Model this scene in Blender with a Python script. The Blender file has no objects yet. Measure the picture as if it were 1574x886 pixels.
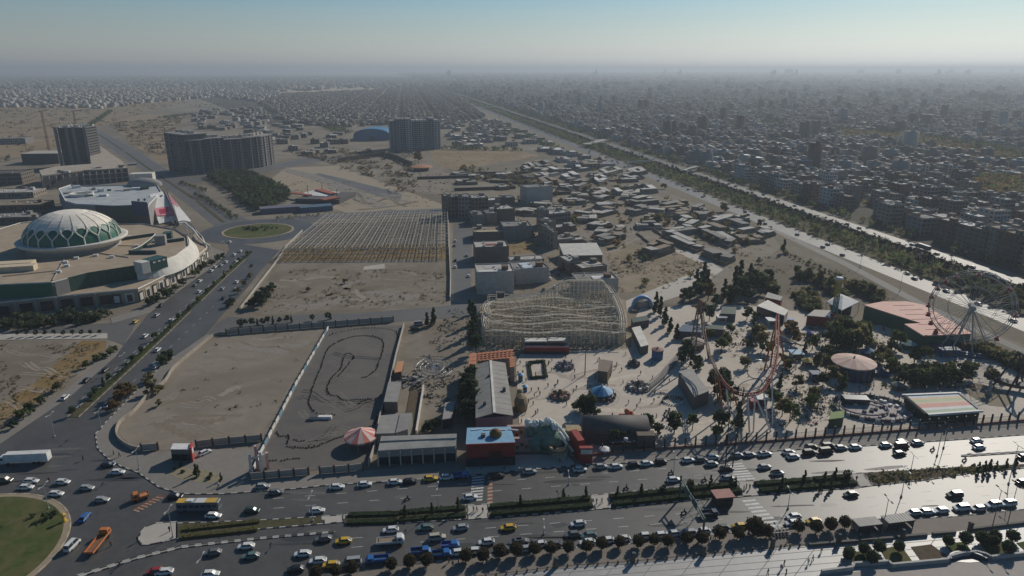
import bpy,math,random
import numpy as np
from mathutils import Vector,Matrix
from mathutils.geometry import tessellate_polygon
random.seed(7)
S=bpy.context.scene
COL=S.collection
# ---------------------------------------------------------------- camera, world, sun, exposure
F,VH,CAMH=1050.0,107.0,120.0
PITCH=math.atan((443-VH)/F)
SUN_AZ,SUN_EL=math.radians(37),math.radians(31)
cam=bpy.data.cameras.new('camera')
cam.sensor_width=36;cam.lens=36*F/1574
cam.clip_start=1;cam.clip_end=90000
co=bpy.data.objects.new('camera',cam);COL.objects.link(co)
co.location=(0,0,CAMH);co.rotation_euler=(math.pi/2-PITCH,0,0)
S.camera=co
W=bpy.data.worlds.new('World');S.world=W;W.use_nodes=True
wn=W.node_tree.nodes;wl=W.node_tree.links
sky=wn.new('ShaderNodeTexSky');sky.sky_type='NISHITA';sky.sun_disc=False
sky.sun_elevation=SUN_EL;sky.sun_rotation=SUN_AZ
sky.altitude=900;sky.air_density=1.0;sky.dust_density=0.8;sky.ozone_density=3.0
tc=wn.new('ShaderNodeTexCoord');sx_=wn.new('ShaderNodeSeparateXYZ');mr=wn.new('ShaderNodeMapRange');hs=wn.new('ShaderNodeHueSaturation')
mr.inputs['From Min'].default_value=0.01;mr.inputs['From Max'].default_value=.11;mr.inputs['To Min'].default_value=.16;mr.inputs['To Max'].default_value=1.2
tn=wn.new('ShaderNodeMixRGB');tn.blend_type='MULTIPLY';tn.inputs[0].default_value=1;tn.inputs[2].default_value=(.86,1.0,1.0,1)
wl.new(tc.outputs['Generated'],sx_.inputs[0]);wl.new(sx_.outputs[2],mr.inputs[0]);wl.new(mr.outputs[0],hs.inputs['Saturation'])
wl.new(sky.outputs[0],tn.inputs[1]);wl.new(tn.outputs[0],hs.inputs['Color'])
wl.new(hs.outputs[0],wn['Background'].inputs[0]);wn['Background'].inputs[1].default_value=0.063
sd=bpy.data.lights.new('sun','SUN');sd.energy=3.7;sd.angle=math.radians(0.6);sd.color=(1,.93,.82)
so=bpy.data.objects.new('sun',sd);COL.objects.link(so)
sdir=Vector((math.sin(SUN_AZ)*math.cos(SUN_EL),math.cos(SUN_AZ)*math.cos(SUN_EL),math.sin(SUN_EL)))
so.rotation_euler=sdir.to_track_quat('Z','Y').to_euler();so.location=(0,0,500)
S.view_settings.view_transform='Standard';S.view_settings.look='None'
S.view_settings.exposure=0.0;S.view_settings.gamma=1
S.cycles.max_bounces=5;S.cycles.diffuse_bounces=2;S.cycles.glossy_bounces=2
S.cycles.transmission_bounces=2;S.cycles.volume_bounces=1;S.cycles.transparent_max_bounces=4
# ---------------------------------------------------------------- helpers
cp,sp=math.cos(PITCH),math.sin(PITCH)
def P(u,v,z=0.0):
 """the ground point (at height z) seen at a pixel of the 1574x886 photograph"""
 x=(u-787)/F;y=(443-v)/F
 d=(x,cp+y*sp,-sp+y*cp);t=(z-CAMH)/d[2]
 return Vector((d[0]*t,d[1]*t,z))
def proj(x,y,z=0.0):
 dz=z-CAMH;f=y*cp-dz*sp;up=y*sp+dz*cp
 if f<1:return None
 return 787+F*x/f,443-F*up/f,F/f
def hgt(u,v,vt):
 """height of something whose foot is at (u, v) and whose top shows at row vt"""
 a=P(u,v);lo,hi=0.0,118.0
 for _ in range(50):
  m=(lo+hi)/2
  if proj(a.x,a.y,m)[1]>vt:lo=m
  else:hi=m
 return lo
def Z(u0,v0,k=3.935):
 return lambda x,y:(u0+x/k,v0+y/k)
ZA,ZB,ZC,ZD=Z(0,661),Z(400,661),Z(800,661),Z(1174,661)
ZE,ZE2,ZE3,ZE4=Z(0,490),Z(400,490),Z(800,490),Z(1174,490)
ZF,ZF2,ZF3,ZF4=Z(0,290),Z(400,290),Z(800,290),Z(1174,290)
ZG,ZG2,ZG3,ZG4=Z(0,90),Z(400,90),Z(800,90),Z(1174,90)
MATS={}
def mat(name,col,rough=.85,var=.12,scale=.6,col2=None,spec=.25,metal=0.0,bump=0.0,big=0.0,bigscale=.02,bigcol=None,emit=0):
 """procedural material: colour broken up by world-space noise at one fine and one broad scale"""
 if name in MATS:return MATS[name]
 m=bpy.data.materials.new(name);m.use_nodes=True
 nt=m.node_tree;n=nt.nodes;l=nt.links;b=n['Principled BSDF']
 b.inputs['Roughness'].default_value=rough;b.inputs['Specular IOR Level'].default_value=spec
 b.inputs['Metallic'].default_value=metal
 g=n.new('ShaderNodeNewGeometry')
 nz=n.new('ShaderNodeTexNoise');nz.inputs['Scale'].default_value=scale;nz.inputs['Detail'].default_value=5
 nz.inputs['Roughness'].default_value=.65
 l.new(g.outputs['Position'],nz.inputs['Vector'])
 r=n.new('ShaderNodeValToRGB')
 c2=col2 or tuple(min(1,c*(1+var))for c in col);c1=col if col2 else tuple(c*(1-var)for c in col)
 r.color_ramp.elements[0].position=.33;r.color_ramp.elements[0].color=(*c1,1)
 r.color_ramp.elements[1].position=.67;r.color_ramp.elements[1].color=(*c2,1)
 l.new(nz.outputs[0],r.inputs[0]);out=r.outputs[0]
 if big:
  nb=n.new('ShaderNodeTexNoise');nb.inputs['Scale'].default_value=bigscale;nb.inputs['Detail'].default_value=6
  nb.inputs['Roughness'].default_value=.6;nb.inputs['Distortion'].default_value=.8
  l.new(g.outputs['Position'],nb.inputs['Vector'])
  rb=n.new('ShaderNodeValToRGB');rb.color_ramp.elements[0].position=.42;rb.color_ramp.elements[1].position=.62
  rb.color_ramp.elements[0].color=(0,0,0,1);rb.color_ramp.elements[1].color=(big,big,big,1)
  l.new(nb.outputs[0],rb.inputs[0])
  mx=n.new('ShaderNodeMixRGB');l.new(rb.outputs[0],mx.inputs[0]);l.new(out,mx.inputs[1])
  mx.inputs[2].default_value=(*(bigcol or tuple(c*.6 for c in col)),1);out=mx.outputs[0]
 l.new(out,b.inputs['Base Color'])
 if bump:
  bp=n.new('ShaderNodeBump');bp.inputs['Strength'].default_value=bump;bp.inputs['Distance'].default_value=.3
  l.new(nz.outputs[0],bp.inputs['Height']);l.new(bp.outputs[0],b.inputs['Normal'])
 MATS[name]=m
 return m
class MB:
 """collects shapes; build() links them as one mesh object"""
 def __init__(s):s.v=[];s.f=[];s.m=[];s.mi=0
 def add(s,vs,fs):
  o=len(s.v);s.v+=[tuple(p)for p in vs];s.f+=[tuple(i+o for i in f)for f in fs];s.m+=[s.mi]*len(fs)
 def box(s,c,d,rz=0.0,bottom=True,taper=1.0):
  """c = centre of the base; d = full sizes"""
  ca,sa=math.cos(rz),math.sin(rz);vs=[]
  for k,t in((0,1.0),(1,taper)):
   for x,y in((-.5,-.5),(.5,-.5),(.5,.5),(-.5,.5)):
    X,Y=x*d[0]*t,y*d[1]*t
    vs.append((c[0]+X*ca-Y*sa,c[1]+X*sa+Y*ca,c[2]+k*d[2]))
  fs=[(4,5,6,7),(0,1,5,4),(1,2,6,5),(2,3,7,6),(3,0,4,7)]+([(3,2,1,0)]if bottom else[])
  s.add(vs,fs)
 def bar(s,a,b,w,h=None):
  a,b=Vector(a),Vector(b);d=b-a;L=d.length
  if L<1e-6:return
  d/=L;side=d.cross(Vector((0,0,1)))
  if side.length<.05:side=Vector((1,0,0))
  side.normalize();up=side.cross(d);h=h or w
  vs=[p+side*(x*w/2)+up*(y*h/2)for p in(a,b)for x,y in((-1,-1),(1,-1),(1,1),(-1,1))]
  s.add(vs,[(0,1,2,3),(7,6,5,4),(0,4,5,1),(1,5,6,2),(2,6,7,3),(3,7,4,0)])
 def tube(s,pts,r,n=6,closed=False,r2=None):
  pts=[Vector(p)for p in pts];vs=[];N=len(pts)
  for i,p in enumerate(pts):
   a=pts[(i-1)%N]if(closed or i)else p;b=pts[(i+1)%N]if(closed or i<N-1)else p
   d=(b-a).normalized();sd_=d.cross(Vector((0,0,1)))
   if sd_.length<.05:sd_=Vector((1,0,0))
   sd_.normalize();up=sd_.cross(d)
   rr=r if r2 is None else r+(r2-r)*i/(N-1)
   for k in range(n):
    t=2*math.pi*k/n;vs.append(p+(sd_*math.cos(t)+up*math.sin(t))*rr)
  fs=[]
  for i in range(N if closed else N-1):
   j=(i+1)%N
   for k in range(n):fs.append((i*n+k,i*n+(k+1)%n,j*n+(k+1)%n,j*n+k))
  if not closed:fs+=[tuple(range(n))[::-1],tuple((N-1)*n+k for k in range(n))]
  s.add(vs,fs)
 def lathe(s,c,prof,n=24,a0=0.0,a1=2*math.pi,sx=1.0,sy=1.0,rz=0.0):
  """prof = [(radius, z)]; full turn unless a0/a1 given"""
  full=abs(a1-a0-2*math.pi)<1e-6;M_=n if full else n+1;vs=[]
  cr,sr=math.cos(rz),math.sin(rz)
  for r,z in prof:
   for k in range(M_):
    t=a0+(a1-a0)*k/n;X,Y=r*math.cos(t)*sx,r*math.sin(t)*sy
    vs.append((c[0]+X*cr-Y*sr,c[1]+X*sr+Y*cr,c[2]+z))
  fs=[]
  for i in range(len(prof)-1):
   for k in range(n):
    k2=(k+1)%M_;fs.append((i*M_+k,i*M_+k2,(i+1)*M_+k2,(i+1)*M_+k))
  s.add(vs,fs)
 def prism(s,pts,z0,z1,top=True,bottom=False):
  n=len(pts);pts=ccw(pts)
  vs=[(p[0],p[1],z0)for p in pts]+[(p[0],p[1],z1)for p in pts]
  fs=[(i,(i+1)%n,n+(i+1)%n,n+i)for i in range(n)]
  if top:fs+=[tuple(n+i for i in t)for t in tri(pts)]
  if bottom:fs+=[tuple(t[::-1])for t in tri(pts)]
  s.add(vs,fs)
 def ball(s,c,r,n=10,m=6,jit=0.0,zs=1.0,rng=random):
  vs=[(c[0],c[1],c[2]+r*zs)]
  for i in range(1,m):
   for k in range(n):
    q=r*(1+jit*(rng.random()-.5));t=math.pi*i/m;a=2*math.pi*k/n
    vs.append((c[0]+q*math.sin(t)*math.cos(a),c[1]+q*math.sin(t)*math.sin(a),c[2]+q*zs*math.cos(t)))
  vs.append((c[0],c[1],c[2]-r*zs));fs=[(0,1+k,1+(k+1)%n)for k in range(n)]
  for i in range(m-2):
   for k in range(n):fs.append((1+i*n+k,1+(i+1)*n+k,1+(i+1)*n+(k+1)%n,1+i*n+(k+1)%n))
  e=len(vs)-1;fs+=[(e,1+(m-2)*n+(k+1)%n,1+(m-2)*n+k)for k in range(n)]
  s.add(vs,fs)
 def mesh(s,name,ms):
  me=bpy.data.meshes.new(name);me.from_pydata(s.v,[],s.f)
  for m_ in(ms if isinstance(ms,(list,tuple))else[ms]):me.materials.append(m_)
  if any(s.m):me.polygons.foreach_set('material_index',s.m)
  me.update();return me
 def build(s,name,ms,parent=None,loc=None,rz=0.0,kind=None,label=None):
  return link(name,s.mesh(name,ms),parent,loc,rz,kind,label)
def smooth(o):
 o.data.polygons.foreach_set('use_smooth',[True]*len(o.data.polygons));return o
def link(name,me,parent=None,loc=None,rz=0.0,kind=None,label=None):
 o=bpy.data.objects.new(name,me);COL.objects.link(o);o.parent=parent
 if loc is not None:o.location=loc
 if rz:o.rotation_euler[2]=rz
 if kind:o['kind']=kind
 if label:o['label']=label
 return o
def ccw(pts):
 a=sum(pts[i-1][0]*pts[i][1]-pts[i][0]*pts[i-1][1]for i in range(len(pts)))
 return list(pts)if a>0 else list(pts)[::-1]
def tri(pts):
 v3=[Vector((p[0],p[1],0))for p in pts];out=[]
 for t in tessellate_polygon([v3]):
  a,b,c=(v3[i]for i in t)
  out.append(tuple(t)if(b-a).cross(c-a).z>0 else tuple(t)[::-1])
 return out
def tag(o,label=None,cat=None,group=None,kind=None):
 if label:o['label']=label
 if cat:o['category']=cat
 if group:o['group']=group
 if kind:o['kind']=kind
 return o
def thing(name,label,cat,loc=(0,0,0),rz=0.0,group=None):
 o=bpy.data.objects.new(name,None);COL.objects.link(o);o.location=loc;o.rotation_euler[2]=rz
 o.empty_display_size=.5
 return tag(o,label,cat,group)
def copy_tree(root,loc,rz=0.0,label=None,group=None,scale=None):
 r=root.copy();COL.objects.link(r);r.location=loc;r.rotation_euler[2]=rz
 if label:r['label']=label
 if group:r['group']=group
 if scale:r.scale=scale
 for ch in root.children:
  c=ch.copy();COL.objects.link(c);c.parent=r
  for g in ch.children:
   d=g.copy();COL.objects.link(d);d.parent=c
 return r
def W2(pts,z=0.0):return[P(u,v,z)for u,v in pts]
def sheet(name,px,z,m,world=False):
 pts=ccw(px if world else W2(px));b=MB()
 b.add([(p[0],p[1],z)for p in pts],tri(pts));return b.build(name,m,kind='structure')
def slab(name,px,z1,m,z0=0.0,world=False):
 b=MB();b.prism(px if world else W2(px),z0,z1);return b.build(name,m,kind='structure')
def dense(pts,step):
 """resample a polyline at about the given step"""
 out=[Vector(pts[0])]
 for a,b in zip(pts[:-1],pts[1:]):
  a,b=Vector(a),Vector(b);n=max(1,int((b-a).length/step))
  out+=[a.lerp(b,i/n)for i in range(1,n+1)]
 return out
def spline(pts,n=6):
 """Catmull-Rom through the points"""
 pts=[Vector(p)for p in pts];q=[pts[0]]+pts+[pts[-1]];out=[]
 for i in range(1,len(q)-2):
  a,b,c,d=q[i-1:i+3]
  for k in range(n):
   t=k/n
   out.append(.5*((2*b)+(c-a)*t+(2*a-5*b+4*c-d)*t*t+(3*b-a-3*c+d)*t**3))
 return out+[pts[-1]]
def along(pts,step,start=0.0):
 """(point, direction) every step metres along a polyline"""
 out=[];need=start
 for a,b in zip(pts[:-1],pts[1:]):
  a,b=Vector(a),Vector(b);L=(b-a).length
  if L<1e-6:continue
  d=(b-a)/L
  while need<=L:out.append((a+d*need,d));need+=step
  need-=L
 return out
def inside(p,poly):
 x,y=p[0],p[1];c=False;j=len(poly)-1
 for i in range(len(poly)):
  xi,yi=poly[i][0],poly[i][1];xj,yj=poly[j][0],poly[j][1]
  if(yi>y)!=(yj>y)and x<(xj-xi)*(y-yi)/(yj-yi)+xi:c=not c
  j=i
 return c
ORD='first second third fourth fifth sixth seventh eighth ninth tenth eleventh twelfth thirteenth fourteenth fifteenth sixteenth seventeenth eighteenth nineteenth twentieth'.split()
def nth(i):
 if i<20:return ORD[i]
 t='twenty thirty forty fifty sixty seventy eighty ninety'.split();a,b=divmod(i+1,10)
 return(t[a-2]+'-'+ORD[b-1])if b else{20:'twentieth',30:'thirtieth',40:'fortieth',50:'fiftieth'}.get(i+1,'last')
 # ---------------------------------------------------------------- haze, terrain, roads, pavements
hm=bpy.data.materials.new('haze_air');hm.use_nodes=True
hn=hm.node_tree.nodes;hn.remove(hn['Principled BSDF'])
hv=hn.new('ShaderNodeVolumePrincipled');hv.inputs['Color'].default_value=(.55,.61,.675,1)
hv.inputs['Density'].default_value=0.00015;hv.inputs['Anisotropy'].default_value=.35
hm.node_tree.links.new(hv.outputs[0],hn['Material Output'].inputs['Volume'])
hz=MB();hz.box((0,0,-1),(84000,84000,191));tag(hz.build('haze',hm),kind='stuff')
dirt=mat('dirt',(.185,.158,.124),.95,col2=(.265,.228,.18),scale=.05,big=.85,bigscale=.008,bigcol=(.14,.117,.085),spec=.1,bump=.3)
lotm=mat('lot_dirt',(.20,.172,.136),.95,col2=(.255,.22,.175),scale=.2,big=.8,bigscale=.03,bigcol=(.155,.128,.092),spec=.1)
sandm=mat('sand_lot',(.222,.19,.15),.95,col2=(.265,.226,.18),scale=.2,big=.7,bigscale=.025,bigcol=(.175,.148,.115),spec=.1)
brownm=mat('brown_field',(.22,.165,.105),.95,col2=(.30,.225,.145),scale=.08,big=.7,bigscale=.012,bigcol=(.16,.125,.075),spec=.1)
drym=mat('dry_grass',(.24,.15,.06),.95,col2=(.16,.12,.055),scale=.3,big=.5,bigscale=.05,bigcol=(.30,.23,.15),spec=.1)
asph=mat('asphalt',(.064,.060,.056),.5,col2=(.086,.081,.075),scale=.35,big=.6,bigscale=.035,bigcol=(.108,.101,.093),spec=.38)
asph_old=mat('asphalt_old',(.10,.095,.09),.62,col2=(.125,.12,.112),scale=.3,big=.5,bigscale=.03,bigcol=(.15,.14,.125),spec=.3)
kartm=mat('kart_asphalt',(.105,.095,.088),.8,col2=(.125,.115,.105),scale=.25,big=.7,bigscale=.04,bigcol=(.155,.135,.115),spec=.2)
pavem=mat('pavement',(.20,.18,.16),.85,col2=(.235,.215,.19),scale=.5,big=.5,bigscale=.05,bigcol=(.17,.155,.135))
plazam=mat('pale_plaza',(.46,.40,.33),.8,col2=(.52,.455,.38),scale=.35,big=.5,bigscale=.04,bigcol=(.38,.325,.265))
concm=mat('pale_concrete',(.40,.36,.31),.8,col2=(.45,.41,.36),scale=.4,big=.4,bigscale=.05,bigcol=(.33,.295,.25))
tilem=mat('plaza_tiles',(.30,.29,.275),.5,col2=(.36,.35,.335),scale=.5,big=.4,bigscale=.06,bigcol=(.25,.24,.225),spec=.4)
grassm=mat('lawn',(.045,.068,.018),.95,col2=(.085,.10,.034),scale=.4,big=.85,bigscale=.09,bigcol=(.12,.105,.05),spec=.1)
soilm=mat('soil',(.085,.065,.045),.95,col2=(.12,.095,.065),scale=.6,spec=.1)
hedgem=mat('hedge_soil',(.06,.055,.03),.95,col2=(.10,.09,.05),scale=.5,spec=.1)
kerbw=mat('kerb_white',(.42,.40,.37),.8);kerbd=mat('kerb_dark',(.05,.05,.05),.8)
whitep=mat('white_road_paint',(.50,.50,.48),.6,var=.25,scale=1.2)
redp=mat('red_road_paint',(.22,.07,.045),.7,var=.3,scale=1.2)
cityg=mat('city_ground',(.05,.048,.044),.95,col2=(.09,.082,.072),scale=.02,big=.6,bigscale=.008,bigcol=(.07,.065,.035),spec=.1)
def ring(n=72,R=41000):
 return[(R*math.cos(2*math.pi*k/n)*.98,R*math.sin(2*math.pi*k/n)*.98)for k in range(n)]
sheet('ground',ring(),0.0,dirt,world=True)
# the expressway: every strip runs along one direction
ex0=P(1301,390);exd=(P(590,107.6)-P(1700,550));exd.z=0;exd.normalize();exn=Vector((exd.y,-exd.x,0))
def exoff(v,u=1301):return(P(u,v)-ex0).dot(exn)
def exline(off,a=-420,b=16000):return[ex0+exn*off+exd*a,ex0+exn*off+exd*b]
def exstrip(name,v0,v1,z,m,a=-420,b=16000):
 p,q=exline(exoff(v0),a,b),exline(exoff(v1),a,b)
 return sheet(name,[p[0],p[1],q[1],q[0]],z,m,world=True)
 # city soil beyond the expressway and the brown town ahead
o1=exoff(337)
c0,c1=exline(o1,-600,30000)
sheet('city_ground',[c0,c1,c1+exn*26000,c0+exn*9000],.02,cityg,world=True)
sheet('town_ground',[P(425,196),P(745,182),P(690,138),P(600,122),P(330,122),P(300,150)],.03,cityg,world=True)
exstrip('expressway_verge',413,337,.03,mat('verge',(.16,.135,.10),.95,col2=(.20,.17,.12),scale=.2,spec=.1))
exasph=mat('expressway_asphalt',(.075,.072,.068),.58,col2=(.095,.091,.086),scale=.3,spec=.28,big=.5,bigscale=.03,bigcol=(.115,.11,.103))
exstrip('expressway_near_carriageway',398.5,383,.09,exasph)
exstrip('expressway_green_strip',381,363,.10,mat('strip_soil',(.06,.06,.03),.95,col2=(.10,.085,.045),scale=.2,spec=.1))
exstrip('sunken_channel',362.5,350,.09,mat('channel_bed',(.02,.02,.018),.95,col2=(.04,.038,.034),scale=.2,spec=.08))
exstrip('expressway_far_carriageway',348.5,340.5,.10,exasph)
for i,v in enumerate((386.5,391,395)):
 b=MB();o=exoff(v)
 for k in range(70):
  a=-380+k*14
  p=ex0+exn*o+exd*a;q=p+exd*5
  b.bar((p.x,p.y,.105),(q.x,q.y,.105),.22,.01)
 b.build('lane_marking',whitep,kind='structure')
 # dirt lots and fields
sheet('field',[(-160,640),(0,668),(105,600),(160,548),(165,523),(0,527),(-160,535)],.03,lotm)
sheet('dry_grass_strip',[(-60,675),(0,648),(60,618),(110,575),(163,538),(163,525),(125,524),(95,552),(55,588),(0,622),(-60,640)],.05,drym)
sheet('vacant_lot',[(395,486),(470,480),(690,469),(692,396),(690,320),(500,326),(437,398),(385,462)],.03,lotm)
sheet('brown_grass',[(428,402),(690,398),(690,374),(446,378)],.05,drym)
sheet('sand_lot',[(184,668),(186,655),(205,635),(228,610),(256,585),(268,567),(300,540),(330,520),(352,515),(497,505),(392,684),(306,688),(240,693),(205,690)],.04,sandm)
sheet('kart_track',[(500,506),(622,500),(600,592),(583,650),(566,716),(386,732),(412,682)],.06,kartm)
sheet('dirt_yard',[(622,500),(738,488),(738,560),(720,590),(714,650),(704,668),(583,668),(600,592)],.04,lotm)
sheet('dirt_track',[(410,280),(440,258),(520,255),(640,300),(690,318),(690,330),(600,322),(540,330),(480,310)],.035,mat('track_dirt',(.33,.275,.205),.95,col2=(.29,.24,.175),scale=.1,spec=.1))
sheet('unfinished_road',[(484,268),(491,266.5),(560,283),(618,298),(616,307),(583,302),(530,284)],.06,asph_old)
sheet('unfinished_road',[(430,262),(440,259),(520,276),(600,318),(580,322),(500,284)],.05,mat('road_base',(.23,.21,.185),.95,scale=.2,spec=.1))
sheet('brown_field',[(-300,262),(60,240),(128,205),(190,180),(300,152),(0,150),(-300,160)],.03,brownm)
sheet('brown_field',[(205,222),(245,250),(262,246),(258,215),(285,180),(215,175),(165,190)],.03,brownm)
sheet('pale_field',[(430,132),(590,134),(600,145),(420,146)],.06,mat('pale_field',(.36,.29,.22),.95,spec=.1))
sheet('pale_field',[(560,250),(660,262),(700,268),(690,300),(640,295),(600,270)],.045,sandm)
sheet('pale_field',[(660,232),(780,226),(830,240),(700,262),(670,255)],.045,brownm)
sheet('village_ground',[(690,322),(724,322),(730,300),(830,280),(1010,300),(1180,352),(1200,380),(1130,440),(1000,465),(940,440),(735,450),(724,470),(694,470)],.025,mat('village_dirt',(.20,.173,.138),.95,col2=(.26,.224,.178),scale=.15,big=.7,bigscale=.025,bigcol=(.20,.16,.105),spec=.1))
sheet('bare_lot',[(925,372),(980,380),(1060,392),(1092,405),(1020,452),(960,450),(940,415)],.045,mat('bare_lot',(.25,.20,.145),.95,col2=(.31,.25,.18),scale=.15,big=.7,bigscale=.05,bigcol=(.17,.14,.08),spec=.1))
sheet('lane',[(1035,385),(1060,385),(1112,415),(1060,450),(1000,470),(960,480),(940,472),(1040,430),(1085,410)],.055,concm)
# asphalt: boulevard and junction in one sheet, avenue, cross street, roundabouts
NT=[(147,668),(150,690),(165,705),(187,718),(212,727),(245,750),(275,759),(300,760.5),(345,760),(385,757),(455,752),(500,747),(560,743),(640,738),(715,733),(757,728),(800,724),(870,718),(900,715),(1000,711),(1060,704),(1110,698),(1187,694),(1331,686),(1466,677),(1574,669),(1760,655)]
SB=[(1760,756),(1574,784),(1456,796),(1314,800),(1200,813),(1080,824),(978,836),(800,849),(640,868),(560,880),(480,890),(380,903),(100,940),(-260,960)]
AVW=[(-210,757),(-110,750),(0,683),(60,642),(109,609),(178,548),(190,531),(229,482),(290,437),(338,402),(352,385),(350,372)]
AVE=[(430,385),(400,417),(381,442),(353,472),(335,492),(316,515),(267,549),(235,575),(205,606),(158,655)]
sheet('boulevard',AVW+AVE+NT+SB,.08,asph)
sheet('cross_street',[(335,497),(350,487),(400,491),(466,484),(552,482),(690,470),(800,452),(880,448),(880,462),(800,470),(735,486),(621,494),(500,501),(350,512),(316,517)],.075,asph_old)
sheet('side_street',[(693.5,471),(693.5,458),(697,336),(699,318),(724,318),(726,337),(724,442),(724,470)],.07,asph_old)
c2=Vector((-198,521.6,0))
sheet('roundabout_road',[(c2.x+43*math.cos(a*math.pi/18),c2.y+43*math.sin(a*math.pi/18))for a in range(36)],.078,asph,world=True)
sheet('far_avenue',[(352,372),(335,352),(296,320),(238,277),(184,237),(134,206),(148,198),(204,228),(258,262),(312,296),(362,330),(400,345)],.07,asph_old)
sheet('apartment_road',[(242,284),(244,277),(400,257),(470,243),(640,233),(645,237),(480,250),(400,266),(300,282)],.065,asph_old)
sheet('lot_road',[(400,345),(430,335),(540,327),(690,320),(690,326),(505,336),(440,352)],.072,asph_old)
sheet('left_street',[(-160,512),(0,510),(165,497),(215,488),(190,531),(165,521),(0,523),(-160,528)],.07,asph_old)
sheet('expressway_access_road',[(1000,262),(1180,352),(1300,410),(1420,475),(1574,545),(1574,536),(1420,465),(1300,402),(1180,346),(1010,262)],.05,pavem)
def kerb(name,pts,w=.35,h=.26,seg=1.6,mats=(kerbw,kerbd)):
 b=MB();pts=dense(pts,seg)
 for i,(p,q)in enumerate(zip(pts[:-1],pts[1:])):
  b.mi=i%2;b.bar((p[0],p[1],h/2),(q[0],q[1],h/2),w,h)
 return b.build(name,list(mats),kind='structure')
def island(name,px,m,z=.2,k=True,world=False):
 pts=px if world else W2(px)
 slab(name,pts,z,m,world=True)
 if k:kerb('kerb',list(pts)+[pts[0]],h=z+.06)
 # pavement between the boulevard kerb and the lots
PAV_TOP=[(1760,630),(1574,651),(1330,669),(1180,681),(1000,693),(893,702),(884,715),(716,729),(700,710),(583,722),(470,732),(384,739),(391,690),(306,692),(240,697),(205,692),(182,676),(180,655),(203,630),(226,606),(254,582),(267,563),(300,537),(328,515),(318,515),(267,549),(235,575),(205,606),(158,655)]
slab('pavement',NT+PAV_TOP,.16,pavem)
kerb('kerb',W2([(267,549),(235,575),(205,606),(158,655)]+NT))
slab('gate_plaza',[(712,731),(757,727),(800,723),(872,717),(884,714),(872,700),(800,700),(722,706)],.19,concm)
slab('pavement',[(-160,760),(0,683),(109,609),(178,548),(186,534),(168,530),(160,548),(105,598),(0,668),(-160,735)],.15,pavem)
slab('pavement',[(-160,528),(0,523),(165,521),(165,513),(0,514),(-160,518)],.15,concm)
slab('pavement',[(229,482),(290,437),(338,402),(348,388),(325,380),(305,408),(262,440),(215,476),(170,490),(172,498)],.15,pavem)
# amusement park paving
slab('park_plaza',[(793,560),(800,690),(884,702),(895,700),(1000,692),(1180,680),(1330,668),(1574,649),(1760,629),(1760,610),(1574,565),(1490,530),(1420,500),(1330,500),(1230,480),(1150,470),(1060,468),(1010,475),(985,472),(972,500),(970,535),(800,545)],.12,plazam)
# roundabouts
for nm,c,R,m in(('roundabout_lawn',Vector((-147,145.7,0)),28.7,grassm),('roundabout_lawn',c2,26.5,grassm)):
 def circ(r):return[(c.x+r*math.cos(a*math.pi/40),c.y+r*math.sin(a*math.pi/40),0)for a in range(80)]
 slab('roundabout_rim',circ(R),.22,mat('rim',(.30,.24,.17),.85),world=True)
 kerb('kerb',circ(R)+circ(R)[:1],h=.28,mats=(mat('kerb_cream',(.46,.38,.27),.8),mat('kerb_tan',(.36,.28,.19),.8)))
 slab(nm,circ(R-1.6),.27,m,world=True)
 # traffic island and boulevard medians
island('traffic_island',[(213,832),(216,820),(224,811),(240,805),(272,803),(272,829),(250,834),(230,838),(218,838)],concm)
mt=[(272,805.5),(400,800.5),(495,795),(497,806),(400,814),(272,829)]
island('median',mt,hedgem)
island('median',[(497,794.5),(527,793),(527,803),(499,806)],concm)
island('median',[(529,793),(654,783),(718,777.5),(718,799),(613,805),(529,804.5)],hedgem)
island('median',[(719,777.5),(750,776),(750,797),(719,799)],concm)
island('median',[(751,776),(800,771.5),(909,763),(914,784),(800,793),(751,797)],hedgem)
island('median',[(910.5,762.5),(936,759.5),(936,782),(915.5,783.5)],concm)
island('median',[(937.5,759.5),(1060,748),(1133,741.5),(1142,764),(1060,770),(938,782)],hedgem)
island('median',[(1134.5,741),(1158,740),(1166,762),(1143.5,763.5)],concm)
island('median',[(1159.5,740),(1248,734),(1305,729.5),(1322,750),(1255,755),(1168,761)],hedgem)
island('median',[(1306.5,729.5),(1325,728),(1341,747),(1324,749.5)],concm)
island('median',[(1326.5,728),(1450,721),(1574,715),(1700,706),(1700,712),(1574,720),(1497,727),(1428,738),(1342,747)],soilm)
island('separator',[(117,886),(211,857),(279,840.5),(400,827.5),(514,818),(514,819.5),(400,829.5),(280,843),(212,860),(122,888)],concm)
island('separator',[(1478,700.5),(1574,694.5),(1700,685),(1700,687),(1574,696.5),(1478,702.5)],concm)
# avenue median
av=W2([(112,642),(190,571),(250,515),(300,467),(345,424),(388,386)])
for a,b_ in((0.0,.49),(.535,.93)):
 pts=dense(av,4);n=len(pts);pts=pts[int(a*n):int(b_*n)]
 L,R_=[],[]
 for i,p in enumerate(pts):
  d=(pts[min(i+1,len(pts)-1)]-pts[max(i-1,0)]).normalized();nn=Vector((-d.y,d.x,0))
  L.append(p+nn*2.0);R_.append(p-nn*2.0)
 slab('avenue_median',L+R_[::-1],.22,hedgem,world=True)
 kerb('kerb',L,.25,h=.28);kerb('kerb',R_,.3,h=.28,mats=(mat('kerb_sand',(.33,.29,.22),.8),mat('kerb_sand2',(.20,.175,.13),.8)))
fa=W2([(345,343),(300,307),(241,268),(190,232),(146,203)])
for i,(p,q)in enumerate(zip(fa[:-1],fa[1:])):
 b=MB();p2,q2=p.lerp(q,.02),p.lerp(q,.93);b.bar((p2.x,p2.y,.12),(q2.x,q2.y,.12),3.0,.24);b.build('avenue_median',hedgem,kind='structure')
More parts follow.
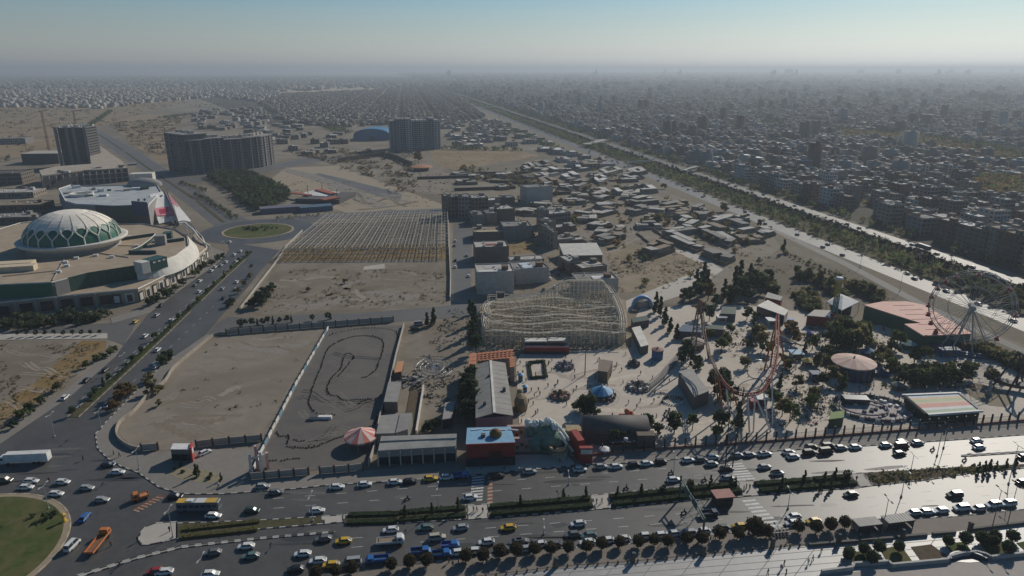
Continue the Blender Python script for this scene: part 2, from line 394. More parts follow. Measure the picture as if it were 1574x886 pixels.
 # south pavement with the shrub row and the paved square
SP=[(1760,756),(1574,784),(1456,796),(1314,800),(1200,813),(1080,824),(978,836),(800,849),(640,868),(560,880),(480,890),(380,903)]
slab('pavement',SP+[(380,930),(600,906),(720,891),(800,882),(856,874),(973,866),(1082,855),(1200,843),(1316,834),(1390,828),(1492,815),(1574,806),(1760,780)],.16,mat('pavement_brown',(.185,.155,.13),.8,col2=(.22,.19,.16),scale=.5,big=.4,bigscale=.08,bigcol=(.155,.13,.11)))
kerb('kerb',W2(SP[:-3]),h=.22)
slab('paved_square',[(600,906),(720,891),(800,882),(856,874),(973,866),(1082,855),(1200,843),(1316,834),(1390,828),(1492,815),(1574,806),(1760,780),(1760,1000),(500,1000)],.13,tilem)
b=MB()
for i in range(16):
 p,q=P(760+i*62,884-i*5.6),P(700+i*62,960-i*5)
 b.bar((p.x,p.y,.132),(q.x,q.y,.132),.18,.012)
for v in range(4):
 p,q=P(700,896+v*9),P(1500,826+v*11)
 b.bar((p.x,p.y,.1335),(q.x,q.y,.1335),.18,.012)
b.build('paving_joint',mat('joint',(.20,.19,.18),.8),kind='structure')
slab('lower_road',[(1255,886),(1310,880),(1450,866),(1574,852),(1760,830),(1760,1000),(1200,1000)],.14,mat('pink_paving',(.27,.235,.21),.7,col2=(.31,.275,.245),scale=.4))
# lawns of the square
LAWNS=[([(1301,849),(1327,849),(1347,864),(1317,871)],grassm),([(1352,845),(1385,840),(1402,864),(1368,871)],grassm),([(1400,842),(1431,838),(1456,856),(1416,864)],soilm),([(1452,837),(1482,834),(1494,849),(1464,853)],grassm),([(1505,835),(1535,827),(1553,851),(1522,857)],grassm),([(1562,836),(1600,828),(1620,846),(1580,852)],grassm)]
for px,m in LAWNS:island('lawn' if m is grassm else 'flower_bed',px,m,z=.24,k=False)
# painted crossings
def zebra(quad,n,z=.086,m=whitep,fr=.5):
 a,b_,c,d=W2(quad);b=MB()
 for i in range(n):
  t0,t1=i/n,(i+fr)/n
  b.add([(*(a.lerp(b_,t0)).xy,z),(*(a.lerp(b_,t1)).xy,z),(*(d.lerp(c,t1)).xy,z),(*(d.lerp(c,t0)).xy,z)],[(0,1,2,3)])
 bm_=b.build('crossing',m,kind='structure')
zebra([(745,732),(741,772),(722,774),(726,734)][:4],9)
zebra([(757,731),(757,774),(749,775),(750,732)],8,m=redp)
zebra([(757,733.5),(757,777),(749,778),(750,734.5)],8,m=mat('cream_road_paint',(.36,.30,.22),.7),fr=.45)
zebra([(255,763),(212,787),(203,784),(244,762)],7,m=redp)
zebra([(252,766),(209,790),(201,787),(241,764)],7,m=mat('cream_road_paint',(.36,.30,.22),.7),fr=.35)
zebra([(1140,712),(1163,739),(1133,741),(1118,714)],7)
zebra([(1160,768),(1205,812),(1178,815),(1140,770)],8)
# worn lane lines, tar patches and oil streaks
def lines(name,a,c,m,w=.16,on=3.0,off=6.0,z=.087):
 b=MB()
 for p,d in along(W2([a,c]),on+off):q=p+d*on;b.bar((p.x,p.y,z),(q.x,q.y,z),w,.01)
 b.build(name,m,kind='structure')
for a,c in(((420,767),(1110,714)),((420,782),(1110,728)),((540,828),(1130,784)),((540,842),(1130,797)),((1210,704),(1574,679)),((1210,718),(1574,690)),((1200,778),(1574,742)),((1200,792),(1574,757)),((170,620),(330,470)),((125,615),(320,440))):lines('lane_line',a,c,whitep)
patchm=[mat('tar_patch',(.035,.035,.036),.6,spec=.3),mat('worn_asphalt',(.115,.11,.105),.75,scale=.8,spec=.25),mat('oil_streak',(.045,.045,.045),.5,spec=.35)]
r=random.Random(17)
for k in range(70):
 u=r.uniform(60,1560);v=r.choice((r.uniform(725,760)-(u-700)*.055,r.uniform(800,840)-(u-700)*.06))if r.random()<.7 else r.uniform(700,830)
 if u>420 and v<712-(u-700)*.05:continue
 if u<420:v=r.uniform(690,750);u=r.uniform(20,250)
 p=P(u,v);a=math.atan2(-.0,1)+r.uniform(-.1,.1);L,w=r.uniform(3,22),r.uniform(.4,2.6);b=MB()
 n=9;e=[(L/2*math.cos(6.283*i/n)*r.uniform(.7,1.1),w/2*math.sin(6.283*i/n)*r.uniform(.7,1.1))for i in range(n)]
 b.add([(x,y,0)for x,y in e],[tuple(range(n))]);o=b.build('road_patch',patchm[k%3],loc=(p.x,p.y,.0815+.0006*(k%5)),rz=a+.06,kind='structure')
 # tyre tracks, stains and pale scrapes on the dirt lots
trk=[mat('track_pale',(.29,.25,.2),.95,spec=.1),mat('track_dark',(.20,.165,.125),.95,spec=.1),mat('track_grey',(.24,.215,.185),.95,spec=.1),mat('kart_streak',(.07,.064,.06),.9,spec=.15),mat('kart_pale',(.16,.145,.125),.9,spec=.1)]
def track(pts,m,w=.5,z=.066,pair=True):
 q=spline(W2(pts),6);b=MB()
 for off in((-.9,.9)if pair else(0,)):
  vs=[]
  for i,p in enumerate(q):
   d=(q[min(i+1,len(q)-1)]-q[max(i-1,0)]).normalized();n=Vector((-d.y,d.x,0));ww=w*r.uniform(.4,1.2)/2
   vs+=[(*(p+n*(off-ww)).xy,z),(*(p+n*(off+ww)).xy,z)]
  b.add(vs,[(2*i+1,2*i,2*i+2,2*i+3)for i in range(len(q)-1)])
 b.build('wheel_track',m,kind='structure')
def rand_tracks(poly,n,ms,wmin,wmax,pair,z0):
 xs,ys=[p[0]for p in poly],[p[1]for p in poly];k=0;g_=0
 while k<n and g_<4000:
  g_+=1;u,v=r.uniform(min(xs),max(xs)),r.uniform(min(ys),max(ys));du,dv=r.uniform(20,110)*r.choice((-1,1)),r.uniform(-22,22)
  pts=[(u,v),(u+du*.33,v+dv*.2+r.uniform(-5,5)),(u+du*.66,v+dv*.7+r.uniform(-5,5)),(u+du,v+dv)]
  if all(inside(p,poly)for p in pts):track(pts,r.choice(ms),r.uniform(wmin,wmax),z0+.0007*(k%7),pair);k+=1
SANDP=[(190,665),(210,637),(260,588),(335,522),(495,508),(392,680),(240,690)];VACP=[(395,480),(470,478),(688,467),(690,415),(430,415)]
rand_tracks(SANDP,26,trk[:3],.3,.9,True,.046);rand_tracks(SANDP,10,trk[:3],1.5,5,False,.052)
rand_tracks(VACP,24,trk[:3],.4,1.2,True,.036);rand_tracks(VACP,12,trk[:3],2,7,False,.042)
rand_tracks([(505,510),(615,505),(575,700),(415,700)],24,trk[3:],.4,1.6,True,.067)
rand_tracks([(740,330),(1000,300),(1180,360),(1120,430),(960,450),(740,440)],34,trk[:3],.8,3,False,.062)
rand_tracks([(430,262),(640,300),(680,315),(520,325),(440,300)],22,trk[:3],.8,3.5,True,.066)
rand_tracks([(0,240),(128,205),(190,180),(300,155),(0,160)],16,trk[:3],2,9,False,.062)
rand_tracks([(0,660),(100,595),(150,545),(0,530)],12,trk[:3],.4,1.5,True,.053)
rand_tracks([(800,560),(1040,560),(1250,600),(1250,660),(900,690),(805,680)],22,[mat('plaza_stain',(.36,.30,.24),.85),mat('plaza_pale',(.54,.47,.38),.85)],1,4,False,.122)
# ---------------------------------------------------------------- trees
rng=random.Random(11)
def leafmat(n,a,b):
 m=mat(n,a,.9,col2=b,scale=1.1,spec=.1)
 if 'leafy' not in m:
  m['leafy']=1;nt=m.node_tree;p=nt.nodes['Principled BSDF'];t=nt.nodes.new('ShaderNodeBsdfTranslucent');x=nt.nodes.new('ShaderNodeMixShader');x.inputs[0].default_value=.5
  nt.links.new(p.inputs['Base Color'].links[0].from_socket,t.inputs[0]);nt.links.new(p.outputs[0],x.inputs[1]);nt.links.new(t.outputs[0],x.inputs[2]);nt.links.new(x.outputs[0],nt.nodes['Material Output'].inputs['Surface'])
 return m
GREEN=[leafmat('leaf_green',(0.065,0.090,0.032),(0.102,0.131,0.049)),leafmat('leaf_green_light',(0.123,0.145,0.055),(0.160,0.174,0.072))]
DARKG=[leafmat('leaf_dark',(0.035,0.055,0.029),(0.061,0.084,0.043)),leafmat('leaf_dark_light',(0.072,0.096,0.049),(0.094,0.113,0.058))]
OLIVE=[leafmat('leaf_olive',(0.123,0.116,0.049),(0.174,0.157,0.070)),leafmat('leaf_olive_light',(0.203,0.174,0.080),(0.246,0.210,0.102))]
BROWN=[leafmat('leaf_brown',(0.123,0.080,0.041),(0.174,0.116,0.058)),leafmat('leaf_rust',(0.217,0.123,0.051),(0.246,0.160,0.072))]
barkm=mat('bark',(.075,.055,.04),.95,scale=4)
def crown_mesh(kind,ms,seed,n=620):
 r=random.Random(seed);b=MB();cl=[]
 if kind=='round':
  for k in range(13):
   a=r.uniform(0,6.28);q=r.uniform(.1,1)**.6*1.9;z=r.uniform(2.4,5.6)
   q*=1.15-abs(z-3.7)/3.4;cl.append((q*math.cos(a),q*math.sin(a),z,r.uniform(.7,1.15)))
 elif kind=='cone':
  for k in range(16):
   z=.9+7.2*(k/16);q=max(.1,1.35*(1-z/9.2))*r.uniform(.3,1.1);a=r.uniform(0,6.28)
   cl.append((q*math.cos(a),q*math.sin(a),z,max(.4,1.15*(1-z/10.5))))
 else:
  for k in range(16):
   a=r.uniform(0,6.28);q=r.uniform(.2,2.5);z=r.uniform(1.7,4.4)-q*.22
   cl.append((q*math.cos(a),q*math.sin(a),z,r.uniform(.55,1.0)))
 per=n//len(cl)
 for ci,(x,y,z,R)in enumerate(cl):
  b.mi=1 if r.random()<.38 else 0
  for i in range(per):
   t,ph=math.acos(r.uniform(-1,1)),r.uniform(0,6.28);q=R*r.uniform(.55,1.05)
   c=Vector((x+q*math.sin(t)*math.cos(ph),y+q*math.sin(t)*math.sin(ph),z+q*math.cos(t)*.85))
   d=Vector((r.uniform(-1,1),r.uniform(-1,1),r.uniform(-.6,1))).normalized();e=d.orthogonal().normalized();s=r.uniform(.26,.5)
   f=d.cross(e)
   b.add([c+e*s,c+f*s*.8,c-e*s*.9,c-f*s*.8],[(0,1,2,3)])
 return b.mesh('crown',ms)
def trunk_mesh(kind,seed):
 r=random.Random(seed);b=MB();H_={'round':3.6,'cone':7.5,'spread':2.0}[kind]
 b.tube([(0,0,0),(.05,.03,H_*.5),(0,.02,H_)],.19,6,r2=.08)
 if kind!='cone':
  for k in range(5):
   a=k*1.26+r.uniform(-.3,.3);L=r.uniform(1.0,1.7)
   b.tube([(0,0,H_*r.uniform(.55,.85)),(L*math.cos(a),L*math.sin(a),H_+r.uniform(.3,1.4))],.08,5,r2=.03)
 return b.mesh('trunk',barkm)
TREES={}
for kind,key,ms in(('round','green',GREEN),('round','olive',OLIVE),('round','brown',BROWN),('cone','dark',DARKG),('spread','dark',DARKG),('spread','olive',OLIVE),('spread','green',GREEN),('round','dark',DARKG),('spread','brown',BROWN)):
 TREES[kind,key]=[(crown_mesh(kind,ms,5*i+len(TREES)*31),trunk_mesh(kind,i))for i in range(3)]
TNAME={'cone':'conifer_tree','round':'broadleaf_tree','spread':'bushy_tree'}
def tree(x,y,kind,key,s,label,group=None,z=0.0,sz=None):
 cm,tm=rng.choice(TREES.get((kind,key))or TREES['round',key])
 t=thing(TNAME[kind],label,'tree',(x,y,z),rng.uniform(0,6.28),group)
 t.scale=(s,s,sz or s*rng.uniform(.9,1.12))
 link('trunk',tm,t);link('crown',cm,t);return t
def tree_mass(name,pts,mats_,hmin=3.5,hmax=7.0,rad=2.2,n=16,seed=3):
 """many crowns far away that read as one mass: leaf clumps spread through each crown's volume"""
 r=np.random.default_rng(seed);N=len(pts)
 if N==0:return
 P_=np.array([(p[0],p[1])for p in pts]);hh=r.uniform(hmin,hmax,N);rr=rad*hh/hmax*r.uniform(.8,1.25,N)
 d=r.normal(size=(N,n,3));d/=np.linalg.norm(d,axis=2,keepdims=True);d*=r.uniform(.5,1,(N,n,1))
 c=np.empty((N,n,3));c[...,0]=P_[:,None,0]+d[...,0]*rr[:,None];c[...,1]=P_[:,None,1]+d[...,1]*rr[:,None]
 c[...,2]=hh[:,None]*(.56+.42*d[...,2])
 tri3=r.normal(size=(N,n,3,3))*(rr[:,None,None,None]*.42)+c[:,:,None,:]
 tri3[...,2]=np.maximum(tri3[...,2],.05)
 v=tri3.reshape(-1,3);me=bpy.data.meshes.new(name);nf=N*n
 me.vertices.add(len(v));me.vertices.foreach_set('co',v.ravel());me.loops.add(len(v));me.loops.foreach_set('vertex_index',np.arange(len(v)))
 me.polygons.add(nf);me.polygons.foreach_set('loop_start',np.arange(nf)*3)
 for m_ in mats_:me.materials.append(m_)
 me.polygons.foreach_set('material_index',np.repeat(r.integers(0,len(mats_),N),n));me.update()
 return link(name,me,kind='stuff')
 # ---------------------------------------------------------------- flat-roofed houses
WALLS=[mat('wall_brown',(.17,.142,.117),.9,scale=.4),mat('wall_grey',(.23,.22,.205),.9,scale=.4),mat('wall_cream',(.26,.222,.18),.9,scale=.4),mat('wall_pale',(.42,.40,.37),.9,scale=.4),mat('wall_brick',(.16,.10,.075),.9,scale=.4),mat('wall_mud',(.17,.138,.10),.95,scale=.4)]
WNAME=['brown','grey','cream','pale','brick-red','mud-coloured']
ROOFS=[mat('roof_grey',(.24,.225,.205),.9,scale=.3,big=.4,bigscale=.1),mat('roof_pale',(.42,.395,.36),.85,scale=.3,big=.4,bigscale=.1),mat('roof_brown',(.24,.185,.135),.9,scale=.3,big=.4,bigscale=.1),mat('roof_white',(.62,.60,.57),.8,scale=.3,big=.3,bigscale=.1),mat('roof_dark',(.10,.09,.085),.9,scale=.3)]
glassm=mat('window_glass',(.03,.036,.045),.25,spec=.5)
metalm=mat('galvanised',(.40,.41,.42),.45,metal=.6)
tankw=mat('tank_white',(.6,.6,.58),.6)
def house_meshes(w,d,h,storeys,seed,win=True,parapet=.7):
 """local origin at the centre of the base; front faces -y"""
 r=random.Random(seed);out={}
 b=MB();b.box((0,0,0),(w,d,h-.02),bottom=False)
 for x,y,a,c in((0,-d/2+.12,w,.24),(0,d/2-.12,w,.24),(-w/2+.12,0,.24,d-.48),(w/2-.12,0,.24,d-.48)):b.box((x,y,h-.02),(a,c,parapet),bottom=False)
 for k in range(1,storeys):b.box((0,-d/2-.02,h*k/storeys-.12),(w+.03,.16,.22))
 out['wall']=b
 b=MB();b.box((0,0,h-.02),(w-.5,d-.5,.08),bottom=False)
 for i in range(r.randint(1,3)):
  a,c=r.uniform(.2,.45)*w,r.uniform(.2,.45)*d
  b.box((r.uniform(-.25,.25)*w,r.uniform(-.25,.25)*d,h+.06+.01*i),(a,c,.1+.04*i),bottom=False)
 out['roof']=b
 b=MB();hx,hy=r.choice((-1,1))*w*.27,r.choice((-1,1))*d*.22
 b.box((hx,hy,h+.06),(min(3.4,w*.34),min(4,d*.3),2.5),bottom=False);b.box((hx,hy,h+2.56),(min(3.4,w*.34)+.3,min(4,d*.3)+.3,.14))
 out['stair_hut']=b
 b=MB()
 for i in range(r.randint(2,5)):
  x,y=r.uniform(-.4,.4)*w,r.uniform(-.4,.4)*d
  if r.random()<.5:b.box((x,y,h+.06),(1.1,1.0,.95))
  else:b.lathe((x,y,h+.06),[(.55,0),(.55,1.2),(.3,1.45),(.01,1.5)],8)
 out['rooftop_cooler']=b
 if win:
  b=MB();fh=h/storeys
  for k in range(storeys):
   n=max(2,int(w/2.8))
   for i in range(n):
    if r.random()<.12:continue
    x=-w/2+(i+.5)*w/n;b.box((x,-d/2-.01,k*fh+fh*.3),(w/n*r.choice((.5,.62,.72)),.1,fh*.5))
   n=max(2,int(d/4))
   for sx in(-1,1):
    for i in range(n):b.box((sx*(w/2+.01),-d/2+(i+.5)*d/n,k*fh+fh*.35),(.1,d/n*.4,fh*.42))
  out['window']=b
 return out
def place_house(name,hm_,wi,ri,x,y,rz,label,cat='house',group=None,cache=None,sc=None):
 t=thing(name,label,cat,(x,y,0),rz,group)
 for k,b in hm_.items():
  ms={'wall':WALLS[wi],'roof':ROOFS[ri],'stair_hut':WALLS[(wi+1)%6],'rooftop_cooler':tankw,'window':glassm}[k]
  key=(k,ms.name)
  if cache is not None:
   if key not in cache:cache[key]=b.mesh(k,ms)
   me=cache[key]
  else:me=b.mesh(k,ms)
  link(k,me,t,kind='stuff' if k in('window','rooftop_cooler')else None)
 if sc:t.scale=sc
 return t
VAR=[]
for i in range(22):
 r=random.Random(100+i);st=r.choice((2,3,3,4,4,5,6));w,d=r.uniform(9,16),r.uniform(12,17)
 VAR.append((w,d,st*3.2,st,house_meshes(w,d,st*3.2,st,i),{}))
 # candidate lots of the city beyond the expressway
ang=math.atan2(exd.y,exd.x)-math.pi/2
cand=[];oo=exoff(333.5)+9
BIGTREE=[W2([(1280,218),(1330,214),(1400,226),(1480,240),(1574,252),(1640,270),(1640,250),(1500,225),(1380,210),(1300,205)]),W2([(1480,300),(1640,330),(1640,285),(1500,275)])]
LANE=W2([(1370,297),(1378,298),(1422,268),(1414,265)])
HALL=W2([(1385,283),(1400,300),(1485,312),(1470,290)])
n_=0;o=oo
while o<4300:
 for side in(0,1):
  t=-420.0
  while t<5200+o*.5:
   big=max(1.0,(o+max(t,0))/2300);w=rng.uniform(9,16)*big
   if(t+200+40*(n_//5))%310<22:t+=22;continue
   c=ex0+exn*(o+(8.5 if side==0 else 25.5))+exd*(t+w/2);t+=w+(rng.uniform(0,.6)if rng.random()<.8 else 0)
   if rng.random()<.12:t+=rng.choice((11,11,24))
   q=proj(c.x,c.y)
   if q and-40<q[0]<1640 and 95<q[1]<470 and rng.random()<(.9 if n_==0 else .87):
    if not any(inside(c,z_)for z_ in BIGTREE)and not inside(c,LANE)and not inside(c,HALL):cand.append((q[2],c,side,n_,w))
 o+=34+(11 if n_%3 else 15);n_+=1
 if o>1500:o+=(o-1500)*.03
cand.sort(key=lambda k:-k[0])
near,far=sorted(cand[:150],key=lambda k:(k[1]-ex0).dot(exd)),cand[150:];rowc={}
for s_,c,side,row,w in near:
 vi=rng.randrange(22);V=VAR[vi];wi=rng.choice((0,0,1,1,2,2,3,4));ri=rng.choice((0,1,1,2,3))
 if row==0 and V[3]<4:V=VAR[[k for k in range(22)if VAR[k][3]>=4][vi%6]]
 rk=2*row+side;rowc[rk]=rowc.get(rk,0)+1;lb='%s %s-storey flat-roofed house, %s along the %s row beyond the expressway'%(WNAME[wi],'zero one two three four five six'.split()[V[3]],nth(rowc[rk]-1),nth(rk))
 place_house('city_house',V[4],wi,ri,c.x,c.y,ang+(0 if side==0 else math.pi),lb,'house','flat-roofed houses of the city beyond the expressway',V[5],(w/V[0],1,1))
def box_mass(name,rows,mats_,seed=1):
 """rows: x, y, w, d, h, rot, wall material, roof material -> one mesh of far houses, each with its stair hut on the roof"""
 r=np.random.default_rng(seed);A=np.array(rows,float);n=len(A)
 hut=A.copy();ox,oy=r.uniform(-.28,.28,n)*A[:,2],r.uniform(-.28,.28,n)*A[:,3]
 ca,sa=np.cos(A[:,5]),np.sin(A[:,5]);hut[:,0]+=ox*ca-oy*sa;hut[:,1]+=ox*sa+oy*ca
 hut[:,2]*=r.uniform(.2,.5,n);hut[:,3]*=r.uniform(.2,.45,n);hut[:,4]+=r.uniform(1.2,3.0,n)*np.maximum(1,A[:,2]/16)
 hut[:,7]=r.integers(6,len(mats_),n)
 A=np.vstack([A,hut]);n=len(A)
 ux=np.array([-.5,.5,.5,-.5]*2);uy=np.array([-.5,-.5,.5,.5]*2);uz=np.array([0.]*4+[1.]*4)
 ca,sa=np.cos(A[:,5])[:,None],np.sin(A[:,5])[:,None];X,Y=ux*A[:,2:3],uy*A[:,3:4]
 v=np.stack([A[:,0:1]+X*ca-Y*sa,A[:,1:2]+X*sa+Y*ca,uz*A[:,4:5]+np.zeros_like(X)],2)
 fc=np.array([(4,5,6,7),(0,1,5,4),(1,2,6,5),(2,3,7,6),(3,0,4,7)])
 f=fc[None]+(np.arange(n)*8)[:,None,None]
 mi=np.repeat(A[:,6:7],5,1);mi[:,0]=A[:,7]
 me=bpy.data.meshes.new(name);me.vertices.add(n*8);me.vertices.foreach_set('co',v.ravel())
 me.loops.add(n*20);me.loops.foreach_set('vertex_index',f.ravel());me.polygons.add(n*5)
 me.polygons.foreach_set('loop_start',np.arange(n*5)*4)
 for m_ in mats_:me.materials.append(m_)
 me.polygons.foreach_set('material_index',mi.ravel().astype(np.int32));me.update();me.validate()
 return link(name,me,kind='stuff')
MM=WALLS[:2]+[mat('far_wall_dun',(.21,.18,.145),.9),mat('far_wall_light',(.36,.33,.29),.9)]+WALLS[4:]+[mat('far_roof_grey',(.21,.195,.175),.9),ROOFS[1],mat('far_roof_brown',(.17,.135,.105),.9),ROOFS[3],ROOFS[4]]
rows=[]
for s_,c,side,row,w in far:
 st=rng.choice((2,2,3,3,3,4,4,5));k=max(1.0,w/14)
 if rng.random()<.02:st=rng.randint(7,11)
 if rng.random()<.2:st=1
 rows.append((c.x,c.y,w,14.5*min(k,2.0),st*3.2,ang,rng.choice((0,0,0,1,1,2,3,4,5)),rng.choice((6,6,7,7,8,8,8,9,10,10))))
for k in range(15000):
 t,q=rng.uniform(3200,19000),rng.uniform(0,1);o=oo+q*(t*1.5+3000)
 c=ex0+exn*o+exd*t;pq=proj(c.x,c.y)
 if not pq or not-30<pq[0]<1620 or(o<4300 and t<5200+o*.5):continue
 k_=(c.length/4200);h_=rng.choice((6,9,9,12,12,15,18,22))*min(1.6,max(1,k_**.5))
 rows.append((c.x,c.y,rng.uniform(14,40)*k_,rng.uniform(14,30)*k_,h_,ang+rng.uniform(-.3,.3),rng.choice((0,0,1,2,2,3)),rng.choice((6,6,7,8,8,9,10,10))))
box_mass('far_city_houses',rows,MM,1)
print('far city boxes',len(rows),'near',len(near),'cand',len(cand))
# towers far off on the skyline
for i,(u,w)in enumerate(((1020,30),(1044,22),(1188,26),(1212,40),(1222,24),(1322,34),(1380,20),(1440,30),(1458,36),(1486,24),(1552,30),(915,26),(690,24))):
 p=P(u,117+(i*37%5));k=p.length/9000
 b=MB();b.box((0,0,0),(w*2.2*k,40,60+50*k*((i*53%10)/10)),bottom=False);b.box((w*.4*k,0,60),(w*.8*k,30,34+20*k),bottom=False)
 o_=b.build('tower_block',WALLS[1]);o_.location=p
 tag(o_,'hazy tower block standing on the far skyline of the city','tower','tower blocks on the hazy skyline')
 # trees of the city, the tree park and dark tree belts
pts=[]
for s_,c,side,row,w in cand:
 for q_ in range(rng.choice((0,1,2,3)if s_>.5 else(0,1,1,2))):pts.append(c-exn*(13 if side==0 else-13)*rng.choice((1,1,.2))+exd*rng.uniform(-9,9)+exn*rng.uniform(-3,3))
tree_mass('city_trees',pts,DARKG+OLIVE+BROWN[:1],4,9.5,3.4,12)
pts=[]
for z_ in BIGTREE:
 xs,ys=[p.x for p in z_],[p.y for p in z_]
 for k in range(2600):
  p=(rng.uniform(min(xs),max(xs)),rng.uniform(min(ys),max(ys)))
  if inside(p,z_):pts.append(p)
tree_mass('tree_park',pts,OLIVE+BROWN+GREEN[:1],5,10,4.2,18,5)
pts=[]
belt=[P(1130,192),P(1250,200),P(1380,207),P(1480,225),P(1600,250)]
for p,d in along(belt,6):
 for k in range(5):pts.append((p.x+rng.uniform(-14,14),p.y+rng.uniform(-28,28)))
tree_mass('tree_belt',pts,DARKG,8,13,5,18,6)
sheet('pale_lane',[(1368,299),(1378,300),(1424,268),(1414,265)],.06,concm)
a_,b_=P(1397,297),P(1472,309);th=math.atan2(b_.y-a_.y,b_.x-a_.x);L_=(b_-a_).length
t=thing('long_hall','long low hall with a bright white flat roof among dark city trees','hall',(a_+b_)/2+Vector((0,9,0)),th)
b=MB();b.box((0,0,0),(L_,16,7),bottom=False);b.build('wall',WALLS[1],t)
b=MB();b.box((0,0,7),(L_+.6,16.6,.4));b.build('roof',ROOFS[3],t)
b=MB()
for k in range(9):b.box((-L_/2+(k+.5)*L_/9,1,7.4),(1.6,3,1.2))
b.build('roof_vent',metalm,t,kind='stuff')
# trees of the green strip and of the verge beyond the channel
mass=[];k=0
for row,v in enumerate((379,374,369,365)):
 for p,d in along(exline(exoff(v),-260,5200),8.0,row*2.3):
  p=p+Vector((rng.uniform(-2,2),rng.uniform(-2,2),0));q=proj(p.x,p.y)
  if rng.random()<.12 or not q or q[0]>1600:continue
  if q[2]>2.55 and row<3:
   key=('spread','olive')if rng.random()<.25 else(('spread','green')if rng.random()<.6 else('round','olive'))
   kd={'olive':'olive','green':'green'}[key[1]]
   tree(p.x,p.y,*key,rng.uniform(1.1,1.6),'%s %s tree on the green strip beside the expressway'%(kd,'bushy' if key[0]=='spread' else 'round-crowned'),'trees along the expressway')
   k+=1
  else:mass.append(p)
print('strip trees',k)
for v in(336,333):
 for p,d in along(exline(exoff(v),-260,3000),8.5):
  if rng.random()<.55:mass.append(p+Vector((rng.uniform(-3,3),rng.uniform(-2,2),0)))
tree_mass('expressway_trees',mass,OLIVE[:1]+GREEN+DARKG[:1],4,7,3.2,22,8)
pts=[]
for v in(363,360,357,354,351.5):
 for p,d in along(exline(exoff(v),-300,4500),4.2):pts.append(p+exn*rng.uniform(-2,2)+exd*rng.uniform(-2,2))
tree_mass('channel_shade_clumps',pts,[mat('channel_shade',(.008,.012,.008),.95,spec=.05),mat('channel_shade2',(.013,.018,.012),.95,spec=.05)],1.8,3.0,2.2,14,9)  # clumps added to darken the strip; the sunken channel's shade is their near-black colour
# footbridges over the expressway
def bridge(u1,v1,u2,v2,label,w=5.0,z=5.2):
 a,b2=P(u1,v1,z),P(u2,v2,z);t=thing('footbridge',label,'bridge',((a+b2)/2).xy.to_3d());m_=Vector(((a+b2)/2).xy.to_3d())
 b=MB();b.bar(a-m_,b2-m_,w,.6);b.build('deck',concm,t)
 for sgn in(-1,1):
  d=(b2-a).normalized();nn=Vector((-d.y,d.x,0))*(w/2-.1)*sgn
  b=MB();b.bar(a-m_+nn+Vector((0,0,.9)),b2-m_+nn+Vector((0,0,.9)),.12,1.0);b.build('railing',metalm,t)
 for k in(.04,.5,.96):
  p=a.lerp(b2,k)-m_;b=MB();b.box((p.x,p.y,0),(1,1,z-.3));b.build('pier',concm,t)
bridge(964,250,1000,248,'short pale footbridge over the dark channel nearer the village')
bridge(902,222,932,215,'pale road bridge with broad deck crossing the expressway by the bend',14)
bridge(705,165,775,165,'long hazy flyover crossing the expressway far ahead',12,7)
bridge(1052,262,1074,256,'small pale footbridge ending at the city side of the channel',7)
# ---------------------------------------------------------------- brown town ahead, white town at the far left
def scatter(poly_px,step,seed,jit=.3,rot=0.0,keep=.85):
 r=random.Random(seed);z_=W2(poly_px);xs,ys=[p.x for p in z_],[p.y for p in z_];out=[]
 c,s_=math.cos(rot),math.sin(rot);cx,cy=sum(xs)/len(xs),sum(ys)/len(ys);R=max(max(xs)-min(xs),max(ys)-min(ys))*.75
 k=int(R/step)+1
 for i in range(-k,k):
  for j in range(-k,k):
   if r.random()>keep or i%7==0 or j%4==0:continue
   X,Y=(i+r.uniform(-jit,jit))*step,(j+r.uniform(-jit,jit)*.5)*step
   p=(cx+X*c-Y*s_,cy+X*s_+Y*c)
   if inside(p,z_):out.append(p)
 return out
rows=[]
for x,y in scatter([(440,190),(520,197),(600,192),(690,192),(745,182),(700,146),(660,132),(560,140),(430,146),(400,160)],13,1,rot=.15):rows.append((x,y,rng.uniform(9,15),rng.uniform(9,14),rng.choice((4,6,7,9)),.15,rng.choice((4,4,0,0,5,2)),rng.choice((6,8,8,7,10,10,9))))
for x,y in scatter([(-20,165),(150,168),(235,158),(330,150),(420,160),(430,142),(330,134),(-20,140)],17,2,rot=-.1,keep=.5):rows.append((x,y,rng.uniform(10,18),rng.uniform(10,16),rng.choice((5,8,10,12)),-.1,rng.choice((1,2,3,3,0)),rng.choice((6,7,7,9,8))))
for x,y in scatter([(-40,140),(330,134),(420,142),(690,132),(690,122),(560,118),(-40,117)],46,3,rot=-.1,keep=.34):rows.append((x,y,rng.uniform(25,55),rng.uniform(20,50),rng.choice((6,8,10,12)),-.1,rng.choice((1,2,0,0)),rng.choice((6,7,8,10))))
for x,y in scatter([(600,190),(760,186),(790,205),(740,226),(690,225),(690,200)],15,4,keep=.55):rows.append((x,y,rng.uniform(9,20),rng.uniform(9,14),rng.choice((4,5,7)),.1,rng.choice((0,1,2,5)),rng.choice((6,7,8,9))))
box_mass('far_town_houses',rows,MM,2);print('town',len(rows))
pts=scatter([(430,196),(520,200),(745,185),(690,132),(430,146)],24,7,keep=.35)+scatter([(300,170),(440,190),(430,145),(260,160)],26,8,keep=.3)
tree_mass('town_trees',pts,DARKG+OLIVE[:1],4,8,3,12,12)
pts=[]
for a,b2,w in(((470,178),(530,206),16),((684,230),(800,232),10),((760,190),(860,232),8),((170,172),(136,196),5),((250,182),(300,176),9)):
 for p,d in along([P(*a),P(*b2)],5):
  for k in range(3):pts.append((p.x+rng.uniform(-w,w),p.y+rng.uniform(-w,w)))
tree_mass('tree_rows',pts,DARKG+GREEN,4,7,2.8,18,13)
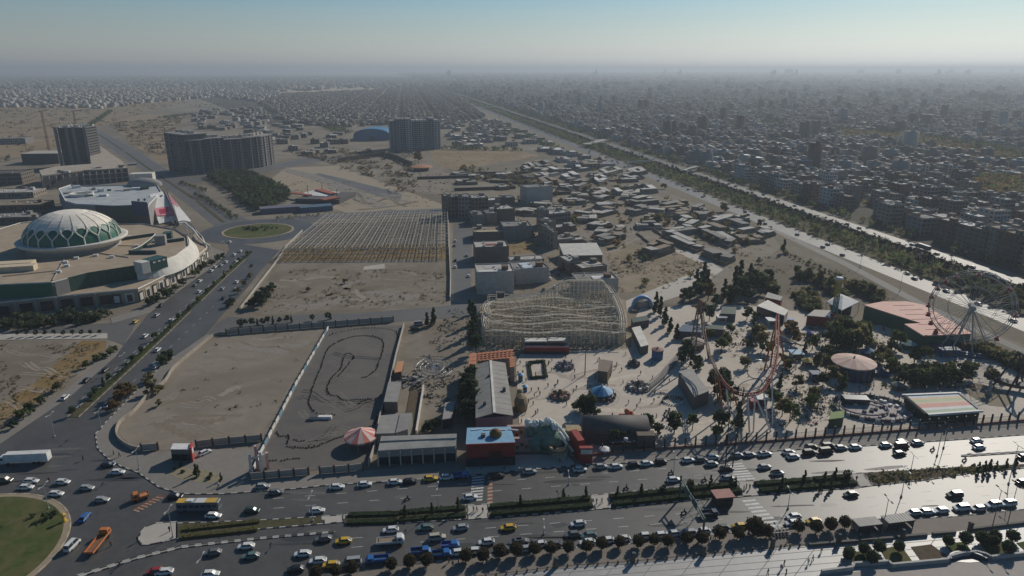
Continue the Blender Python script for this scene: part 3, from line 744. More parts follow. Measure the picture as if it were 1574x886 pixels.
# workshops and yards between the apartment blocks and the town: each a house of its own
spots=scatter([(300,172),(420,166),(470,196),(520,206),(540,232),(430,244),(330,205),(295,195)],27,21,keep=.6);rng.shuffle(spots);spots=spots[:110]
for i,(x,y)in enumerate(spots):
 V=VAR[[k for k in range(22)if VAR[k][3]<=3][i%7]];wi,ri=rng.choice((0,1,2,3,5)),rng.choice((0,1,2,3))
 place_house('workshop',V[4],wi,ri,x,y,rng.choice((.1,1.67)),'%s low flat-roofed workshop in the yards behind the apartment blocks'%WNAME[wi],'house','workshops behind the apartment blocks',V[5],(rng.uniform(1,1.9),rng.uniform(.9,1.4),.75))
spots=[]
for(u,v)in[(765,190),(778,194),(790,200),(802,205),(815,211),(828,217),(842,222),(800,212),(815,220),(838,232),(856,236),(876,240),(898,246),(866,248),(884,256),(905,258),(930,256),(720,228),(700,214),(735,212),(752,206),(770,216),(786,224)]:spots.append(P(u,v))
for i,p in enumerate(spots):
 V=VAR[[k for k in range(22)if VAR[k][3]<=3][i%7]];wi,ri=rng.choice((1,2,3)),rng.choice((1,3,0,2))
 place_house('roadside_shed',V[4],wi,ri,p.x,p.y,ang,'%s long low shed with %s roof beside the expressway access road'%(WNAME[wi],('grey','pale','brown','white')[ri]),'house','sheds beside the expressway access road',V[5],(rng.uniform(1,1.6),rng.uniform(1.4,2.6),.7))
 # ---------------------------------------------------------------- big buildings on the left
greeng=mat('green_glass',(.012,.10,.06),.55,col2=(.02,.14,.085),scale=.4,spec=.5)
darkgr=mat('dark_green_cladding',(.02,.06,.048),.45,col2=(.03,.08,.065),scale=.5,spec=.4)
creamw=mat('cream_white',(.62,.58,.51),.7,scale=.4,big=.3,bigscale=.15)
whitew=mat('white_paint',(.66,.64,.61),.65,scale=.5,big=.25,bigscale=.2)
terr=mat('terrace_roof',(.36,.285,.205),.9,scale=.2,big=.5,bigscale=.06,bigcol=(.29,.225,.16))
stone=mat('stone_grey',(.27,.255,.24),.85,scale=.4)
darkc=mat('dark_concrete',(.10,.095,.095),.9,scale=.4)
navyg=mat('navy_glass',(.02,.028,.042),.25,spec=.5)
def Zt(x,y):return(x/4.7636,260+y/4.7636)
mall=thing('domed_mall','sprawling cream mall with a white ribbed dome over green glass and curved terraces','mall',P(100,440))
ML=Vector(mall.location)
def loc(px,z=0.0):return[P(u,v,z)-ML for u,v in px]
H1,H2=14.0,7.0
# upper terrace: outline measured on its roof edge (z = H1)
up_px=[Zt(*p)for p in((-420,900),(-100,860),(380,838),(640,770),(990,715),(1160,690),(1290,640),(1380,570),(1370,500),(1290,450),(1180,430),(1050,405),(880,410),(700,330),(150,400),(-250,520),(-520,700))]
up=[p-Vector((0,0,H1))for p in loc(up_px,H1)]
b=MB();b.prism(up,0,H1-.3,top=False);b.build('wall',stone,mall)
b=MB();b.prism(up,H1-.3,H1);b.build('roof',terr,mall)
b=MB();u2=[Vector((p[0],p[1],H1+.45))for p in up];b.tube(u2,.42,4,closed=True);b.build('parapet',creamw,mall)
lo_px=[Zt(*p)for p in((-420,960),(0,985),(520,930),(800,905),(1010,885),(1180,800),(1330,720),(1450,640),(1515,580),(1480,500),(1430,450),(1380,570),(1290,640),(1160,690),(990,715),(640,770),(380,838),(-100,860),(-420,900))]
lo=[p-Vector((0,0,H2))for p in loc(lo_px,H2)]
b=MB();b.prism(lo,0,H2);b.build('lower_terrace',terr,mall)
lo_out=lo[:11]
b=MB();b.tube([Vector((p[0],p[1],H2+.4))for p in lo_out],.4,4);b.build('parapet',creamw,mall)
# arcade of the lower storey: pale bays with dark windows between piers
for i,(p,d)in enumerate(along(lo_out[3:11],6.2,3)):
 b=MB();n=Vector((d.y,-d.x,0));c=p+n*.12
 b.box((c.x,c.y,.3),(4.2,.3,5.4),math.atan2(d.y,d.x));f=b.build('window_bay',creamw if i%2 else navyg,mall)
 c=p+n*.32;b=MB();b.box((c.x,c.y,1.0),(2.6,.12,3.8),math.atan2(d.y,d.x));b.build('pane',navyg if i%2 else creamw,f)
for i,(p,d)in enumerate(along(lo_out[:4],9.0,4)):
 b=MB();n=Vector((d.y,-d.x,0));c=p+n*.5
 b.box((c.x,c.y,0),(1.2,1.0,7.2),math.atan2(d.y,d.x));b.build('pillar',stone,mall)
 c=c+d*4.5-n*.3;b=MB();b.box((c.x,c.y,.8),(5.6,.3,4.8),math.atan2(d.y,d.x));b.build('window',navyg,mall)
 # sloping white band, green glass fronts and stair blocks on the terrace edge
band=[Vector((p[0],p[1],0))for p in(up[4],up[5],up[6],up[7],up[8])]
pts=spline(band,6);b=MB();vs=[]
for i,p in enumerate(pts):
 a,c=pts[max(i-1,0)],pts[min(i+1,len(pts)-1)];d=(c-a).normalized();n=Vector((d.y,-d.x,0))
 vs+=[p+n*.25+Vector((0,0,H1+.95)),p+n*5.2+Vector((0,0,H2+.15)),p+n*.25+Vector((0,0,H2+.1))]
b.add(vs,[f for i in range(len(pts)-1)for f in((3*i,3*i+1,3*i+4,3*i+3),(3*i+1,3*i+2,3*i+5,3*i+4))])
b.add([vs[0],vs[1],vs[2]],[(0,1,2)]);b.add([vs[-3],vs[-2],vs[-1]],[(0,1,2)])
b.build('sloping_band',creamw,mall)
def face(a,c,z0,z1,off,m,name,parent=None):
 a,c=Vector(a),Vector(c);d=(c-a).normalized();n=Vector((d.y,-d.x,0));mm=(a+c)/2+n*off
 b=MB();b.box((mm.x,mm.y,z0),((c-a).length,.5,z1-z0),math.atan2(d.y,d.x));return b.build(name,m,parent or mall)
g=face(up[3],up[4],H2-1.5,H1+.9,.4,darkgr,'green_front')
dd=(Vector(up[4])-Vector(up[3]));nrm=Vector((dd.y,-dd.x,0)).normalized()
for k in range(1,6):
 p=Vector(up[3]).lerp(Vector(up[4]),k/6)+nrm*.72;b=MB();b.box((p.x,p.y,H2-1),(.3,.2,H1-H2+1.6),math.atan2(dd.y,dd.x));b.build('mullion',greeng,g)
face(up[1],up[2],H2-2,H1+.4,.4,greeng,'green_front');face(up[0],up[1],H2-2,H1+.4,.4,greeng,'green_front')
face(Vector(up[2]).lerp(up[3],.04),Vector(up[2]).lerp(up[3],.42),H2-3,H1+.6,.9,stone,'stair_block')
face(Vector(up[2]).lerp(up[3],.44),Vector(up[2]).lerp(up[3],1),H2-1.5,H1+.9,.42,darkgr,'green_front')
for(x0,y0,x1,y1),m in(((985,740,1045,725),creamw),((1045,725,1165,690),darkgr)):
 a,c=loc([Zt(x0,y0)],H1)[0],loc([Zt(x1,y1)],H1)[0];d=c-a;mm=(a+c)/2+Vector((0,4,0))
 b=MB();b.box((mm.x,mm.y,H1-3),(d.length,8,6.4),math.atan2(d.y,d.x));sb=b.build('stair_head',m,mall)
 if m is darkgr:
  for k in range(3):
   p=a.lerp(c,.2+.3*k);nn=Vector((d.y,-d.x,0)).normalized();p=p+Vector((0,4,0))+nn*4.05;b=MB();b.box((p.x,p.y,H1+1.6),(1.6,.2,.8),math.atan2(d.y,d.x));b.build('window',whitew,sb)
   # dark wedge walls curving over the upper terrace
for w_px in([(1140,500),(1100,540),(1040,585),(985,612)],[(945,622),(1145,622)],[(890,525),(1130,490)],[(1190,545),(1350,525)]):
 pts=[p for p in loc([Zt(*q)for q in w_px],H1)];b=MB()
 for p,q in zip(pts[:-1],pts[1:]):b.bar((p.x,p.y,H1+1.0),(q.x,q.y,H1+1.0),.5,2.0)
 wv=b.build('terrace_wall',darkgr,mall)
 b=MB();b.tube([(p.x,p.y,H1+2.1)for p in pts],.3,4);b.build('coping',creamw,wv)
p=loc([Zt(1165,560)],H1)[0];b=MB();b.box((p.x,p.y+3,H1),(6,6,6),.3);b.build('stair_head',stone,mall)
p=loc([Zt(1195,525)],H1)[0];b=MB();b.box((p.x+2,p.y+3,H1),(5,6,5),.3);b.build('stair_head',darkgr,mall)
for q in((480,690),(490,715),(820,650),(430,760),(700,640),(560,660),(750,560),(1000,570),(940,500)):
 p=loc([Zt(*q)],H1)[0];b=MB();b.box((p.x,p.y,H1),(2.4,1.8,1.3),.4);b.build('roof_unit',tankw,mall)
for q,r_ in(((385,820,470,670),.35),((20,790,450,745),.2),((730,620,940,650),.25),((830,560,1040,570),.2)):
 p,s_=loc([Zt(q[0],q[1]),Zt(q[2],q[3])],H1);b=MB();b.tube([(p.x,p.y,H1+.3),(s_.x,s_.y,H1+.3)],r_,5);b.build('roof_pipe',stone,mall)
for(x,y,sx,sy)in((90,720,22,7),(100,745,22,6)):
 p=loc([Zt(x,y)],H1)[0];b=MB();b.box((p.x,p.y,H1),(sx,sy,3),.25);b.build('roof_block',mat('cream_block',(.55,.45,.32),.8),mall)
 # the dome: saucer rim, green glass drum, pale diagrid and white cap
dm=[P(*Zt(*q),19)for q in((103,590),(900,455))];dc=(dm[0]+dm[1])/2;DR=(dm[1]-dm[0]).length/2*.99
dl=Vector((dc.x,dc.y+2,0))-ML;dl.z=0
b=MB();b.lathe(dl,[(DR*.78,H1),(DR*.83,H1+2.5),(DR*.99,H1+5.0),(DR,H1+6.2),(DR*.97,H1+6.5),(DR*.86,H1+6.1)],64);smooth(b.build('saucer',creamw,mall))
b=MB();b.lathe(dl,[(DR*.86,H1-.5),(DR*.80,H1+3)],48);b.build('drum_base',stone,mall)
def drad(z):return DR*.87*math.sqrt(max(0,1-((z-H1-5.8)/17.5)**2))
zs=[H1+5.8+k for k in(0,2.2,4.4,6.6,8.6,10.8)]
b=MB();b.lathe(dl,[(drad(z)-.25,z)for z in zs],60);smooth(b.build('glass_drum',greeng,mall))
zs=[H1+15.2+k for k in(0,1.7,3.2,4.7,6.1,7.3)]
n=60;b=MB();vs=[];NR=20
for j,z in enumerate(zs):
 for k in range(n):
  sc=(k%3);drop=(2.2 if sc==0 else-.1)if j==0 else 0
  r_=drad(z-drop)*(1.004+(.006 if k%3==0 else 0));a=2*math.pi*k/n
  vs.append((dl.x+r_*math.cos(a),dl.y+r_*math.sin(a),z-drop))
vs.append((dl.x,dl.y,H1+23.0));fs=[(j*n+k,j*n+(k+1)%n,(j+1)*n+(k+1)%n,(j+1)*n+k)for j in range(len(zs)-1)for k in range(n)]
fs+=[((len(zs)-1)*n+k,(len(zs)-1)*n+(k+1)%n,len(vs)-1)for k in range(n)]
b.add(vs,fs);b.build('dome_cap',mat('dome_white',(.80,.73,.62),.7,scale=.3,big=.35,bigscale=.12),mall)
for k in range(20):
 a=2*math.pi*k/20
 def dp(an,z,o=.12):return(dl.x+(drad(z)+o)*math.cos(an),dl.y+(drad(z)+o)*math.sin(an),z)
 b=MB();b.tube([dp(a,z,.3)for z in(H1+15,H1+16.5,H1+18.2,H1+20,H1+21.8)],.13,4);b.build('cap_seam',stone,mall)
 h2=math.pi/20
 b=MB();b.tube([dp(a+h2,H1+5.9),dp(a+h2,H1+8.4),dp(a+h2,H1+10.2)],.5,5)
 b.tube([dp(a+h2,H1+10.0),dp(a+h2*.35,H1+12.6),dp(a,H1+15.2)],.42,5);b.tube([dp(a+h2,H1+10.0),dp(a+h2*1.65,H1+12.6),dp(a+2*h2,H1+15.2)],.42,5)
 b.build('rib',creamw,mall)
 # glass ring gallery at the right end of the mall
gl=thing('ring_gallery','arched white lattice gallery at the tip of the mall beside the avenue','gallery',P(306,372))
GL=Vector(gl.location)
ring_pts=[P(*Zt(*q),z)-GL for q,z in(((1360,400),9),((1420,450),9),((1455,500),9),((1500,545),8),((1540,565),7))]
b=MB();b.tube(ring_pts,.7,6);b.build('roof_tube',whitew,gl)
for p in ring_pts:b=MB();b.tube([p,(p.x+1.5,p.y-2,0)],.4,5);b.build('post',whitew,gl)
for r_ in(9,7.6):b=MB();c_=P(*Zt(1350,470))-GL;b.tube([(c_.x+r_*math.cos(k*math.pi/12),c_.y+1.5*math.sin(k*.26),.2+r_*math.sin(k*math.pi/12))for k in range(13)],.45,6);b.build('arch',stone,gl)
# ---------------------------------------------------------------- curved hotel with the slanted white billboards
hot=thing('curved_building','grey curved building with green recess and cluttered pale roof behind the dome','building',P(190,345))
HL=Vector(hot.location);HH=17.0
def lz(px,z):return[Vector((*(P(*Zt(*q),z)-HL).xy,0))for q in px]
foot=lz([(835,275),(970,270),(1085,280),(1092,262),(1180,170),(1140,110),(1000,120),(640,130),(520,120),(430,150),(480,240),(560,262),(700,268)],HH)
b=MB();b.prism(foot,0,HH-.3,top=False);b.build('wall',stone,hot)
b=MB();b.prism(foot,HH-.3,HH);b.build('roof',mat('roof_pale_blue',(.42,.44,.44),.8,scale=.3,big=.5,bigscale=.1),hot)
b=MB();b.tube([Vector((p.x,p.y,HH+.4))for p in foot],.45,4,closed=True);b.build('parapet',whitew,hot)
face(foot[0],foot[1],0,HH+.5,.3,darkgr,'green_recess',hot);face(foot[12],foot[0],0,HH+.4,.35,darkc,'dark_front',hot)
face(foot[1],foot[2],10,HH+4,.3,mat('blue_sign',(.05,.08,.14),.5,scale=.6),'blue_screen',hot);face(foot[1],foot[2],0,9.8,.32,darkc,'dark_front',hot)
for q in((1020,225),(1065,222)):
 p=P(*Zt(*q),HH+1)-HL;b=MB();b.lathe((p.x,p.y-1.2,HH+1),[(.01,-1.3),(1.3,0),(.01,1.3)],12);b.build('lamp',darkc,hot)
for i,q in enumerate(((600,190),(690,150),(740,165),(800,160),(870,160),(930,160),(560,140),(650,200),(760,200),(500,180),(1000,150),(1060,150))):
 p=P(*Zt(*q),HH)-HL;b=MB();b.box((p.x,p.y,HH),(rng.uniform(3,8),rng.uniform(2,6),rng.uniform(1,3)),rng.uniform(0,1));b.build('roof_unit',(whitew,stone,tankw,darkgr)[i%4],hot)
p=P(*Zt(600,195),HH)-HL;b=MB();b.lathe((p.x,p.y,HH),[(9,0),(9.5,2.4),(8.3,2.4),(8,.4)],26);b.build('pool_rim',whitew,hot);b=MB();b.lathe((p.x,p.y,HH),[(8,.5),(.01,.55)],20);b.build('pool_floor',mat('yellowish',(.42,.38,.20),.8,scale=.4),hot)
p=P(*Zt(1050,90),HH)-HL;b=MB();b.box((p.x,p.y,0),(20,12,HH+8),.25);b.build('stair_tower',creamw,hot)
b=MB();c_=P(*Zt(1060,120),HH)-HL
b.lathe((c_.x,c_.y,HH),[(16,0),(15,3),(10,5.5),(4,6.8),(.01,7)],30,sx=1.0,sy=.6);smooth(b.build('curved_roof',stone,hot))
for q in((520,270),(490,235),(455,190),(540,255)):p=P(*Zt(*q),8)-HL;b=MB();b.box((p.x,p.y,0),(5,4,9),.5);b.build('pilaster',mat('pinkish',(.38,.27,.22),.8),hot)
# two slanted billboards
pinkm=mat('poster_pink',(.62,.25,.29),.6,scale=1);redm=mat('poster_red',(.55,.05,.10),.6)
bb=thing('slanted_billboard','pair of slanted white billboards with pink panels leaning on the curved building','billboard',P(*Zt(1290,410)))
BL=Vector(bb.location)
def quad3(px,zz):return[P(*Zt(*q),z)-BL for q,z in zip(px,zz)]
q1=quad3([(1165,400),(1300,375),(1200,165),(1095,185)],(1.0,1.0,19,19));q2=quad3([(1312,408),(1400,380),(1262,215),(1222,165)],(1.0,1.0,15,19))
for q,pk,nm in((q1,(.06,.46),'front'),(q2,(.44,.86),'side')):
 n=(q[1]-q[0]).cross(q[3]-q[0]).normalized()
 if n.y>0:n=-n
 b=MB();back=[p-n*.8 for p in q];b.add(q+back,[(0,1,2,3),(7,6,5,4),(0,4,5,1),(1,5,6,2),(2,6,7,3),(3,7,4,0)]);panel=b.build('board',whitew,bb)
 def at_(s_,t_,o=.5):return q[0].lerp(q[1],s_).lerp(q[3].lerp(q[2],s_),t_)+n*o
 b=MB();b.add([at_(.0,pk[0]+.18),at_(1 if nm=='front' else .75,pk[0]+.1),at_(1 if nm=='front' else .9,pk[1]),at_(.0,pk[1]+.04)],[(0,1,2,3)])
 if nm=='side':b.add([at_(.0,pk[0]+.18,-.86),at_(.75,pk[0]+.1,-.86),at_(.9,pk[1],-.86),at_(.0,pk[1]+.04,-.86)],[(3,2,1,0)])
 pp=b.build('pink_poster',pinkm,panel)
 if nm=='front':
  b=MB();r=random.Random(4)
  for k in range(9):
   s0,t0=.22+.06*k,.30+.07*r.uniform(0,1);b.bar(at_(s0,t0-.05,.6),at_(s0+.03,t0+.11,.6),.5,.08);b.bar(at_(s0,t0+.1,.6),at_(s0+.07,t0+.07,.6),.45,.08)
  for k in range(5):b.bar(at_(.3+.07*k,.17,.6),at_(.36+.06*k,.13+.05*r.random(),.6),.5,.08)
  b.build('red_script',redm,panel)
  for s_ in(.3,.72):
   c=at_(s_,.86,.55);e1=(q[1]-q[0]).normalized();e2=n.cross(e1);b=MB();b.add([c+(e1*math.cos(k*.5236)+e2*math.sin(k*.5236))*1.15 for k in range(12)],[tuple(range(12))]);b.build('porthole',darkc,panel)
 b=MB();b.tube([q[0 if nm=='side' else 1]+n*.3,q[3 if nm=='side' else 2]+n*.3],.3,5);b.build('edge_beam',darkc,bb)
b=MB();b.ball((0-3,-1,1.6),2.0,12,8);b.build('dark_sphere',darkc,bb)
# ---------------------------------------------------------------- tower under construction with its podium
tw=thing('tower_under_construction','dark unfinished concrete tower with open floors and scaffolded top','tower',P(118,258))
TL=Vector(tw.location);th_=hgt(118,258,197);b1,b2_=P(88,256),P(137,254);tww=(b2_-b1).length
b=MB();b.box((0,tww*.45,0),(tww*.9,tww*.85,th_),.12);b.build('core',darkc,tw)
nf=15
for k in range(nf):
 b=MB();b.box((0,tww*.45,th_*(k+1)/nf-.35),(tww,tww*.95,.5),.12);b.build('floor_slab',mat('slab_dark',(.16,.15,.145),.9),tw)
for x in(-.5,-.12,.12,.5):
 b=MB();b.box((x*tww*.94+.5,-tww*.01+x*tww*.12,0),(tww*.1,.8,th_+1),.12);b.build('column',WALLS[1],tw)
r=random.Random(3);b=MB()
for k in range(26):b.box((r.uniform(-.45,.45)*tww,tww*.45+r.uniform(-.42,.42)*tww,th_),(r.uniform(1,5),r.uniform(1,4),r.uniform(1,4)),r.uniform(0,1))
b.build('formwork',creamw,tw,kind='stuff')
for i,(u,v,vt,lb)in enumerate(((86,240,172,'thin lattice crane mast leaning over the left side of the unfinished tower'),(117,225,172,'thin crane mast rising behind the unfinished tower'))):
 hgt_=hgt(u,v,vt);cr=thing('crane',lb,'crane',P(u,v)+(Vector((-8,0,0))if i==0 else Vector((0,10,0))))
 b=MB()
 for sx,sy in((-1,-1),(1,-1),(1,1),(-1,1)):b.bar((sx,sy,0),(sx,sy,hgt_),.35)
 for k in range(int(hgt_/3)):b.bar((-1,-1,3*k),(1,-1,3*k+3),.22);b.bar((1,1,3*k),(-1,1,3*k+3),.22);b.bar((-1,1,3*k),(-1,-1,3*k+3),.22)
 b.build('mast',mat('crane_rust',(.22,.13,.09),.8),cr)
 b=MB();b.bar((-4,0,hgt_),(14 if i else 3,12,hgt_+2),.9);b.build('jib',MATS['crane_rust'],cr)
pod=thing('podium_building','long unfinished podium with pale terrace roof and dark open ground floor below the tower','building',P(125,290))
PL=Vector(pod.location);hp=15
fp=[Vector((*(P(u,v,hp)-PL).xy,0))for u,v in((60,262),(64,270),(130,262),(196,258),(188,248),(150,222),(136,226),(140,252),(85,256))]
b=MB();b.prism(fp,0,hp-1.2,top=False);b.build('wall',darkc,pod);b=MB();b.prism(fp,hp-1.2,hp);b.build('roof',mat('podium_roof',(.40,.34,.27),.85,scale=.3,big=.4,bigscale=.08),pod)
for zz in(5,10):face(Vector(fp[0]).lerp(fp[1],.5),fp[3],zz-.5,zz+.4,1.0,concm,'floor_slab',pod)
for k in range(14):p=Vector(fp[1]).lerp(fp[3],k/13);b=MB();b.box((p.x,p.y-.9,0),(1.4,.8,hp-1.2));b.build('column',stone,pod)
for i in range(12):p=Vector(fp[1]).lerp(fp[3],r.random())+Vector((0,r.uniform(6,34),0));b=MB();b.box((p.x,p.y,hp),(r.uniform(2,9),r.uniform(2,5),r.uniform(.6,2.2)),r.uniform(0,1));b.build('roof_unit',(darkc,creamw,stone)[i%3],pod)
lw=thing('low_annexe','low pale flat-roofed annexe left of the unfinished tower','building',P(62,252));b=MB();b.box((0,16,0),(46,34,13),.1);b.build('wall',darkc,lw);b=MB();b.box((0,16,13),(47,35,.6),.1);b.build('roof',concm,lw)
# ---------------------------------------------------------------- row of dark apartment slabs and the twin block
ap=thing('apartment_row','long dark row of joined apartment slabs with pale roof edges','apartment block',P(340,264))
AL=Vector(ap.location);segs=[(260,262,290,268,207),(290,268,322,266,217),(322,266,350,263,214),(350,263,383,260,215),(383,260,405,257,212),(405,257,423,252,209)]
for i,(u1,v1,u2_,v2,vt)in enumerate(segs):
 a,c=P(u1,v1)-AL,P(u2_,v2)-AL;h=hgt((u1+u2_)/2,(v1+v2)/2,vt);d=c-a;n=Vector((d.y,-d.x,0)).normalized();mm=(a+c)/2-n*14;rz_=math.atan2(d.y,d.x);L=d.length-.4
 b=MB();b.box((mm.x,mm.y,0),(L*.985,28,h),rz_,bottom=False);s_=b.build('slab_wall',mat('apartment_dark',(.15,.14,.14),.85,scale=.3),ap)
 b=MB();b.box((mm.x,mm.y,h),(L,28.8,1.1),rz_);b.build('roof',stone,ap)
 for k in range(3):p=mm+d.normalized()*(k-1)*L*.3;b=MB();b.box((p.x,p.y,h+1.1),(5,6,3),rz_);b.build('roof_room',concm,ap)
 b=MB();nfl=12;nc=max(3,int(L/4.5))
 for fl in range(nfl):
  for q in range(nc):
   p=a.lerp(c,(q+.5)/nc)+n*.05;b.box((p.x,p.y,h*(fl+.3)/nfl),(L/nc*.5,.24,h/nfl*.5),rz_)
 b.build('window',navyg,s_,kind='stuff')
 for q in(.28,.72):p=a.lerp(c,q)+n*.5;b=MB();b.box((p.x,p.y,0),(1.6,1.2,h-.5),rz_);b.build('pilaster',MATS['stone_grey'],s_)
tb=thing('twin_tower_block','tall blue-grey apartment block of four joined towers with pale vertical bands','apartment block',P(639,231))
TBL=Vector(tb.location);a,c=P(601,231)-TBL,P(677,229)-TBL;h=hgt(639,230,187);d=c-a;rz_=math.atan2(d.y,d.x);nn=Vector((d.y,-d.x,0)).normalized()
tbm=mat('tower_blue_grey',(.17,.20,.225),.7,scale=.2);tbl=mat('tower_pale_band',(.34,.36,.37),.7,scale=.2)
xs_=[0,.13,.24,.31,.43,.52,.60,.70,.78,.88,1.0]
for i in range(10):
 t0,t1=xs_[i],xs_[i+1];pr=3.2 if i%2 else 0;p=a.lerp(c,(t0+t1)/2)-nn*(14-pr);hh=h+(3 if i in(1,2,8,3)else 0)
 b=MB();b.box((p.x,p.y,0),(d.length*(t1-t0),30,hh),rz_,bottom=False);s_=b.build('bay',tbl if i in(3,6,9)else tbm,tb)
 b=MB()
 for fl in range(14):
  for q in range(2):pp=a.lerp(c,t0+(t1-t0)*(q+.5)/2)+nn*(1.05+pr);b.box((pp.x,pp.y,hh*(fl+.3)/14),(d.length*(t1-t0)*.3,.2,hh/14*.5),rz_)
 b.build('window',navyg,s_,kind='stuff')
 b=MB();b.box((p.x,p.y,hh),(d.length*(t1-t0)*.8,24,1.6),rz_);b.build('roof',stone,s_)
bh=thing('blue_hall','blue barrel-vaulted sports hall beside the twin apartment block','hall',P(572,216))
a,c=P(551,214),P(592,217);L=(c-a).length;b=MB();n=14
vs=[(x,y,9+11*math.sin(math.pi*k/n))for y in(0,55)for k in range(n+1)for x in(-L/2*math.cos(math.pi*k/n),)]
b.add(vs,[(k,k+1,n+2+k,n+1+k)for k in range(n)]);smooth(b.build('roof',mat('blue_sheet',(.05,.20,.34),.5,scale=.2),bh))
b=MB();b.add([(p[0],p[1],p[2])for p in vs[:n+1]]+[(L/2,0,0),(-L/2,0,0)],[tuple(range(n+3))[::-1]]);b.box((-L/2-.1,27.5,0),(.4,55,9));b.box((L/2+.1,27.5,0),(.4,55,9));b.build('wall',mat('blue_wall',(.04,.14,.26),.6,scale=.2),bh)
b=MB();b.box((0,-.2,0),(9,.3,7));b.build('door',darkc,bh)
# red-roofed garden restaurant, forest plot, other left details
rr=thing('red_roof_restaurant','garden restaurant with red roof edges and blue side shed by the roundabout','restaurant',P(478,318))
RL=Vector(rr.location)
def rbox(nm,u1,v1,u2_,v2,dep,z0,hh,m):
 a,c=P(u1,v1)-RL,P(u2_,v2)-RL;d=c-a;n=Vector((d.y,-d.x,0)).normalized();p=(a+c)/2-n*dep/2
 b=MB();b.box((p.x,p.y,z0),(d.length,dep,hh),math.atan2(d.y,d.x));return b.build(nm,m,rr)
redr=mat('red_roof',(.36,.10,.07),.7,scale=.5)
rbox('wall',455,312,522,314,42,0,4,darkc);rbox('roof',458,306,500,309,26,4.02,.4,ROOFS[3]);rbox('red_canopy',500,316,524,312,8,4.2,1.0,redr);rbox('red_canopy',484,300,508,307,7,4.7,1.0,redr);rbox('red_canopy',447,305,474,309,5,4.6,.9,redr);rbox('blue_shed',462,328,512,324,12,0,4.6,mat('blue_grey_sheet',(.08,.13,.19),.6));rbox('purple_shed',400,330,460,326,12,0,4.8,mat('purple_grey_sheet',(.15,.14,.17),.6))
for u,v in((474,305),(496,300),(519,312)):p=P(u,v)-RL;b=MB();b.tube([(p.x,p.y,0),(p.x,p.y,13)],.3,5);b.build('mast',darkc,rr)
FOREST=W2([(318,272),(340,268),(380,266),(445,296),(440,312),(402,326),(385,322)])
fx,fy=[p.x for p in FOREST],[p.y for p in FOREST];pts=[]
while len(pts)<900:
 p=(rng.uniform(min(fx),max(fx)),rng.uniform(min(fy),max(fy)))
 if inside(p,FOREST):pts.append(p)
tree_mass('dark_grove',pts,DARKG,4,7.5,2.6,26,31)
pts=[]
for a,c in(((278,282),(318,296)),((300,300),(352,330)),((430,338),(492,332)),((352,332),(360,338))):
 for p,d in along([P(*a),P(*c)],3.0):pts.append((p.x+rng.uniform(-2,2),p.y+rng.uniform(-2,2)))
tree_mass('roadside_shrubs',pts,DARKG+OLIVE[:1],2,4.5,1.9,18,33)
# low houses and sheds at the left edge
for i,(u,v,w,d,h,wi,ri)in enumerate(((15,305,40,26,5,2,1),(30,325,36,22,5,5,2),(8,345,38,22,5,0,0),(40,300,22,14,4,3,3),(18,222,40,28,9,1,0),(-14,285,60,28,12,0,4),(15,366,30,14,4,2,2),(60,345,16,12,5,1,2))):
 p=P(u,v);place_house('low_house',house_meshes(w,d,h,1 if h<6 else 3,900+i,win=True),wi,ri,p.x,p.y+d/2,.15,'%s low flat-roofed house at the left edge, %s behind the dome'%(WNAME[wi],'nearest closer fourth farther fifth sixth seventh eighth'.split()[i]),'house','low houses at the left edge')
 # excavation with brown retaining walls, kiosk with orange roof, bare tree
pit=thing('excavation_wall','dark earth retaining wall of the excavation before the twin block','wall',P(560,248));PT=Vector(pit.location)
pp=[P(u,v)-PT for u,v in((520,250),(560,244),(590,240),(612,246),(632,256))]
for p,q in zip(pp[:-1],pp[1:]):b=MB();b.bar((p.x,p.y,3),(q.x,q.y,3),2.0,6);b.build('panel',mat('earth_wall',(.09,.075,.06),.95,scale=.3),pit)
kk=thing('orange_roof_kiosk','round pavilion with an orange roof on the bare field','pavilion',P(648,262));b=MB();b.lathe((0,0,0),[(9,0),(9,4)],10);b.build('wall',darkc,kk);b=MB();b.lathe((0,0,0),[(14,3.9),(13.6,4.6),(7,6),(.1,6.8)],10);b.build('roof',mat('orange_roof',(.42,.19,.10),.8),kk)
t=P(643,252);tree(t.x,t.y,'round','brown',2.6,'tall bare brownish tree beside the orange-roofed pavilion')
# ---------------------------------------------------------------- steel frame of the unfinished market
steelw=mat('steel_pale',(.36,.33,.29),.6,var=.2,scale=.3);rust=mat('steel_rust',(.27,.21,.15),.8,var=.2,scale=.3)
fr=thing('steel_skeleton','wide grid of thin pale steel posts and beams of an unfinished market hall','steel skeleton',P(565,396));FL=Vector(fr.location)
c00,c10,c11,c01=[p-FL for p in W2([(438,399),(690,397),(688,336),(505,342)])]
NX,NY,FH=22,12,7.0
def fp_(i,j):return c00.lerp(c10,i/NX).lerp(c01.lerp(c11,i/NX),j/NY)
for i in range(NX+1):
 for j in range(NY+1):
  p=fp_(i,j)
  if j<=1 or i in(0,NX):
   b=MB();b.box((p.x,p.y,0),(.34,.34,FH));b.build('post',steelw if(i+j)%3 else rust,fr)
b=MB()
for i in range(NX+1):
 for j in range(2,NY+1):
  if 0<i<NX:p=fp_(i,j);b.box((p.x,p.y,0),(.3,.3,FH),bottom=False)
b.build('inner_post',steelw,fr,kind='stuff')
for j in range(NY+1):
 a,c=fp_(0,j),fp_(NX,j);b=MB();b.bar(a+Vector((0,0,FH)),c+Vector((0,0,FH)),.36,.45);b.build('beam',steelw,fr)
for i in range(NX+1):
 a,c=fp_(i,0),fp_(i,NY);b=MB();b.bar(a+Vector((0,0,FH+.5)),c+Vector((0,0,FH+.5)),.36,.4);b.build('rafter',steelw,fr)
b=MB()
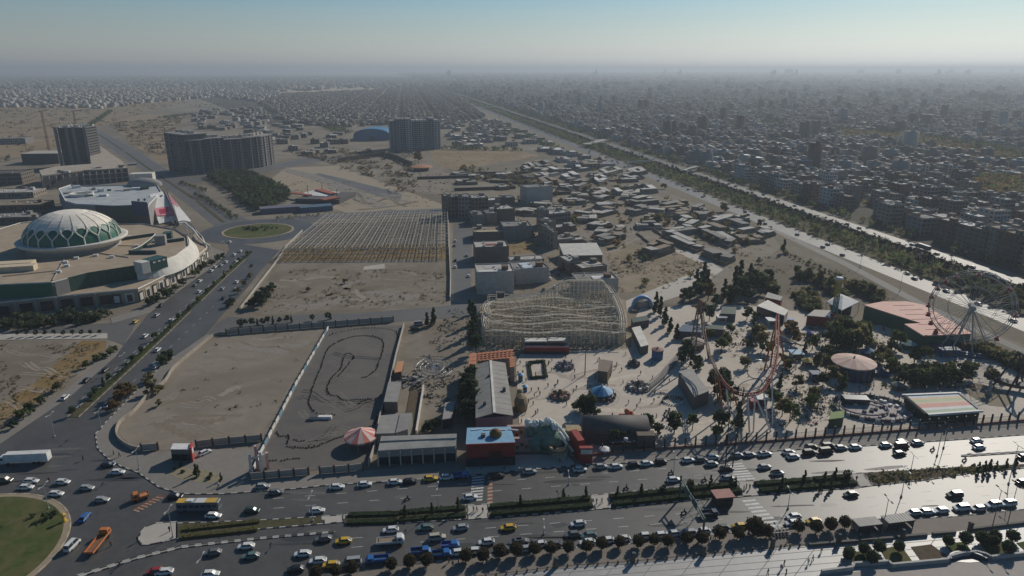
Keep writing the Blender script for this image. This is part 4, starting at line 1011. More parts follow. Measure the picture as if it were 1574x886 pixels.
for i in range(NX):
 for j in range(NY):
  a,c=fp_(i+.5,j),fp_(i+.5,j+1);b.bar(a+Vector((0,0,FH+.8)),c+Vector((0,0,FH+.8)),.16)
  if(i*7+j*3)%4==0:b.bar(fp_(i,j)+Vector((0,0,FH+.5)),fp_(i+1,j+1)+Vector((0,0,FH+.5)),.14)
  if j==0:b.bar(fp_(i,0),fp_(i+1,0)+Vector((0,0,FH)),.12)
  if j<1:b.bar(fp_(i,0)+Vector((0,0,FH*.5)),fp_(i+1,0)+Vector((0,0,FH*.5)),.2)
b.build('bracing',steelw,fr,kind='stuff')
fw=thing('boundary_wall','long pale boundary wall along the right side of the steel frame','wall',P(692,400));w0=Vector(fw.location)
for k,((u1,v1),(u2_,v2))in enumerate((((692,462),(692.5,430)),((692.5,430),(691,396)),((691,396),(690,360)),((690,360),(689,325)))):
 p,q=P(u1,v1)-w0,P(u2_,v2)-w0;b=MB();b.bar((p.x,p.y,1.1),(q.x,q.y,1.1),.3,2.2);b.build('panel',creamw,fw)
fw=thing('boundary_wall','low sandy boundary wall on the avenue side of the steel frame lot','wall',P(410,430));w0=Vector(fw.location)
pts=[p-w0 for p in W2([(368,478),(400,436),(424,405),(440,380),(465,356)])]
for p,q in zip(pts[:-1],pts[1:]):b=MB();b.bar((p.x,p.y,.8),(q.x,q.y,.8),.3,1.6);b.build('panel',concm,fw)
sheet('concrete_slab',[(560,410),(591,406),(592,413),(558,415)],.07,concm)
# ---------------------------------------------------------------- village and apartment houses between the lots
def Zv(x,y):return(680+x/4.218,260+y/4.218)
hn_=0
def house_at(x1,y1,x2,y2,yt,dep,wi,ri,label,zf=Zv,cat='house',st=None,win=False,name='apartment_house',extra=None):
 global hn_
 (u1,v1),(u2_,v2)=zf(x1,y1),zf(x2,y2);a,c=P(u1,v1),P(u2_,v2);d=c-a
 vt=zf((x1+x2)/2,yt)[1];h=max(2.6,hgt((u1+u2_)/2,(v1+v2)/2,vt));n=Vector((-d.y,d.x,0)).normalized()
 m=(a+c)/2+n*dep/2;hn_+=1;st=st or max(1,int(round(h/3.3)))
 hmesh=house_meshes(d.length,dep,h,st,300+hn_,win=win,parapet=.7 if h>5 else .35)
 t=place_house(name,hmesh,wi,ri,m.x,m.y,math.atan2(d.y,d.x),label,cat)
 if not win:
  b=MB()
  for k in range(st):
   for sx in(-1,1):
    for i in range(4):b.box((sx*(d.length/2+.01),-dep/2+(i+.5)*dep/4,k*h/st+1),(.1,1.7,1.5))
  b.build('window',glassm,t,kind='stuff')
 if extra:extra(t,d.length,dep,h)
 return t
def roofpatch(m,fx0,fx1,fy0,fy1,z=.5,nm='roof_cover'):
 def f(t,w,d,h):
  b=MB();b.box(((fx0+fx1-1)/2*w,(fy0+fy1-1)/2*d,h+.1),((fx1-fx0)*w,(fy1-fy0)*d,z));b.build(nm,m,t)
 return f
yell=mat('pale_yellow_sheet',(.50,.42,.27),.7);bluew=mat('blue_white_sheet',(.48,.53,.58),.6)
house_at(40,318,102,312,185,16,0,1,'leftmost dark house of the far row beside the steel frame',win=True)
house_at(103,316,190,312,185,16,1,0,'grey house in the middle of the far row beside the steel frame',win=True)
house_at(191,314,298,308,190,16,0,1,'broad brown house at the right end of the far row beside the steel frame',win=True)
house_at(300,250,380,246,205,13,1,3,'small grey house with white roof behind the far row')
house_at(382,240,470,236,190,13,0,0,'low brown house behind the far row, next to the courtyard')
house_at(200,365,285,360,300,16,1,0,'grey house with cluttered roof at the top of the side street')
house_at(288,362,355,358,290,14,2,1,'cream house with a pale stair hut second from the side street top')
house_at(358,348,470,340,262,16,0,1,'dark brown house with a pale roof edge facing the inner lane',extra=roofpatch(concm,0,.9,0,.25))
house_at(203,470,390,466,412,20,0,2,'brown house with a pale yellow roof edge along the side street',extra=roofpatch(yell,.1,1.0,.0,.2))
house_at(395,462,578,456,375,18,1,0,'broad blank blue-grey house wall right of the yellow-edged house')
house_at(545,228,714,215,118,16,3,0,'large pale grey apartment house standing alone at the far end of the lane')
house_at(215,610,432,602,510,17,0,1,'dark brown house with white and red roof covers on the side street',extra=roofpatch(mat('red_cover',(.35,.12,.10),.7),.3,.75,.35,.55))
house_at(226,815,466,806,672,17,3,1,'blank whitish grey corner house nearest the cross street',extra=roofpatch(ROOFS[3],.05,.95,.0,.28,.3))
house_at(474,752,690,735,650,17,3,0,'grey white house with a blue-white roof cover right of the corner house',extra=roofpatch(bluew,.25,.58,.1,.75,.5))
house_at(440,640,660,628,590,9,1,1,'low cluttered house behind the house with blue-white roof cover')
house_at(648,385,690,382,272,14,2,0,'narrow tall cream house at the left of the inner lane corner')
house_at(690,385,830,370,290,16,1,1,'wide grey house with pale balcony wall behind the lane corner',win=True)
house_at(672,450,735,442,345,12,2,2,'narrow cream house in front of the lane corner')
house_at(738,440,830,432,380,11,0,1,'low brown house with a bright roof in the lane corner')
house_at(718,520,745,518,415,26,2,0,'slim tall cream house wall along the lane left of the warehouse')
house_at(750,500,860,490,455,11,1,0,'small grey house behind the white-roofed warehouse')
house_at(822,690,900,682,610,18,0,1,'brown house with tall side wall behind the coaster hill')
house_at(905,720,1065,700,640,14,5,1,'mud-coloured house with two pale roof slabs behind the coaster hill',extra=roofpatch(concm,.35,.95,.3,.9,.4))
house_at(872,812,1138,800,722,14,3,0,'long whitish grey house with a blue sign behind the coaster hill',extra=roofpatch(ROOFS[3],.4,.9,.1,.5,.5))
house_at(800,560,1036,552,450,6,2,1,'low cream strip of rooms behind the warehouse roof')if False else None
# white-roofed warehouse
a,c=P(*Zv(790,612)),P(*Zv(1036,606));d=c-a;wh=thing('warehouse','warehouse with one broad sloping white roof behind the bare lot','warehouse',(a+c)/2,math.atan2(d.y,d.x));L=d.length
b=MB();b.box((0,10,0),(L,20,5.2),bottom=False);b.build('wall',WALLS[0],wh)
b=MB();b.add([(-L/2-.4,-.5,5.25),(L/2+.4,-.5,5.25),(L/2+.4,21,8),(-L/2-.4,21,8),(-L/2-.4,-.5,5.0),(L/2+.4,-.5,5.0),(L/2+.4,21,5.0),(-L/2-.4,21,5.0)],[(0,1,2,3),(4,5,1,0),(5,6,2,1),(6,7,3,2),(7,4,0,3)]);b.build('roof',creamw,wh)
b=MB();b.box((-L*.2,-.1,0),(5,.2,4));b.build('door',darkc,wh)
sheet('dry_grass',[Zv(425,560),Zv(430,480),Zv(600,458),Zv(610,540)],.05,drym)
# mud-brick compounds: a yard wall with rooms along it
def compound(corners,h,label,wi=5,ri=2,zf=None,seed=0,rooms=4,name='courtyard_house',wins=True):
 r=random.Random(seed+77);pts=ccw([P(*(zf(*q)if zf else q))for q in corners]);c=sum(pts,Vector())/len(pts)
 t=thing(name,label,'house',c);pts=[p-c for p in pts];n=len(pts)
 for i in range(n):
  p,q=pts[i],pts[(i+1)%n];b=MB();b.bar((p.x,p.y,h*.3),(q.x,q.y,h*.3),.35,h*.6);b.build('yard_wall',WALLS[wi],t)
 b=MB();b.add([(p.x,p.y,.075)for p in pts],tri(pts));b.build('yard_floor',MATS['pale_concrete']if seed%3==0 else MATS['lot_dirt'],t)
 for k in range(rooms):
  i=k%n;p,q=pts[i],pts[(i+1)%n];d=q-p;nn=Vector((-d.y,d.x,0)).normalized();L=d.length
  w=L*r.uniform(.35,.75);dd=min(6.5,L*.6)*r.uniform(.7,1.1);s_=r.uniform(w/2/L,1-w/2/L);m=p+d*s_+nn*(dd/2+.2);hh=h*r.uniform(.85,1.25);rz_=math.atan2(d.y,d.x)
  b=MB();b.box((m.x,m.y,0),(w,dd,hh),rz_,bottom=False);rm=b.build('room',WALLS[r.choice((wi,wi,0,2))],t)
  b=MB();b.box((m.x,m.y,hh),(w+.3,dd+.3,.3),rz_);b.build('roof',ROOFS[r.choice((ri,ri,1,0))],rm)
  b=MB();e=d.normalized()
  for j in range(max(2,int(w/3))):
   o=m+e*((j+.5)/max(2,int(w/3))-.5)*w;b.box((o.x,o.y,.9),(1.1,dd+.08,1.3),rz_)
  b.build('window',glassm,rm,kind='stuff')
 return t
CMP=[((310,168),(450,187),(592,150),(440,120)),((630,92),(700,110),(840,95),(760,62)),((632,145),(690,168),(790,150),(730,125)),((715,395),(800,430),(935,385),(830,345)),((850,295),(1060,392),(1112,372),(920,285)),((1065,270),(1255,365),(1305,335),(1150,250)),((1115,235),(1265,292),(1435,262),(1250,195)),((1425,285),(1470,305),(1545,285),(1480,255)),((1090,405),(1240,470),(1300,440),(1160,395)),((925,160),(960,190),(1045,170),(1000,140)),((935,230),(1010,265),(1085,225),(1000,185)),((1010,150),(1080,190),(1150,165),(1080,120)),((780,130),(850,150),(1020,130),(940,95)),((410,60),(470,85),(570,60),(490,35)),((430,330),(520,345),(600,325),(520,300)),((545,290),(600,320),(640,300),(600,275)),((400,240),(480,250),(560,235),(480,215)),((440,290),(520,300),(560,270),(470,262)),((560,262),(600,275),(640,265),(600,245)),((220,320),(300,345),(400,335),(300,300)),((230,260),(290,270),(340,255),(290,235))]
CLAB=['mud courtyard house with a pale flat roof at the edge of the open field','long mud compound with pale roofs near the access road','low dark compound just before the long pale-roofed compound','dark square compound standing alone on the bare lot','long row of grey-roofed rooms with a bright roof end along the lane','narrow long compound behind the bright roof end','large courtyard house with a wide pale yard beside the access road','small compound nearest the access road with pale roof','whitish row of rooms ending at the dark tree grove','small compound behind the bare round tree','compound with a white gable roof beside the bare round tree','clustered rooms between the bare tree and the access road','wide low compound at the middle of the village','small compound between two dirt paths','low courtyard house right of the slim tall cream house','small house with pale roof at the edge of the bare lot','courtyard house with bright white roof sheet in the village','cluster of dark rooms around a small yard left of the bare lot','small brown house at the right end of the clustered rooms','row of low rooms behind the warehouse','tiny compound beside the slim tall house']
for i,(q,l)in enumerate(zip(CMP,CLAB)):compound(q,3.8 if i!=3 else 4.6,l,(5,0,2,5)[i%4],(2,1,0)[i%3],ZF3,i,4+i%2)
CM2=[((670,95),(740,105),(775,85),(700,70)),((640,690),(690,715),(770,700),(720,665)),((550,800),(590,830),(835,815),(770,770)),((415,810),(470,845),(550,830),(500,790)),((600,720),(650,745),(750,730),(690,690)),((320,650),(345,690),(425,680),(400,630)),((430,620),(470,660),(530,650),(500,605)),((470,690),(520,720),(620,690),(560,660)),((100,700),(150,730),(260,700),(180,670)),((60,640),(120,680),(200,655),(140,620)),((300,770),(350,800),(420,770),(370,750)),((420,730),(480,770),(540,740),(480,715)),((100,745),(150,780),(230,760),(170,730)),((0,660),(40,690),(90,670),(50,640)),((240,720),(300,750),(370,730),(310,700))]
CL2=['far small compound beyond the green strip','courtyard compound with pale roofs near the expressway bend','long L-shaped compound with a dark front wall','small compound with white roof left of the L-shaped compound','pale-roofed compound beside the far access road','white-roofed hall beside the far road','grey hall right of the white-roofed hall','pale low compound between the halls and the road','brown compound behind the large pale apartment house','pale walled yard at the far edge of the village','low mud rooms beside the conifer','small pale rooms along the dirt path','dark low rooms just behind the large pale apartment house','walled pale yard left of the village','rooms with brown roofs in the middle of the far village']
for i,(q,l)in enumerate(zip(CM2,CL2)):
 if i:compound(q,3.6,l,(5,0,1)[i%3],(2,1,3)[i%3],ZG3,40+i,4)
for i,(u,v,w,rz_)in enumerate(((705,274,60,.2),(760,268,50,.1),(800,283,44,-.3),(745,292,40,.2),(850,300,30,.3))):
 t=thing('field_wall','%s field wall of dark earth behind the village'%('longest','second longest','middle','short','shortest')[i],'wall',P(u,v),rz_);b=MB();b.box((0,0,0),(w*1.6,2.2,3));b.box((w*.8,12,0),(2,26,3));b.build('bank',MATS['earth_wall'],t)
 # trees in the village
for i,(x,y,k,key,s,l)in enumerate(((835,210,'spread','olive',2.0,'wide bare greyish tree beside the white gable roof'),(590,765,'spread','olive',1.5,''),(440,745,'cone','dark',1.1,''),(870,790,'spread','brown',1.3,''),(320,230,'spread','olive',1.3,''),(1230,140,'spread','olive',1.8,''),(1370,340,'spread','olive',1.3,''),(210,780,'spread','brown',1.6,''),(320,770,'spread','olive',1.2,''),(520,840,'spread','olive',1.3,''),(1345,200,'spread','olive',1.3,''),(1450,230,'spread','olive',1.3,''))):
 zf=ZG3 if y>700 else ZF3;u,v=zf(x,y);p=P(u,v);tree(p.x,p.y,k,key,s,l or '%s %s tree between the village houses, %s from the left'%(key,'pointed' if k=='cone' else 'spreading',nth(i)),'trees in the village')
 # ---------------------------------------------------------------- walls round the sand lot and the kart track
postm=mat('wall_post',(.10,.07,.06),.85);panm=mat('wall_panel',(.34,.30,.26),.85,scale=.6)
def panel_wall(name,pts,label,step=5.2,h=2.3,ph=2.9,pm=panm,qm=postm,cat='wall',t_=.22):
 base=Vector(pts[0]);t=thing(name,label,cat,base);q=along([Vector(p)-base for p in pts],step)
 for i,(p,d)in enumerate(q):
  b=MB();b.box((p.x,p.y,0),(.5,.5,ph),math.atan2(d.y,d.x));b.build('post',qm,t)
  if i<len(q)-1:
   r_=q[i+1][0];e=(r_-p).normalized()*.3;b=MB();a,c=p+e,r_-e;b.bar((a.x,a.y,.16+h/2),(c.x,c.y,.16+h/2),t_,h);b.build('panel',pm,t)
 return t
panel_wall('panel_wall',W2([(218,693.5),(240,692),(262,690)]),'short stub of panelled wall left of the red kiosk')
panel_wall('panel_wall',W2([(302,688),(345,683),(393,679),(404,678)]),'panelled wall with dark posts between the red kiosk and the kart fence')
panel_wall('panel_wall',W2([(348,515),(420,509),(500,503),(560,498),(619,494)]),'long panelled wall with dark posts along the cross street',5.6,2.6,3.2)
panel_wall('panel_wall',W2([(384,738),(455,732),(490,729)]),'panelled wall with dark posts left of the kart track gate',4.4)
panel_wall('panel_wall',W2([(492,729),(530,726),(566,722)]),'panelled wall with dark posts at the foot of the kart track',4.4)
cw=thing('curved_wall','low sandy wall curving round the sand lot beside the avenue','wall',P(200,660));w0=Vector(cw.location)
pts=[p-w0 for p in spline(W2([(218,694),(200,690),(183,678),(179,665),(186,650),(205,636),(226,612),(254,588),(267,568),(300,540),(328,518),(348,515)]),3)]
for p,q in zip(pts[:-1],pts[1:]):b=MB();b.bar((p.x,p.y,.8),(q.x,q.y,.8),.35,1.6);b.build('wall_segment',mat('sandy_wall',(.33,.28,.225),.9,scale=.5),cw)
kf=thing('kart_fence','low white and blue fence slanting between the sand lot and the kart track','fence',P(450,600));w0=Vector(kf.location)
pl=W2([(505,505),(455,592),(412,676),(400,700),(386,733)])
for i,(p,d)in enumerate(along(pl,5.0)):
 p=p-w0;q=p+d*4.8;b=MB();b.bar((p.x,p.y,.65),(q.x,q.y,.65),.35,1.3);b.build('panel',(whitew,mat('fence_blue',(.16,.26,.32),.7),whitew,creamw)[i%4],kf)
 b=MB();b.box((p.x,p.y,0),(.4,.4,1.7));b.build('post',darkc,kf)
kw=thing('kart_wall','thin pale wall between the kart track and the dirt yard','wall',P(610,560));w0=Vector(kw.location)
for p,q in zip(*(lambda L_:(L_[:-1],L_[1:]))(dense(W2([(621,502),(609,548),(600,590),(584,645),(576,690),(567,718)]),9))):
 p,q=p-w0,q-w0;b=MB();b.bar((p.x,p.y,1),(q.x,q.y,1),.3,2);b.build('panel',concm,kw)
 # tyre barriers of the kart track
tyre=MB();tyre.lathe((0,0,0),[(.28,0),(.33,.14),(.28,.28),(.15,.28),(.15,0)],8)
tyrem=mat('tyre',(.018,.018,.018),.9);tyrew=mat('tyre_grey',(.16,.155,.15),.9)
def tyres(zpts,label,step=.92,rows=1,zf=ZE2):
 pts=spline(W2([zf(*q)for q in zpts]),5);b=MB();r=random.Random(len(zpts)*7);b0=pts[0].copy()
 for i,(p,d)in enumerate(along(pts,step)):
  if r.random()<.03:continue
  n=Vector((-d.y,d.x,0))
  for k in range(rows):
   q=p-b0+n*(k*.8+r.uniform(-.2,.2));b.mi=1 if r.random()<.1 else 0;o=len(b.v)
   b.add([(v[0]+q.x,v[1]+q.y,v[2]+.06)for v in tyre.v],tyre.f)
   if r.random()<.15:b.add([(v[0]+q.x,v[1]+q.y,v[2]+.43)for v in tyre.v],tyre.f)
 o=b.build('tyre_barrier',[tyrem,tyrew],loc=b0);tag(o,label,'tyre barrier','tyre barriers of the kart track','stuff')
tyres([(100,690),(120,715),(170,710),(165,770),(200,780),(320,780),(400,750),(480,720),(560,690),(640,660),(690,640),(705,590)],'tyre barrier sweeping across the foot of the kart track')
tyres([(450,583),(380,585),(320,560),(295,515),(300,470),(330,380),(365,300),(400,200),(440,160),(540,115),(640,105),(720,120),(745,150),(740,200),(715,270),(700,310),(650,350),(610,360)],'longest tyre barrier looping round the kart track')
tyres([(570,240),(550,215),(520,215),(500,250),(490,300),(440,350),(410,400),(405,440),(430,465),(470,470),(500,495),(600,490),(700,485),(735,460)],'S-shaped tyre barrier inside the kart loop')
tyres([(420,100),(520,75),(620,60),(740,60),(820,80),(832,130)],'thin tyre barrier along the top of the kart track',1.6,1)
tyres([(60,860),(130,860),(180,850),(250,845)],'short tyre barrier nearest the boulevard');tyres([(205,735),(240,742),(270,738)],'small heap of tyres left of the striped tent')
tyres([(565,235),(540,270),(500,320),(470,350)],'inner tyre barrier beside the S bend',1.3,1)
gk=thing('go_kart_shelter','small white and dark kart shelter with tyres on the track','shelter',P(*ZE2(370,605)));b=MB();b.box((0,0,0),(7.5,1.6,1.1));b.build('wall',whitew,gk);b=MB();b.box((-2.5,-.2,1.12),(3,2.2,.2));b.build('roof',darkc,gk)
# ---------------------------------------------------------------- red kiosk, gate pylon, striped tent, sheds
def shed(name,px,h,wallm,roofm,label,cat='shed',ridge=None,drop=0.0,over=.35,hb=None):
 """px: front-left, front-right, back-right, back-left corners of the roof, seen at height h; ridge raises the long middle, hb = height at the back"""
 hb=hb if hb is not None else h;q=[P(px[0][0],px[0][1],h),P(px[1][0],px[1][1],h),P(px[2][0],px[2][1],hb),P(px[3][0],px[3][1],hb)]
 c=sum(q,Vector())/4;c.z=0;t=thing(name,label,cat,c);q=[p-c for p in q]
 ins=[p.lerp(sum(q,Vector())/4,.02)for p in q]
 b=MB();lo=[Vector((p.x,p.y,0))for p in ins];b.add(lo+[p-Vector((0,0,.1))for p in ins],[(0,1,5,4),(1,2,6,5),(2,3,7,6),(3,0,4,7),(4,5,6,7)]);b.build('wall',wallm,t)
 up_=Vector((0,0,.28));b=MB()
 if ridge:
  m0,m1=(q[0]+q[1])/2+Vector((0,0,ridge)),(q[3]+q[2])/2+Vector((0,0,ridge))
  b.add([q[0],m0,q[1],q[3],m1,q[2],q[0]+up_,m0+up_,q[1]+up_,q[3]+up_,m1+up_,q[2]+up_],[(6,7,10,9),(7,8,11,10),(0,6,9,3),(8,2,5,11),(0,1,7,6),(1,2,8,7),(3,9,10,4),(4,10,11,5),(0,3,4,1),(1,4,5,2)])
 else:b.add(q+[p+up_ for p in q],[(4,5,6,7),(0,1,5,4),(1,2,6,5),(2,3,7,6),(3,0,4,7),(3,2,1,0)])
 b.build('roof',roofm,t);return t,q,c
hallr=mat('hall_roof',(.25,.24,.22),.7,scale=.3,big=.4,bigscale=.08,bigcol=(.175,.165,.15))
t,q,c=shed('long_hall',[(731,644),(789,640),(777,559),(731,562)],6.5,mat('hall_wall',(.19,.18,.20),.85),hallr,'long grey hall with a low gable roof behind the blue-roofed building','hall',ridge=1.5)
m0,m1=(q[0]+q[1])/2+Vector((0,0,1.8)),(q[3]+q[2])/2+Vector((0,0,1.8));b=MB();b.bar(m0,m1,.9,.25);b.build('ridge_cap',creamw,t)
for k in range(1,11):
 for s_ in(0,1):
  e0,e1=q[0 if s_==0 else 1],q[3 if s_==0 else 2];b=MB();b.bar(e0.lerp(e1,k/11)+Vector((0,0,.3)),m0.lerp(m1,k/11)-Vector((0,0,.02)),.16,.07);b.build('roof_seam',mat('seam_grey',(.25,.235,.22),.7),t)
for u,v in((745,622),(775,600),(752,580)):p=P(u,v,7.6)-c;b=MB();b.box((p.x,p.y,7),(1.1,1.1,1.7));b.build('roof_vent',darkc,t)
# orange tiled roofs behind the hall, tile rows as ridges
tiler=mat('orange_tiles',(.60,.22,.11),.8,col2=(.68,.30,.17),scale=.8)
for px,h,lb in(([(719,569),(731,568),(732,544),(722,545)],7,'narrow left wing with orange tiled roof behind the grey hall'),([(733,556),(788,551),(789,538),(733,544)],7,'orange tiled roof wing behind the grey hall gable'),([(784,566),(791,565),(791,551),(783,552)],6.6,'small right wing with orange tiled roof beside the grey hall')):
 t,q,c=shed('tiled_building',px,h,WALLS[2],tiler,lb,'building',hb=h+1.4)
 for k in range(9 if px[1][0]-px[0][0]>30 else 4):
  f_=(k+.5)/(9 if px[1][0]-px[0][0]>30 else 4);a,b2=q[0].lerp(q[1],f_),q[3].lerp(q[2],f_);b=MB();b.bar(a+Vector((0,0,.34)),b2+Vector((0,0,.34)),.55,.2);b.build('tile',MATS['orange_tiles'],t)
 for k in range(1,4):b=MB();b.bar(q[0].lerp(q[3],k/4)+Vector((0,0,.36)),q[1].lerp(q[2],k/4)+Vector((0,0,.36)),.3,.24);b.build('tile_shadow_bar',mat('tile_shadow_row',(.34,.12,.06),.8),t)  # bars across the tiles, with the shadow between rows put into their darker colour
 # red building with the sky-blue roof
brm=mat('sky_blue_roof',(.21,.38,.52),.6,scale=.5,big=.35,bigscale=.15,bigcol=(.17,.32,.46));redb=mat('dark_red_wall',(.26,.035,.03),.6,scale=.5)
t,q,c=shed('blue_roof_building',[(716,684),(792,681),(785,657),(718,659)],8,redb,brm,'red building with a flat sky-blue roof next to the park gate','building')
for s_,m in((0,creamw),):
 a,b2=q[0],q[1];b=MB();b.bar(a+Vector((0,-.3,.1)),b2+Vector((0,-.3,.1)),.3,.5);b.build('cornice',redb,t)
p=P(762,670,8.3)-c
b=MB();b.lathe((p.x,p.y,8.25),[(1.6,0),(1.8,1.0),(1.4,1.9),(.6,2.5),(.01,2.6)],14,sx=1.15);b.build('roof_dome',mat('ochre_brown',(.14,.085,.03),.7,scale=1,col2=(.22,.14,.05)),t)
b=MB();b.box((p.x-4,p.y-.5,8.25),(1.4,1.2,1.0));b.build('roof_unit',darkc,t)
for k in range(4):b=MB();x0=p.x-8+4*k;b.bar((x0,p.y+3.4+k*.2,8.4),(x0+3.2,p.y+4.2-k*.3,8.4),.5,.2);b.build('roof_batten',bluew,t)
for k in range(3):
 a=q[0].lerp(q[1],.50+.09*k);b=MB();b.box((a.x,a.y-.2,2.6),(1.0,.2,1.6));b.ball((a.x,a.y-.25,4.7),.55,8,5);b.bar((a.x-.8,a.y-.25,3.0),(a.x+.8,a.y-.25,3.9),.3,.2);b.build('emblem',mat('emblem_dark',(.07,.03,.025),.7),t)
b=MB();b.bar(q[0]+Vector((0,-.4,-6.2)),q[1]+Vector((0,-.4,-6.2)),.3,2.6);b.build('dark_shopfront',navyg,t)
# long white shed in two roof planes and sheds of the dirt yard
t,q,c=shed('long_shed',[(581,694),(701,687),(702,668),(586,672)],5.2,stone,mat('shed_roof_cream',(.42,.395,.345),.75,scale=.3,big=.3,bigscale=.1),'long cream-roofed shed with an open dark front along the boulevard','shed',hb=6.8)
b=MB();b.bar(q[3].lerp(q[0],.36)+Vector((0,0,.36)),q[2].lerp(q[1],.36)+Vector((0,0,.36)),.5,.3);b.build('roof_seam',MATS['seam_grey'],t)
for k in range(7):p=q[0].lerp(q[1],(k+.5)/7);b=MB();b.box((p.x,p.y-.1,.3),(3.2,.3,2.6));b.build('opening',navyg,t)
for k in range(8):p=q[0].lerp(q[1],k/7);b=MB();b.box((p.x,p.y-.5,0),(.4,.4,5));b.build('pillar',concm,t)
greyr=mat('sheet_grey',(.27,.255,.235),.7,scale=.4)
shed('yard_shed',[(590,619),(611,619),(617,588),(597,588)],4,WALLS[0],greyr,'square grey-roofed shed at the kart track edge',ridge=.0)
shed('yard_shed',[(578,668),(608,667),(615,637),(585,640)],4.2,WALLS[1],greyr,'large grey-roofed shed behind the long cream shed')
shed('yard_shed',[(608,667),(627,661),(634,636),(615,637)],4.6,WALLS[1],hallr,'paler shed joined to the large grey shed')
shed('yard_shed',[(680,646),(694,644),(700,618),(684,620)],3.6,navyg,MATS['sheet_grey'],'small shed under the dark trees of the dirt yard')
shed('orange_stall',[(606,574),(617,572),(621,556),(611,557)],3,WALLS[4],mat('orange_sheet',(.50,.25,.12),.7),'orange-roofed stall beside the kart track');shed('orange_stall',[(702,610),(711,609),(711,603),(703,604)],2.8,WALLS[4],MATS['orange_sheet'],'tiny orange stall beside the dark trees')
yw=thing('yard_wall','low cream wall with a dark strip dividing the dirt yard','wall',P(648,630));w0=Vector(yw.location);p,q_=P(640,668)-w0,P(651,597)-w0;b=MB();b.bar((p.x,p.y,.8),(q_.x,q_.y,.8),.5,1.6);b.build('panel',creamw,yw);b=MB();b.bar((p.x-3,p.y,.15),(q_.x-3,q_.y,.15),4,.3);b.build('planting_strip',soilm,yw)
b=MB();cc=P(668,565);r=random.Random(9)
for k in range(26):
 a=k*.2417;b.bar((0,0,.1),(8.5*math.cos(a),12*math.sin(a),.1),.12,.12)
for rr_ in(4,6,8):b.tube([(rr_*math.cos(k*.26),rr_*1.41*math.sin(k*.26),.12)for k in range(24)],.08,4,closed=True)
tag(b.build('ride_skeleton',metalm,loc=(cc.x,cc.y,.05)),'dismantled round ride skeleton lying on the dirt yard','ride')
for i in range(26):
 u,v=rng.uniform(612,650),rng.uniform(578,598);p=P(u,v);b=MB();b.box((0,0,0),(rng.uniform(.6,2.4),rng.uniform(.5,1.6),rng.uniform(.4,1.5)),rng.uniform(0,3));b.bar((-1,-.5,.3),(1,.6,1.2),.15)
 tag(b.build('scrap_part',(darkc,metalm,tyrem,stone)[i%4],loc=p),'piece of ride scrap in the heap beside the grey yard shed','scrap','scrap heap in the dirt yard')
 # striped tent
tt=thing('striped_tent','round red and white striped tent roof at the corner of the kart track','tent',P(556,684));TR=5.6
for k in range(16):
 a0,a1=k*math.pi/8,(k+1)*math.pi/8;b=MB();b.add([(TR*math.cos(a0),TR*math.sin(a0),3.6),(TR*math.cos(a1),TR*math.sin(a1),3.6),(0,0,6.2),(TR*math.cos(a0),TR*math.sin(a0),3.0),(TR*math.cos(a1),TR*math.sin(a1),3.0)],[(0,1,2),(3,4,1,0)]);b.build('roof_panel',mat('tent_red',(.52,.17,.13),.7)if k%2 else mat('tent_pink_white',(.62,.47,.42),.7),tt)
for k in range(8):a=k*.785;b=MB();b.tube([(5.1*math.cos(a),5.1*math.sin(a),0),(5.1*math.cos(a),5.1*math.sin(a),3.4)],.09,5);b.build('post',metalm,tt)
b=MB();b.ball((0,0,6.3),.35,8,6);b.build('finial',whitew,tt)
# red kiosk on the corner
t,q,c=shed('red_kiosk',[(262,692),(291,692),(293,683),(266,683)],4.6,mat('kiosk_wall',(.16,.15,.145),.8),whitew,'white-roofed kiosk with a red end wall on the street corner','kiosk')
a,b2=q[1],q[2];b=MB();b.bar(a+Vector((.4,0,-1.9)),b2+Vector((.4,0,-1.9)),.5,5.4);w_=b.build('red_end_wall',mat('bright_red',(.45,.06,.05),.6),t)
b=MB();p=a.lerp(b2,.5);b.bar(a.lerp(b2,.25)+Vector((.7,0,-1.2)),a.lerp(b2,.75)+Vector((.7,0,-1.2)),.1,1.6);b.build('sign_panel',whitew,w_)
for k in range(3):b=MB();p=q[0].lerp(q[1],.2+.3*k);b.box((p.x,p.y-.1,.8),(2.2,.2,2.2));b.build('window',navyg,t)
# park-style entrance pylon at the kart gate (pink and white slabs)
py=thing('gate_pylon','pink and white gate pylon with thin fins at the kart track corner','gate',P(394,726))
for k,(x,y,h,m)in enumerate(((-1.5,0,6,creamw),(0,1.5,8.5,mat('pylon_pink',(.50,.33,.30),.8)),(1.6,.5,7,whitew),(2.8,2.4,5.5,MATS['pylon_pink']))):b=MB();b.box((x,y,0),(.8,1.4,h),.5,taper=.85);b.build('fin',m,py)
b=MB();b.bar((-2,0,4.4),(3.4,2.6,5.2),.4,.6);b.build('crossbar',whitew,py)
for u,v,s_ in((268,724,.3),(302,734,.55),(305,727,.35),(281,727,.25),(322,737,.3),(325,732,.28),(340,740,.35),(278,718,.35)):
 p=P(u,v);tree(p.x,p.y,'cone' if s_>.34 else 'spread','dark',s_,'small dark shrub in the planted bed beside the red kiosk','shrubs beside the red kiosk')
sheet('planted_bed',[(255,728),(275,718),(330,726),(345,738),(325,744),(285,740)],.18,mat('bed_dry',(.20,.18,.11),.95,col2=(.27,.23,.16),scale=.6))
